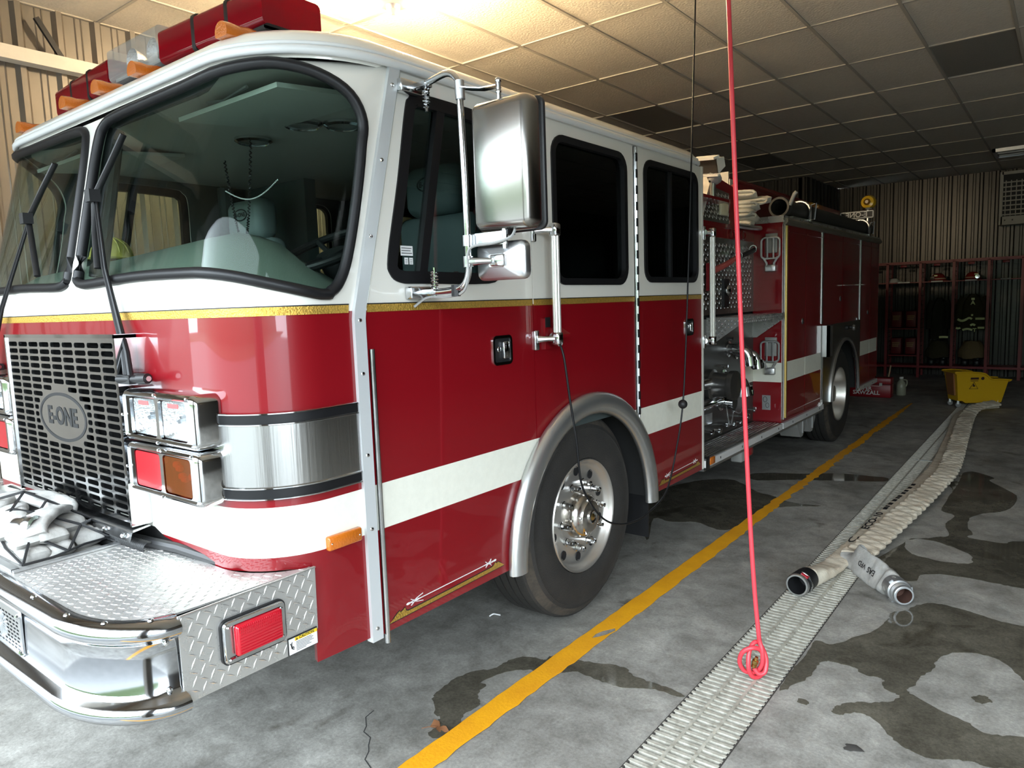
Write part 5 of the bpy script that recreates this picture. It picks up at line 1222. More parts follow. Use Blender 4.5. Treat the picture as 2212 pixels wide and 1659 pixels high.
# treadplate shelf with gussets
sh = empty('pump_shelf', (XP+0.12, 5.6, 1.46), TRUCK)
MB().box(XP, XS+0.015, 5.10, 6.08, 1.452, 1.462).build('shelf_top', tread, sh, 0)
MB().box(XS+0.010, XS+0.018, 5.10, 6.08, 1.418, 1.464).build('shelf_lip', tread, sh, 0)
lugs(MB(), lambda u, v, h: (XS+0.018+h, u, v), lambda u, v: True, 5.12, 6.07, 1.428, 1.460, 0.020, 0.010, 0.003, 0.002, rot=60).build('tread_bars', alu, sh, 0, kind='stuff')
for y in (5.10, 6.072):
    g = MB().prism([(XP, 1.455), (XS+0.015, 1.455), (XS+0.015, 1.415), (XP+0.04, 1.26), (XP, 1.26)], lambda u, v, t: (u, y+0.008*t, v)).build('shelf_gusset', tread, sh, 0)
lugs(MB(), lambda u, v, h: (u, 5.10-h, v), lambda u, v: inpoly(u, v, [(XP+0.01, 1.44), (XS, 1.44), (XS, 1.425), (XP+0.045, 1.28), (XP+0.01, 1.28)]), XP, XS, 1.27, 1.45, 0.024, 0.012, 0.0035, 0.002, rot=60).build('tread_bars', chrome_worn, sh, 0, kind='stuff')
# discharge outlets, intake, drain valves
def outlet(y, z, r, elbow=True, cap=True):
    o = empty('hose_outlet', (XP, y, z), TRUCK)
    MB().lathe([(r*1.5, 0), (r*1.5, 0.012), (r*1.1, 0.016), (r, 0.05)], (XP, y, z), (1, 0, 0), 22).build('outlet_flange', chrome_worn, o)
    if elbow:
        P = smooth([(XP+0.04, y, z), (XP+0.09, y, z), (XP+0.14, y+0.01, z-0.02), (XP+0.165, y+0.015, z-0.07)], 5, closed=False)
        MB().tube(P, r*0.95, 16).build('outlet_elbow', chrome_worn, o)
        MB().cyl((XP+0.165, y+0.015, z-0.06), (XP+0.175, y+0.017, z-0.13), r*1.25, 20).build('outlet_cap', chrome, o)
        for a in range(3): MB().box(XP+0.165+r*1.2*math.cos(a*2.1)-0.01, XP+0.165+r*1.2*math.cos(a*2.1)+0.01, y+0.015+r*1.2*math.sin(a*2.1)-0.01, y+0.015+r*1.2*math.sin(a*2.1)+0.012, z-0.125, z-0.08).build('cap_lug', chrome, o, 0)
    else:
        MB().cyl((XP+0.04, y, z), (XP+0.12, y, z), r*1.15, 22).build('outlet_cap', chrome, o)
        for a in range(4): MB().obox((XP+0.10, y+r*1.25*math.cos(a*PI/2+0.4), z+r*1.25*math.sin(a*PI/2+0.4)), (1, 0, 0), (0, math.cos(a*PI/2+0.4), math.sin(a*PI/2+0.4)), (0, -math.sin(a*PI/2+0.4), math.cos(a*PI/2+0.4)), 0.012, 0.018, 0.010).build('cap_lug', chrome, o, 0)
    MB().lathe([(0.0, 0.05), (0.012, 0.05), (0.012, 0.0)], (XP, y-0.02, z+r*2.0), (1, 0, 0), 10).build('valve_knob', chrome, o)
outlet(5.52, 1.20, 0.042); outlet(5.42, 0.975, 0.050); outlet(5.36, 0.80, 0.048, False); outlet(5.70, 1.16, 0.036)
MB().cyl((XP+0.02, 4.9, 0.98), (XP+0.02, 5.36, 0.98), 0.05, 16).cyl((XP+0.02, 4.9, 0.82), (XP+0.02, 5.30, 0.82), 0.042, 16).build('intake_manifold', chrome, TRUCK)
MB().lathe([(0.115, 0), (0.115, 0.04), (0.095, 0.05), (0.09, 0.16), (0.11, 0.17), (0.11, 0.21), (0.0, 0.215)], (XP, 5.14, 0.96), (1, 0, 0), 28).build('main_intake', mat('intake_metal', (0.22, 0.21, 0.20), 0.3, metal=0.9), TRUCK)
b = MB()
for k in range(40):
    t = k/39; b.sphere((XP+0.09+0.03*math.sin(t*3), 5.36+0.26*t, 0.76-0.11*math.sin(PI*t)+0.12*t), 0.006, 6)
b.build('cap_chain', alu, TRUCK, 0, kind='stuff')
b = MB()
for k in range(36):
    t = k/35; b.sphere((XP+0.10, 5.24+0.16*t, 0.78-0.15*math.sin(PI*t)), 0.006, 6)
b.build('cap_chain', alu, TRUCK, 0, kind='stuff')
rnv = random.Random(4)
for k in range(7):
    y = 5.02+k*0.15; z = 0.63+rnv.uniform(-0.03, 0.04)
    d = empty('drain_valve', (XP, y, z), TRUCK)
    MB().cyl((XP, y, z), (XP+0.07, y, z), 0.012, 10).build('valve_stem', chrome_worn, d); MB().lathe([(0.0, 0.02), (0.022, 0.016), (0.024, 0.0), (0.0, -0.004)], (XP+0.07, y, z), (1, 0, 0), 14).build('valve_knob', chrome, d)
MB().box(XP, XP+0.012, 5.0, 5.18, 0.66, 0.74).build('drain_plate', chrome_worn, TRUCK, 0)
gp = MB().box(-2.055, -1.985, YR0-0.003, YR0, 0.640, 0.765).build('instruction_plate', alu, TRUCK, 0)
b = MB()
for (x, z), r in (((-2.03, 0.73), 0.016), ((-2.01, 0.68), 0.014)):
    b.tube([(x+r*math.cos(t), YR0-0.0035, z+1.5*r*math.sin(t)) for t in [2*PI*k/14 for k in range(14)]], 0.0022, 4, closed=True)
b.build('plate_print', ink, gp, 0)
# folding steps
def fstep(zc_):
    s_ = empty('folding_step', (-1.985, YR0-0.02, zc_), TRUCK); y = YR0-0.028
    b = MB(); cx_ = -1.985
    b.tube([(cx_+p, y, zc_+q) for p, q in rrect(-0.075, 0.075, -0.07, 0.10, 0.03, 4)], 0.009, 8, closed=True)
    for dx in (-0.025, 0.025): b.tube([(cx_+dx, y, zc_+0.10), (cx_+dx, y, zc_-0.07)], 0.008, 8)
    b.tube([(cx_-0.06, y, zc_-0.06), (cx_-0.03, y, zc_-0.11), (cx_-0.03, y, zc_-0.14)], 0.010, 8); b.tube([(cx_+0.06, y, zc_-0.06), (cx_+0.03, y, zc_-0.11), (cx_+0.03, y, zc_-0.14)], 0.010, 8)
    b.build('step_frame', alu, s_)
    MB().rbox((cx_, YR0-0.018, zc_-0.150), (0.045, 0.020, 0.030), 0.010).build('step_hinge', alu, s_)
    MB().rbox((cx_+0.002, YR0-0.006, zc_+0.055), (0.050, 0.006, 0.080), 0.006).build('step_plate', grey_plastic, s_)
fstep(1.985); fstep(1.125)
# grab rail behind the cab
grab(4.545, -1.860, 1.33, 2.03, 4.47)

# ---- on top: hose bed walls, suction hose, lights
hb = MB().box(-2.36, -2.33, 6.12, 9.75, 2.22, 2.62).box(-3.95, -3.92, 6.12, 9.75, 2.22, 2.62).box(-3.95, -2.33, 9.70, 9.75, 2.22, 2.50); hb.build('hose_bed', red, TRUCK, 0)
MB().box(-2.37, -2.32, 6.05, 6.12, 2.20, 2.60).box(-2.75, -2.33, 6.04, 6.06, 2.45, 2.66).box(-2.6, -2.30, 6.02, 6.05, 2.40, 2.44).build('hose_bed_gate', mat('cream_paint', (0.68, 0.63, 0.54), 0.5), TRUCK, 0)
MB().tube([(-2.335, 6.15, 2.60), (-2.335, 9.72, 2.54)], 0.018, 8).build('hose_bed_rail', red, TRUCK)
sh_ = empty('suction_hose', (-1.985, 8.0, 2.36), TRUCK)
b = MB(); pr_ = [(0.068, 0), (0.085, 0), (0.088, 0.012), (0.085, 0.09), (0.076, 0.10)]
for k in range(60): pr_ += [(0.0775, 0.11+k*0.05), (0.0735, 0.135+k*0.05)]
pr_ += [(0.076, 3.14), (0.088, 3.15), (0.088, 3.24), (0.070, 3.25), (0.066, 0.02)]
b.lathe(pr_, (-1.985, 6.28, 2.348), (0, 1, 0), 24); b.build('suction_tube', mat('suction_rubber', (0.035, 0.033, 0.030), 0.6), sh_, 40)
MB().tube([(-1.90, 6.30, 2.36), (-1.86, 6.28, 2.44), (-1.84, 6.28, 2.46)], 0.016, 8).build('coupling_lug', grey_plastic, sh_)
MB().box(-2.09, -1.90, 6.40, 9.4, 2.258, 2.275).build('suction_tray', alu, sh_, 0)
for y in (6.86, 9.25):
    P = [(-1.985+0.095*math.cos(t), y, 2.35+0.095*math.sin(t)) for t in [PI*k/10 for k in range(11)]]
    MB().tube([(P[0][0], y, 2.26)]+P+[(P[-1][0], y, 2.26)], 0.012, 8).build('hose_clamp', alu, sh_)
    MB().tube([(-1.885+a, y-0.06+c_, z) for a, c_, z in ((0, 0, 2.27), (0.02, 0.0, 2.40), (0.06, 0.01, 2.41), (0.045, 0.02, 2.27))], 0.007, 8, closed=True).build('clamp_handle', chrome, sh_)
# telescoping floodlight behind the cab
fl_ = empty('floodlight', (-1.99, 4.85, 2.5), TRUCK); fw_ = mat('floodlight_white', (0.80, 0.78, 0.72), 0.4)
R_ = np.array(Matrix.Rotation(math.radians(22), 3, 'X')@Matrix.Rotation(math.radians(-18), 3, 'Z'))
b = MB(); tr_ = [np.array(p) for p in ((-0.085, -0.05, -0.05), (0.085, -0.05, -0.05), (0.085, -0.05, 0.055), (-0.085, -0.05, 0.055), (-0.06, 0.06, -0.03), (0.06, 0.06, -0.03), (0.06, 0.06, 0.035), (-0.06, 0.06, 0.035))]
cfl = np.array((-1.985, 4.85, 2.515))
b.add([R_@p+cfl for p in tr_], [(0, 4, 5, 1), (1, 5, 6, 2), (2, 6, 7, 3), (3, 7, 4, 0), (4, 7, 6, 5)]); b.build('lamp_housing', fw_, fl_, 0)
MB().add([R_@np.array(p)+cfl for p in ((-0.078, -0.049, -0.044), (0.078, -0.049, -0.044), (0.078, -0.049, 0.048), (-0.078, -0.049, 0.048))], [(0, 1, 2, 3)]).build('lamp_glass', mat('lamp_reflect', (0.35, 0.33, 0.30), 0.15, metal=0.9), fl_, 0)
b = MB(); b.obox(R_@np.array((0, -0.055, 0.062))+cfl, R_@np.array((1, 0, 0)), R_@np.array((0, 1, 0)), R_@np.array((0, 0, 1)), 0.092, 0.03, 0.008); b.obox(R_@np.array((0, -0.055, -0.056))+cfl, R_@np.array((1, 0, 0)), R_@np.array((0, 1, 0)), R_@np.array((0, 0, 1)), 0.092, 0.014, 0.006); b.build('lamp_hood', fw_, fl_, 0)
MB().cyl((-1.985, 4.86, 2.30), (-1.985, 4.86, 2.46), 0.020, 12).cyl((-1.985, 4.86, 2.42), (-1.985, 4.86, 2.47), 0.032, 12).build('lamp_post', chrome_worn, fl_)
MB().lathe([(0.012, -0.06), (0.05, -0.03), (0.055, 0.0), (0.0, 0.01)], (-1.97, 4.87, 2.44), (0.3, 0.5, 0.5), 14).build('lamp_swivel', grey_plastic, fl_)
MB().box(-2.13, -1.96, 4.60, 5.1, 2.28, 2.30).build('lamp_bracket', red, fl_, 0)
# rear beacon and name bar
bc_ = empty('rear_beacon', (-2.0, 9.75, 2.6), TRUCK)
MB().cyl((-2.01, 9.75, 2.22), (-2.01, 9.75, 2.62), 0.018, 10).build('beacon_post', alu, bc_)
MB().lathe([(0.0, 0.0), (0.06, 0.0), (0.058, 0.02), (0.045, 0.03)], (-2.01, 9.75, 2.605), (0, 0, 1), 20).build('beacon_base', chrome, bc_)
MB().lathe([(0.085, -0.05), (0.088, 0.0), (0.07, 0.045), (0.0, 0.06)], (-2.01, 9.75, 2.695), (0, -1, 0), 22).build('beacon_lens', mat('beacon_yellow', (0.85, 0.52, 0.02), 0.15, coat=0.8), bc_)
MB().lathe([(0.02, 0.0), (0.04, 0.01), (0.02, 0.03), (0.0, 0.03)], (-2.01, 9.70, 2.695), (0, -1, 0), 12).build('beacon_bulb', mat('beacon_bulb_dark', (0.25, 0.12, 0.01), 0.3), bc_)
nb = empty('name_bar', (-2.1, 9.72, 2.48), TRUCK)
o = rrect(-2.32, -1.94, 2.505, 2.595, 0.015, 3)
panel(MB(), o, [inset(o, 0.012)], lambda u, v, d: (u, 9.72+d, v), 0.012).build('name_bar_frame', paper, nb, 0)
tb = MB(); text_on(tb, 'E-ONE', 0.085, (-2.13, 9.712, 2.55), (-1, 0, 0), (0, 0, 1), bold=0.002); tb.build('name_bar_letters', paper, nb, 0)
MB().box(-2.31, -1.95, 9.728, 9.735, 2.515, 2.585).build('name_bar_back', black, nb, 0)
MB().tube([(-2.40, 9.73, 2.50), (-2.25, 9.73, 2.49), (-2.05, 9.73, 2.49), (-1.97, 9.73, 2.24)], 0.012, 8).build('name_bar_arm', alu, nb)
MB().lathe([(0.0, 0.04), (0.03, 0.03), (0.035, 0.0), (0.02, -0.02)], (-2.38, 9.70, 2.60), (0.3, -0.8, 0.3), 14).build('clear_spot', mirror_m, nb)
# ------------------------------------------------------------------ trench drain grate
grate = thing('trench_grate', ((GX0+GX1)/2, 5, 0), label='long pale slatted drain grate let into the concrete floor', cat='drain grate')
grate_m = mat('grate_bar', (0.60, 0.58, 0.50), 0.55, metal=0.15, var=0.35, vscale=25, col2=(0.30, 0.28, 0.23))
GP = 0.0335
gxm = (GX0+GX1)/2
gme, _ = MB().box(GX0+0.004, GX1-0.004, -0.0078, 0.0078, -0.022, 0.003).mesh('grate_bar', grate_m, 0, centre=(gxm, 0, -0.0095))
n0 = int((1.20-GY0)/GP)
for k in range(300): place('grate_bar', gme, (gxm, GY0+(n0+k+0.5)*GP, -0.0095), grate)
b = MB()
for k in list(range(n0))+list(range(n0+300, int((GY1-GY0)/GP))):
    y = GY0+(k+0.5)*GP; b.box(GX0+0.004, GX1-0.004, y-0.0085, y+0.0085, -0.022, 0.003)
b.build('grate_bars_far', grate_m, grate, 0, kind='stuff')
for x in (GX0+0.095, GX0+0.188): MB().box(x-0.006, x+0.006, GY0, GY1, -0.030, 0.0045).build('grate_rib', grate_m, grate, 0)
for x in (GX0+0.004, GX1-0.004): MB().box(x-0.005, x+0.005, GY0, GY1, -0.05, 0.001).build('grate_edge', mat('grate_edge_dark', (0.05, 0.045, 0.04), 0.7), grate, 0)
MB().tube([(GX0+0.07, 7.62, 0.007), (GX0+0.21, 7.62, 0.007)], 0.006, 8).build('grate_lift_bar', alu, grate)

# ------------------------------------------------------------------ supply hose on the floor
def ribbon(mb, pts, sides, hw, ht, n=14, wrinkle=0.0, seed=1, step=0.02, slot=None, rot=None):
    """flat hose: pts centre line, sides = direction of the wide axis at each point, hw/ht half width/thickness lists"""
    P = np.array(pts, float); S = np.array(sides, float); HW = np.array(hw, float); HT = np.array(ht, float)
    seg = np.linalg.norm(np.diff(P, axis=0), axis=1); s = np.concatenate(([0], np.cumsum(seg))); L = s[-1]
    m = max(3, int(L/step)); rnd_ = random.Random(seed); ph = [rnd_.uniform(0, 6.28) for _ in range(6)]
    V = []
    for i in range(m+1):
        t = L*i/m; p = np.array([np.interp(t, s, P[:, k]) for k in range(3)]); sd_ = np.array([np.interp(t, s, S[:, k]) for k in range(3)])
        t2 = min(L, t+0.03); t1 = max(0, t-0.03)
        T = np.array([np.interp(t2, s, P[:, k])-np.interp(t1, s, P[:, k]) for k in range(3)]); T /= np.linalg.norm(T)+1e-9
        sd_ = sd_-T*sd_.dot(T); sd_ /= np.linalg.norm(sd_); up_ = np.cross(sd_, T); w = np.interp(t, s, HW); h = np.interp(t, s, HT)
        for j in range(n):
            a = 2*PI*(j+0.5)/n; ca, sa = math.cos(a), math.sin(a)
            e = 0.45; x_ = math.copysign(abs(ca)**e, ca)*w; y_ = math.copysign(abs(sa)**0.75, sa)*h
            if wrinkle and sa > 0: y_ += wrinkle*(math.sin(t*62+ph[0]+2.2*x_/w+1.5*math.sin(t*9+ph[1]))*0.6+math.sin(t*115+ph[2]-1.7*x_/w+math.sin(t*23))*0.4)*(0.35+0.65*abs(math.sin(t*3.1+ph[3])))
            if wrinkle: x_ += wrinkle*0.6*math.sin(t*50+ph[4])*math.copysign(1, ca)*(abs(ca) > 0.8)
            V.append(p+sd_*x_+up_*y_)
    F = [(i*n+j, i*n+(j+1) % n, (i+1)*n+(j+1) % n, (i+1)*n+j) for i in range(m) for j in range(n)]+[tuple(range(n)), tuple(range(m*n, (m+1)*n))]
    return mb.add(V, F, slot)
hose = thing('supply_hose', (-0.95, 7.0, 0), label='long pale canvas fire hose doubled along the drain grate', cat='fire hose')
A_ = [(-1.081, 3.985), (-1.070, 4.05), (-1.055, 4.15), (-1.035, 4.4), (-1.015, 4.7), (-0.990, 5.1), (-0.967, 5.7), (-0.918, 6.4), (-0.893, 7.0), (-0.888, 7.5), (-0.92, 8.2), (-0.955, 8.9), (-1.01, 9.8), (-1.04, 10.3), (-1.035, 10.62), (-0.99, 10.84), (-0.91, 11.00), (-0.80, 11.12), (-0.72, 11.19)]
A_ = [tuple(q) for q in smooth(A_, 4, closed=False)]
za = [0.060 if y < 3.97 else (0.060-(y-3.97)/0.33*0.038 if y < 4.3 else 0.022+max(0, y-10.6)*0.07) for x, y in A_]
hwA = [0.052 if y < 3.97 else min(0.066, 0.052+(y-3.97)*0.05) for x, y in A_]
htA = [0.052 if y < 3.97 else max(0.017, 0.052-(y-3.97)/0.33*0.035) for x, y in A_]
ribbon(MB(), [(x, y, z) for (x, y), z in zip(A_, za)], [(1, 0, 0)]*len(A_), hwA, htA, 18, 0.0035, 3).build('hose_lower_run', canvas, hose, 50)
B_ = [(-0.955, 4.50), (-0.930, 4.72), (-0.893, 5.2), (-0.84, 5.9), (-0.80, 6.6), (-0.782, 7.0), (-0.80, 7.6), (-0.855, 8.5), (-0.91, 9.5), (-0.945, 10.2), (-0.945, 10.5), (-0.915, 10.70), (-0.85, 10.86), (-0.77, 10.97), (-0.70, 11.04)]
B_ = [tuple(q) for q in smooth(B_, 4, closed=False)]
ribbon(MB(), [(x, y, 0.050+max(0, y-10.4)*0.12) for x, y in B_], [(1, 0, -0.10)]*len(B_), [0.080]*len(B_), [0.016]*len(B_), 22, 0.0105, 8, 0.014).build('hose_upper_run', canvas, hose, 50)
# end folded over towards the male coupling
Cp = [(-0.960, 4.50, 0.055), (-0.945, 4.42, 0.072), (-0.905, 4.35, 0.074), (-0.84, 4.27, 0.070), (-0.76, 4.18, 0.066), (-0.70, 4.11, 0.062), (-0.665, 4.07, 0.060)]
Cs = [(1, 0.0, 0.1), (0.5, -0.1, 0.9), (0.25, 0.25, 0.95), (0.30, 0.22, 0.93), (0.35, 0.25, 0.9), (0.5, 0.3, 0.7), (0.5, 0.3, 0.7)]
ribbon(MB(), [tuple(q) for q in smooth(Cp, 5, closed=False)], [tuple(q) for q in smooth(Cs, 5, closed=False)], [0.080]*21+[0.068]*5+[0.054]*5, [0.012]*18+[0.02]*5+[0.04]*5+[0.052]*3, 18, 0.003, 5, 0.015).build('hose_folded_end', canvas_w, hose, 50)
def coupling(c, ax, m1, m2, male):
    cp = empty('hose_coupling', c, hose); R = 0.058
    if not male:
        MB().lathe([(0.050, -0.03), (0.060, -0.03), (0.062, 0.0), (0.062, 0.075), (0.058, 0.085), (0.058, 0.10), (0.050, 0.10)], c, ax, 36).build('coupling_sleeve', m1, cp, 40)
        MB().lathe([(0.058, 0.098), (0.0615, 0.100), (0.0615, 0.112), (0.0570, 0.118), (0.0490, 0.118), (0.0470, 0.105), (0.0470, -0.03), (0.0, -0.03)], c, ax, 36, slots=[0, 0, 0, 0, 1, 1, 1]).build('coupling_ring', [m2, black], cp, 40)
        a_ = np.array(ax, float)/np.linalg.norm(ax)
        MB().tube([np.array(c)+a_*0.072+0.064*(math.cos(t)*np.array((1, 0, 0))+math.sin(t)*np.array((0, 0, 1.0))) for t in [-0.6+0.12*k for k in range(18)]], 0.004, 6).build('coupling_bail', chrome, cp)
        MB().obox(np.array(c)+a_*0.085+np.array((0.03, 0, 0.052)), (1, 0, -0.5), a_, (0.5, 0, 1), 0.020, 0.012, 0.004).build('coupling_tag', red_plastic, cp, 0)
    else:
        MB().lathe([(0.050, -0.03), (0.058, -0.03), (0.060, 0.0), (0.060, 0.05), (0.052, 0.055), (0.050, 0.062), (0.053, 0.066), (0.050, 0.070), (0.053, 0.074), (0.050, 0.078), (0.053, 0.082), (0.050, 0.086), (0.050, 0.105), (0.046, 0.108), (0.039, 0.108), (0.038, 0.02), (0.0, 0.02)], c, ax, 36, slots=[0]*14+[1, 1]).build('coupling_body', [m1, mat('rust_dark', (0.07, 0.03, 0.02), 0.8)], cp, 35)
        for k in range(3):
            t = k*2.09+1.2; a_ = np.array(ax, float)/np.linalg.norm(ax); u1 = np.cross(a_, (0, 0, 1)); u1 /= np.linalg.norm(u1); u2 = np.cross(a_, u1)
            d = u1*math.cos(t)+u2*math.sin(t); MB().obox(np.array(c)+a_*0.022+d*0.062, a_, d, np.cross(a_, d), 0.020, 0.008, 0.011).build('coupling_lug', m1, cp, 0)
coupling((-1.085, 3.935, 0.062), (-0.10, -1, 0.03), blacksatin, alu, False)
coupling((-0.668, 4.075, 0.0605), (0.50, -0.80, 0.0), mat('dull_cast_aluminium', (0.52, 0.53, 0.54), 0.42, metal=0.85), alu, True)
# stencil on the lower run, following the hose
ys = np.array([p[1] for p in A_]); xs_ = np.array([p[0] for p in A_])
def onA(y, lat): return (np.interp(y, ys, xs_)+lat, y, 0.0425)
b = MB(); v, f = text_geo('ECO-10', 0.10, 0.002); mxv = max(p[0] for p in v)
# letters stand across the hose: reading direction is +Y, tops towards -X
b.add([onA(5.30+p[0]*1.35, -0.036-p[1]*0.62) for p in v], f)
yy = 5.62; rk = random.Random(2)
while yy < 6.45:
    l = rk.uniform(0.03, 0.07); b.add([onA(yy+a, -0.036+c_) for a, c_ in ((0, -0.014), (l, -0.014), (l, 0.014), (0, 0.014))], [(0, 1, 2, 3)]); yy += l+rk.choice((0.012, 0.03, 0.05))
b.add([onA(4.84+0.085*math.cos(t)*r, -0.034+0.022*math.sin(t)*r) for r in (1, 0.72) for t in [0.8+4.4*k/14 for k in range(15)]], [(i, i+1, 16+i, 15+i) for i in range(14)])
b.build('hose_stencil', ink, hose, 0, kind='stuff')
cd = np.array((0.075, -0.09, -0.004)); cd /= np.linalg.norm(cd); cup = np.array((0.30, 0.22, 0.93)); cup -= cd*cup.dot(cd); cup /= np.linalg.norm(cup); cn = np.cross(cd, cup)
cn = cn if cn[1] < 0 else -cn
b = MB(); text_on(b, 'EAS', 0.046, np.array((-0.80, 4.222, 0.068))+cn*0.019, -cd, -cup, bold=0.0006); text_on(b, 'VFD', 0.042, np.array((-0.862, 4.297, 0.072))+cn*0.0185, -cd, -cup, bold=0.0004)
b.build('hose_marking', ink, hose, 0)

# ------------------------------------------------------------------ hanging red air hose with its knot
ah = thing('air_hose', (-1.0, 2.87, 0), label='thin red air hose hanging from the ceiling with a knotted end', cat='air hose')
P = [(-1.140, 2.87, 3.66), (-1.112, 2.87, 2.90), (-1.080, 2.87, 2.10), (-1.050, 2.87, 1.40), (-1.018, 2.87, 0.75), (-0.995, 2.87, 0.40), (-0.978, 2.87, 0.22)]
dx, dy = math.cos(0.66), math.sin(0.66)
def K(a, c_, o): return (-0.985+a*dx-o*dy*1.0, 2.87+a*dy+o*dx*1.0, c_)
kn = [K(0.012, 0.175, 0.0), K(0.020, 0.13, -0.012), K(0.018, 0.075, -0.012), K(-0.005, 0.035, 0.0), K(-0.045, 0.035, 0.012), K(-0.068, 0.075, 0.010), K(-0.062, 0.125, -0.004), K(-0.030, 0.150, -0.016), K(0.008, 0.140, -0.008), K(0.034, 0.100, 0.010), K(0.038, 0.050, 0.014), K(0.018, 0.012, 0.008), K(-0.022, 0.022, -0.010), K(-0.040, 0.070, -0.018), K(-0.030, 0.130, 0.0), K(-0.004, 0.160, 0.014), K(0.022, 0.148, 0.018), K(0.040, 0.095, 0.0), K(0.030, 0.045, -0.018), K(0.002, 0.038, -0.020), K(-0.016, 0.062, -0.014)]
MB().tube(smooth(P+kn, 5, closed=False), 0.0095, 10).build('hose_line', pink_hose, ah, 60)
c0 = np.array(K(-0.017, 0.066, -0.014)); c1 = np.array(K(-0.008, 0.105, -0.020)); d = (c1-c0)/np.linalg.norm(c1-c0)
MB().lathe([(0.011, 0), (0.012, 0.014), (0.008, 0.016), (0.013, 0.018), (0.013, 0.032), (0.007, 0.034), (0.007, 0.048), (0.0, 0.048)], c0, d, 12).build('brass_fitting', brass, ah, 30)

# ------------------------------------------------------------------ black charging cord
cordt = thing('charging_cord', (-1.8, 3.9, 1.0), label='black power cord drooping from the ceiling to the truck door', cat='cord')
CP = [(-1.845, 2.695, 1.452), (-1.80, 2.66, 1.43), (-1.775, 2.655, 1.36), (-1.76, 2.672, 1.168), (-1.75, 2.699, 0.992), (-1.75, 2.729, 0.792), (-1.75, 2.805, 0.675), (-1.75, 2.908, 0.574), (-1.75, 3.04, 0.506), (-1.75, 3.207, 0.47), (-1.75, 3.388, 0.473), (-1.75, 3.614, 0.543), (-1.75, 3.757, 0.782), (-1.75, 3.836, 1.005), (-1.75, 3.879, 1.305), (-1.75, 3.909, 1.624), (-1.75, 3.963, 2.256), (-1.75, 4.04, 3.286), (-1.75, 4.07, 3.66)]
MB().tube(smooth(CP, 6, closed=False), 0.0052, 8).build('cord_line', blacksatin, cordt, 60)
MB().sphere((-1.75, 3.836, 1.005), 0.027, 16).build('cord_stop_ball', black, cordt)
MB().cyl((-1.868, 2.705, 1.462), (-1.835, 2.690, 1.448), 0.020, 14).cyl((-1.835, 2.690, 1.448), (-1.80, 2.662, 1.43), 0.012, 10).build('cord_plug', grey_plastic, cordt)
MB().box(-1.81, -1.69, 4.02, 4.14, 3.60, 3.652).build('cord_ceiling_box', grey_plastic, cordt, 0)

# ------------------------------------------------------------------ hose bundle and net in the bumper well
bh = thing('bumper_hose', (-3.1, 0.95, 0.67), label='white fire hose folded in the front bumper well under the net', cat='fire hose')
rh = random.Random(11)
k = 0
for lay in range(4):
    for row in range(3):
        y = 0.84+row*0.095+rh.uniform(-0.012, 0.012); z = 0.695+lay*0.050+rh.uniform(-0.004, 0.004); x1 = -2.735-0.008*lay+rh.uniform(-0.035, 0.008)
        if lay == 3 and row == 2: x1 -= 0.12
        if lay == 3 and row == 1: x1 -= 0.03
        x0 = -3.52+rh.uniform(-0.01, 0.03); tilt = rh.uniform(-0.25, 0.25)
        pts = [(x0, y, z), ((x0+x1)/2, y+rh.uniform(-0.015, 0.015), z+0.004), (x1-0.06, y, z), (x1-0.015, y, z+0.002), (x1, y, z+0.014), (x1-0.015, y, z+0.028), (x1-0.06, y, z+0.030), ((x0+x1)/2, y+0.01, z+0.030), (x0+0.02, y, z+0.028)]
        pts = [tuple(q) for q in smooth(pts, 4, closed=False)]
        ribbon(MB(), pts, [(0, 1, tilt)]*len(pts), [0.048]*len(pts), [0.0125]*len(pts), 12, 0.0015, k, 0.02).build('hose_fold', canvas_w, bh, 60); k += 1
# a cross-laid loop and the coupling on top
for (xa, ya), (xb, yb), z in (((-2.80, 0.86), (-3.05, 1.04), 0.895), ((-2.88, 0.83), (-3.25, 0.95), 0.895), ((-3.1, 0.82), (-3.45, 1.02), 0.90), ((-3.0, 1.03), (-3.4, 1.0), 0.905)):
    pts = [tuple(q) for q in smooth([(xa, ya, z-0.025), (xa-0.03, ya+0.01, z), ((xa+xb)/2, (ya+yb)/2, z+0.018), (xb+0.03, yb-0.01, z), (xb, yb, z-0.03)], 5, closed=False)]
    ribbon(MB(), pts, [(0.55, 0.8, 0.05)]*len(pts), [0.050]*len(pts), [0.016]*len(pts), 12, 0.003, k, 0.02).build('hose_fold', canvas_w, bh, 60); k += 1
MB().lathe([(0.036, -0.03), (0.046, -0.03), (0.048, 0.0), (0.044, 0.01), (0.048, 0.02), (0.048, 0.04), (0.036, 0.042)], (-2.87, 0.865, 0.885), (0.75, 0.55, 0.05), 24).build('hose_coupling', chrome_worn, bh, 40)
net = MB(); NX, NY = 9, 5
def nz(i, j):
    x = -3.55+i*0.103; y = 0.80+j*0.072
    e = min(i, NX-1-i)/4; f_ = min(j, NY-1-j)/2
    return (x+0.035*math.sin(i*1.7+j), y+0.012*math.sin(i*2.3+j*1.9), 0.815+0.165*min(1, e*0.9)**0.6*min(1, f_*1.2+0.2)**0.5)
for i in range(NX):
    for j in range(NY):
        if i+1 < NX and j+1 < NY:
            net.tube([nz(i, j), nz(i+1, j+1)], 0.005, 5) if (i+j) % 2 == 0 else net.tube([nz(i+1, j), nz(i, j+1)], 0.005, 5)
for j in (0, NY-1): net.tube([nz(i, j) for i in range(NX)], 0.0045, 5)
for i in (0, NX-1): net.tube([nz(i, j) for j in range(NY)], 0.0045, 5)
net.build('cargo_net', black, label='black elastic cargo net stretched over the bumper hose', cat='net')

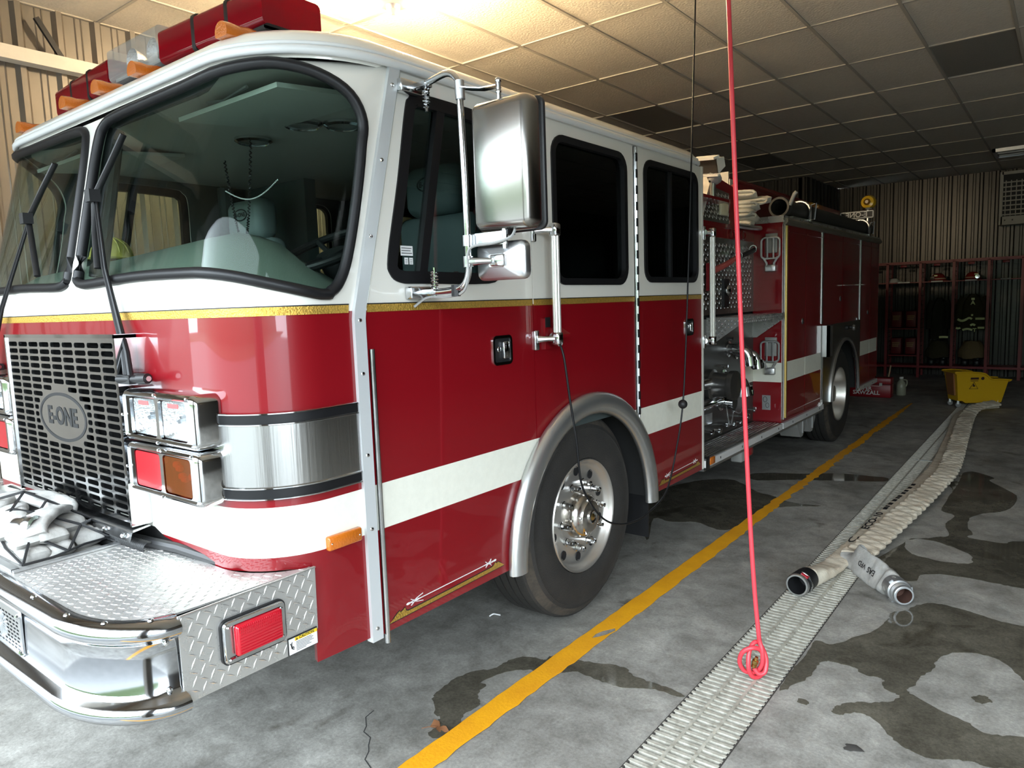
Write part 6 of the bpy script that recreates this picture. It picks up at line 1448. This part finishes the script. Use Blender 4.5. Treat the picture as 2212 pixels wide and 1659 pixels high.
# ------------------------------------------------------------------ hose in the crosslay behind the cab
cx_t = thing('crosslay_hose', (-2.1, 5.85, 2.16), label='cream hose folds bulging from the crosslay above the pump panel', cat='fire hose')
for k, (y0, y1, z, x1) in enumerate(((5.66, 5.98, 2.18, -2.06), (5.70, 5.98, 2.225, -2.03), (5.64, 5.95, 2.27, -2.05), (5.68, 5.99, 2.315, -2.02), (5.74, 6.06, 2.36, -1.96), (5.70, 5.98, 2.405, -2.04))):
    ym = (y0+y1)/2; pts = [tuple(q) for q in smooth([(-2.40, ym, z), (-2.2, ym, z+0.005), (x1-0.03, ym+0.03, z), (x1, ym+0.04, z+0.014), (x1-0.03, ym+0.03, z+0.030), (-2.2, ym, z+0.030), (-2.40, ym, z+0.028)], 4, closed=False)]
    ribbon(MB(), pts, [(0.1*(-1)**k, 1, 0.25*(-1)**k)]*len(pts), [0.062]*len(pts), [0.014]*len(pts), 12, 0.003, 30+k, 0.02).build('hose_fold', canvas_g, cx_t, 60)
MB().tube([(-2.10, 5.60, 2.165), (-2.05, 5.8, 2.155), (-2.06, 6.04, 2.165)], 0.02, 8).build('hose_roller', alu, cx_t)

# ------------------------------------------------------------------ yellow mop bucket
mbk = thing('mop_bucket', (-1.0, 11.8, 0), label='yellow wheeled mop bucket with a warning triangle near the lockers', cat='mop bucket')
bd_ = np.array((0.84, 0.54, 0)); bd_ /= np.linalg.norm(bd_); bw = np.array((-bd_[1], bd_[0], 0)); bo = np.array((-1.262, 11.36, 0.065))
def BK(u, v, w): return bo+bd_*u+np.array((0, 0, 1.0))*v+bw*(w*(0.125+0.045*v/0.43))
bp = [(0.045, 0.03), (0.10, 0.03), (0.14, 0.0), (0.235, 0.0), (0.60, 0.0), (0.665, 0.29), (0.70, 0.305), (0.62, 0.312), (0.52, 0.315), (0.455, 0.318), (0.425, 0.335), (0.40, 0.365), (0.36, 0.395), (0.30, 0.410), (0.20, 0.420), (0.10, 0.428), (-0.02, 0.425), (-0.03, 0.418), (0.0, 0.39)]
b = MB(); b.prism(bp, lambda u, v, t: BK(u, v, 2*t-1)); b.build('bucket_body', yellow_plastic, mbk, 0)
top_ = bp[5:18]
for w in (-1, 1): MB().tube([BK(u, v, w*1.03) for u, v in top_], 0.012, 8).build('bucket_rim', yellow_plastic, mbk)
b = MB(); b.prism([(0.02, 0.10), (0.05, 0.10), (0.035, 0.40), (-0.012, 0.41)], lambda u, v, t: BK(u-0.006, v, (2*t-1)*0.62)); b.build('wringer_panel', mat('bucket_brown', (0.30, 0.13, 0.05), 0.5), mbk, 0)
MB().prism([(0.06, 0.36), (0.40, 0.34), (0.36, 0.392), (0.10, 0.425)], lambda u, v, t: BK(u, v+0.004, (2*t-1)*0.8)).build('wringer_top', mat('bucket_inside', (0.05, 0.04, 0.02), 0.7), mbk, 0)
b = MB()
o = np.array((0, 0, 0))
def side_pt(u, v): return BK(u, v, -1)-bw*0.003
for tri_, in (([(0.175, 0.195), (0.285, 0.195), (0.230, 0.285)],),):
    q = [side_pt(*p) for p in tri_]; b.tube(q, 0.005, 5, closed=True)
for u0, u1, v0, v1 in ((0.18, 0.285, 0.322, 0.350), (0.18, 0.28, 0.300, 0.308), (0.215, 0.245, 0.225, 0.245)):
    b.add([side_pt(u0, v0), side_pt(u1, v0), side_pt(u1, v1), side_pt(u0, v1)], [(0, 1, 2, 3)])
b.add([side_pt(0.335+0.022*math.cos(t), 0.335+0.022*math.sin(t)) for t in [2*PI*k/14 for k in range(14)]], [tuple(range(14))])
b.add([side_pt(0.225+0.010*math.cos(t), 0.252+0.010*math.sin(t)) for t in [2*PI*k/10 for k in range(10)]], [tuple(range(10))])
b.build('warning_print', mat('print_brown', (0.04, 0.012, 0.01), 0.6), mbk, 0)
for u in (0.06, 0.56):
    for w in (-0.85, 0.85):
        c = BK(u, 0.0, w); c[2] = 0.0405
        MB().lathe([(0.0, -0.012), (0.030, -0.012), (0.035, -0.006), (0.035, 0.006), (0.030, 0.012), (0.0, 0.012)], c, bw, 16).build('caster_wheel', grey_plastic, mbk)
        MB().box(c[0]-0.012, c[0]+0.012, c[1]-0.02, c[1]+0.02, 0.05, 0.10).build('caster_fork', alu, mbk, 0)

# ------------------------------------------------------------------ red tool case, jug and brush by the rear of the truck
tc = thing('tool_case', (-2.40, 12.05, 0), label='red metal power saw case with white lettering behind the truck', cat='tool case')
cm = mat('case_red', (0.26, 0.006, 0.014), 0.4)
MB().rbox((-2.39, 12.05, 0.10), (0.30, 0.11, 0.10), 0.012).build('case_base', cm, tc)
MB().rbox((-2.39, 12.05, 0.25), (0.30, 0.11, 0.05), 0.012).build('case_lid', cm, tc)
MB().box(-2.69, -2.09, 11.936, 11.942, 0.196, 0.204).build('case_seam', black, tc, 0)
MB().tube(smooth([(-2.47, 12.05, 0.30), (-2.45, 12.05, 0.335), (-2.33, 12.05, 0.335), (-2.31, 12.05, 0.30)], 4, closed=False), 0.008, 8).build('case_handle', black, tc)
for x in (-2.55, -2.23): MB().box(x-0.02, x+0.02, 11.930, 11.942, 0.18, 0.225).build('case_latch', alu, tc, 0)
b = MB(); text_on(b, 'SUPER', 0.075, (-2.46, 11.938, 0.135), (1, 0, 0), (0, 0, 1), bold=0.002); text_on(b, 'SAWZALL', 0.085, (-2.43, 11.938, 0.068), (1, 0, 0), (0, 0, 1), bold=0.002)
b.box(-2.56, -2.24, 11.937, 11.938, 0.172, 0.178); b.build('case_lettering', paper, tc, 0)
jg = thing('plastic_jug', (-2.02, 12.35, 0), label='small translucent jug standing right of the red case', cat='jug')
jm = mat('jug_plastic', (0.32, 0.32, 0.24), 0.35)
MB().lathe([(0.0, 0.0), (0.060, 0.0), (0.068, 0.012), (0.068, 0.16), (0.055, 0.20), (0.028, 0.235), (0.024, 0.26), (0.0, 0.26)], (-2.02, 12.35, 0.0), (0, 0, 1), 20).build('jug_body', jm, jg, 40)
MB().lathe([(0.029, 0.255), (0.029, 0.285), (0.0, 0.287)], (-2.02, 12.35, 0.0), (0, 0, 1), 16).build('jug_cap', white_plastic, jg)
MB().tube(smooth([(-1.99, 12.34, 0.24), (-1.945, 12.33, 0.235), (-1.94, 12.33, 0.18), (-1.955, 12.33, 0.14)], 4, closed=False), 0.010, 8).build('jug_handle', jm, jg)
br = thing('hand_brush', (-2.16, 12.3, 0), label='small wooden-handled brush propped behind the red case', cat='brush')
MB().rbox((-2.20, 12.30, 0.06), (0.035, 0.05, 0.06), 0.02).build('brush_head', mat('brush_bristle', (0.05, 0.05, 0.04), 0.9), br)
MB().tube([(-2.20, 12.30, 0.10), (-2.19, 12.30, 0.28), (-2.165, 12.31, 0.46)], [0.014, 0.011, 0.012], 8).build('brush_handle', mat('pale_wood', (0.42, 0.30, 0.18), 0.6), br)

# ------------------------------------------------------------------ gear lockers along the back wall
LY0, LY1 = 15.0, 15.46
LX = [-3.24, -2.73, -2.19, -1.667, -1.146, -0.663, -0.14, 0.38]
lk = thing('gear_lockers', (-1.4, 15.2, 0), label='open row of red steel turnout gear lockers along the back wall', cat='locker')
MB().box(LX[0]-0.02, LX[-1]+0.02, LY0-0.02, LY0+0.02, 2.085, 2.125).build('top_rail', red_steel, lk, 0)
MB().box(LX[0], LX[-1], LY1-0.03, LY1, 2.085, 2.125).build('back_rail', red_steel, lk, 0)
MB().box(LX[0], LX[-1], LY0, LY1, 0.18, 0.22).build('base_shelf', red_steel, lk, 0)
wire = mat('locker_wire', (0.10, 0.012, 0.014), 0.5)
for x in LX:
    p_ = MB().box(x-0.022, x+0.022, LY0-0.02, LY0+0.02, 0, 2.10).build('front_post', red_steel, lk, 0)
    MB().box(x-0.018, x+0.018, LY1-0.03, LY1, 0, 2.10).build('back_post', red_steel, lk, 0)
    b = MB()
    for k in range(22): b.box(x-0.004, x+0.004, LY0, LY1, 0.22+k*0.085, 0.226+k*0.085)
    for k in range(5): b.box(x-0.004, x+0.004, LY0+0.04+k*0.09, LY0+0.046+k*0.09, 0.2, 2.09)
    b.build('side_mesh', wire, lk, 0, kind='stuff')
b = MB(); z = 0.3
while z < 2.08: b.box(LX[0], LX[-1], LY1-0.012, LY1-0.006, z, z+0.006); z += 0.085
x = LX[0]
while x < LX[-1]: b.box(x, x+0.006, LY1-0.012, LY1-0.006, 0.2, 2.09); x += 0.075
b.build('back_mesh', mat('back_wire', (0.03, 0.03, 0.03), 0.5), lk, 0, kind='stuff')
for i, (a_, c_) in enumerate(zip(LX[:-1], LX[1:])):
    s_ = MB().box(a_+0.022, c_-0.022, LY0+0.02, LY1-0.02, 1.735, 1.752).build('hat_shelf', red_steel if i != 5 else alu, lk, 0)
    MB().box(a_+0.17, c_-0.17, LY0+0.010, LY0+0.020, 1.738, 1.760).build('name_strip', paper if i in (1, 2, 3) else grey_plastic, lk, 0)
    MB().rbox(((a_+c_)/2, LY0-0.024, 2.045), (0.05, 0.006, 0.020), 0.004).build('number_plate', red_steel, lk)
# helmets
def helmet(x, z, lab, flip):
    h = thing('fire_helmet', (x, 15.18, z), label=lab, cat='helmet', group='helmets on the locker shelves')
    MB().lathe([(0.16, 0.0), (0.165, 0.008), (0.125, 0.022), (0.118, 0.06), (0.09, 0.11), (0.05, 0.135), (0.0, 0.14)], (x, 15.18, z), (0, 0, 1), 24).build('helmet_shell', helmet_red, h, 50)
    MB().tube([(x+0.122*math.cos(t), 15.18+0.122*math.sin(t), z+0.045) for t in [2*PI*k/24 for k in range(24)]], 0.008, 6, closed=True).build('helmet_band', mat('helmet_cream', (0.70, 0.62, 0.42), 0.5), h)
    MB().box(x+0.03*flip, x+0.09*flip if flip > 0 else x+0.03, 15.05, 15.06, z+0.085, z+0.11).build('helmet_reflector', reflective, h, 0) if flip > 0 else MB().box(x-0.05, x+0.0, 15.05, 15.06, z+0.085, z+0.11).build('helmet_reflector', reflective, h, 0)
    MB().lathe([(0.0, 0.012), (0.035, 0.01), (0.04, 0.0)], (x+0.075*flip, 15.045, z+0.055), (0.2*flip, -1, 0), 16).build('helmet_lamp', chrome_worn, h)
helmet(-1.93, 1.753, 'red fire helmet on the shelf of the middle locker', -1)
helmet(-1.395, 1.753, 'red fire helmet on the shelf above the striped coat', 1)
# hanging coats
def coat(x, w, z0, z1, y, name, lab, cloth, stripes, letters=()):
    c = thing(name, (x, y, z1), label=lab, cat='coat', group='turnout coats hanging in the lockers')
    b = MB(); rings_ = []
    for t in range(11):
        f_ = t/10; z = z1+(z0-z1)*f_; hw = w*(0.25+0.75*min(1, f_*4)**0.6)*(1+0.12*f_); hd = 0.06+0.06*min(1, f_*3)
        rings_.append([(x+hw*math.copysign(abs(math.cos(a))**0.7, math.cos(a))+0.010*math.sin(5*a+f_*4), y+hd*math.sin(a)+0.012*math.sin(7*a+2*f_), z) for a in [2*PI*k/24 for k in range(24)]])
    b.add([p for r in rings_ for p in r], [(i*24+j, i*24+(j+1) % 24, (i+1)*24+(j+1) % 24, (i+1)*24+j) for i in range(10) for j in range(24)]+[tuple(range(240, 264))]); b.build('coat_body', cloth, c, 60)
    for s_ in (-1, 1):
        MB().tube(smooth([(x+s_*w*0.75, y, z1-0.06), (x+s_*w*1.08, y-0.02, z1-0.20), (x+s_*w*1.14, y-0.05, z1-0.40), (x+s_*w*1.08, y-0.08, z1-0.56)], 4, closed=False), [0.065]*5+[0.06]*4+[0.055]*4, 12).build('coat_sleeve', cloth, c, 60)
    for xa, xb, z, h, dip in stripes:
        pts = [(xa+(xb-xa)*k/6, y-0.135-0.006*math.sin(PI*k/6), z-dip*math.sin(PI*k/6)) for k in range(7)]
        MB().tube(pts, 1.0, 6, flat=(0.004, h), up=(0, 0, 1)).build('reflective_stripe', reflective, c, 0)
    for ch_, lx, lz, sz in letters: text_on(MB(), ch_, sz, (lx, y-0.137, lz), (1, 0, 0), (0, 0, 1), bold=0.003).build('coat_letter', reflective, c, 0)
    return c
coat(-1.385, 0.18, 0.86, 1.50, 15.24, 'turnout_coat', 'dark turnout coat with several bright reflective stripes', turnout,
     [(-1.60, -1.46, 1.06, 0.020, 0.03), (-1.46, -1.38, 1.06, 0.018, -0.02), (-1.33, -1.19, 1.065, 0.020, 0.0), (-1.62, -1.55, 0.905, 0.018, 0.01), (-1.52, -1.37, 0.865, 0.018, -0.02), (-1.40, -1.33, 0.945, 0.018, -0.02), (-1.29, -1.19, 0.905, 0.018, 0.0), (-1.395, -1.365, 1.13, 0.018, 0.0), (-1.40, -1.35, 1.415, 0.020, 0.0)], (('A', -1.375, 1.345, 0.10), ('T', -1.335, 0.86, 0.09)))
coat(-1.91, 0.13, 0.70, 1.45, 15.26, 'turnout_coat', 'plain dark turnout coat with one low reflective stripe', mat('turnout_dark', (0.018, 0.016, 0.012), 0.9),
     [(-1.88, -1.74, 0.735, 0.018, -0.004)], ())
def gear_pile(x, z, lab, m, w):
    g = thing('turnout_pants', (x, 15.2, z), label=lab, cat='pants', group='turnout pants bunched over boots')
    b = MB(); rings_ = []
    for t in range(9):
        f_ = t/8; zz_ = z+0.30*(1-f_); hw = w*(0.55+0.45*math.sin(f_*2.2)); rings_.append([(x+hw*math.cos(a)+0.012*math.sin(6*a+5*f_), 15.2+hw*0.62*math.sin(a)+0.01*math.sin(4*a), zz_+0.012*math.sin(3*a+4*f_)) for a in [2*PI*k/24 for k in range(24)]])
    b.add([p for r in rings_ for p in r], [(i*24+j, i*24+(j+1) % 24, (i+1)*24+(j+1) % 24, (i+1)*24+j) for i in range(8) for j in range(24)]+[tuple(range(24)), tuple(range(192, 216))]); b.build('pants_fabric', m, g, 60)
    for s_ in (-1, 1):
        MB().rbox((x+s_*0.09, 15.14, z-0.08), (0.055, 0.13, 0.06), 0.04).cyl((x+s_*0.09, 15.2, z-0.10), (x+s_*0.09, 15.2, z+0.12), 0.06, 12).build('boot', rubber, g)
gear_pile(-1.375, 0.36, 'tan turnout pants bunched over boots below the striped coat', turnout_tan, 0.21)
gear_pile(-1.90, 0.36, 'dark turnout pants bunched over boots in the middle locker', turnout, 0.20)
# red fuel boxes on the left locker shelves, cap
for x, z, nm, lb in ((-2.575, 0.92, 'upper left', 'upper left of the four red boxes in the left locker'), (-2.335, 0.92, 'upper right', 'upper right of the four red boxes in the left locker'), (-2.575, 0.42, 'l', 'lower left of the four red boxes in the left locker'), (-2.335, 0.42, 'r', 'lower right of the four red boxes in the left locker')):
    t_ = thing('red_box', (x, 15.2, z), label=lb, cat='box', group='red boxes stacked in the left locker')
    MB().rbox((x, 15.22, z+0.15), (0.085, 0.14, 0.15), 0.012).build('box_body', mat('box_red', (0.16, 0.008, 0.010), 0.5), t_)
    for k in range(3): MB().box(x-0.065, x+0.06-0.01*k, 15.076, 15.079, z+0.20-k*0.032, z+0.222-k*0.032).build('box_label', mat('box_tan', (0.36, 0.20, 0.09), 0.6), t_, 0)
MB().box(LX[1]+0.03, LX[2]-0.03, LY0+0.03, LY1-0.03, 0.885, 0.905).build('gear_shelf', red_steel, lk, 0); MB().box(LX[1]+0.03, LX[2]-0.03, LY0+0.03, LY1-0.03, 0.385, 0.405).build('gear_shelf', red_steel, lk, 0)
cp_ = thing('baseball_hat', (-2.62, 15.15, 1.753), label='white hat lying on the left locker shelf', cat='hat')
MB().lathe([(0.085, 0.0), (0.082, 0.04), (0.055, 0.075), (0.0, 0.085)], (-2.64, 15.15, 1.752), (0, 0, 1), 18).build('cap_crown', mat('cap_white', (0.6, 0.6, 0.62), 0.8), cp_)
MB().rbox((-2.55, 15.10, 1.760), (0.06, 0.05, 0.008), 0.008).build('cap_brim', mat('cap_white', (0.6, 0.6, 0.62), 0.8), cp_)

# ------------------------------------------------------------------ wall air-conditioner / vent
ac = thing('wall_vent_unit', (-0.6, 15.4, 3.1), label='louvered wall air unit high on the back wall', cat='vent')
acm = mat('vent_cream', (0.40, 0.38, 0.33), 0.5)
AX0, AX1, AZ0, AZ1 = -1.03, -0.10, 2.68, 3.55
MB().box(AX0, AX1, 15.30, 15.54, AZ0+0.02, AZ1).build('vent_case', mat('vent_dark', (0.02, 0.02, 0.02), 0.7), ac, 0)
for x0, x1, z0, z1 in ((AX0-0.03, AX0+0.02, AZ0, AZ1+0.03), (AX1-0.02, AX1+0.03, AZ0, AZ1+0.03), (AX0, AX1, AZ1-0.02, AZ1+0.03), (AX0, AX1, AZ0, AZ0+0.14)): MB().box(x0, x1, 15.26, 15.54, z0, z1).build('vent_frame', acm, ac, 0)
for k in range(8): MB().box(AX0+0.02, AX1-0.02, 15.27, 15.30, AZ0+0.16+k*0.078, AZ0+0.182+k*0.078).build('vent_louver', acm, ac, 0)
for k in range(12): MB().box(AX0+0.05+k*0.075, AX0+0.065+k*0.075, 15.275, 15.30, AZ0+0.15, AZ1-0.12).build('vent_bar', acm, ac, 0)
for x in (-0.97, -0.86): MB().sphere((x, 15.255, AZ0+0.075), 0.014, 8).build('vent_knob', chrome, ac)

# ------------------------------------------------------------------ small litter on the floor
lf = MB(); lo = np.array((-1.857, 1.845, 0.006)); rl = random.Random(3); pts = []
for k in range(14):
    a = 2*PI*k/14; r = 0.030*(1+0.55*math.cos(2*a+0.4)+0.25*math.cos(5*a)); pts.append((lo[0]+r*math.cos(a)*1.0, lo[1]+r*math.sin(a)*0.9, 0.006+0.006*math.sin(3*a)))
lf.add(pts+[(lo[0], lo[1], 0.004)], [(k, (k+1) % 14, 14) for k in range(14)]); lf.tube([lo, lo+np.array((-0.03, -0.03, 0.004)), lo+np.array((-0.045, -0.05, 0.002))], 0.0012, 4)
lf.build('dry_leaf', mat('leaf_brown', (0.22, 0.09, 0.035), 0.8), label='dry brown leaf at the edge of the thin puddle', cat='leaf')
MB().tube(smooth([(-2.325, 2.715, 0.003), (-2.315, 2.735, 0.010), (-2.295, 2.738, 0.012), (-2.285, 2.755, 0.004)], 4, closed=False), 0.0035, 5).build('white_scrap', paper, label='white paper scrap beside the front tyre tread', cat='scrap')
for i, (x, y, s_) in enumerate(((-0.55, 2.60, 0.03), (-0.02, 3.30, 0.03))):
    b = MB(); b.add([(x+s_*(1+0.4*math.cos(3*t+i))*math.cos(t), y+s_*0.8*(1+0.3*math.sin(2*t))*math.sin(t), 0.003) for t in [2*PI*k/12 for k in range(12)]]+[(x, y, 0.008)], [(k, (k+1) % 12, 12) for k in range(12)])
    b.build('dark_leaf', mat('leaf_dark', (0.05, 0.045, 0.04), 0.8), label=('small dark leaf near the bottom edge beside the drain', 'small dark leaf on the right dry patch')[i], cat='leaf')
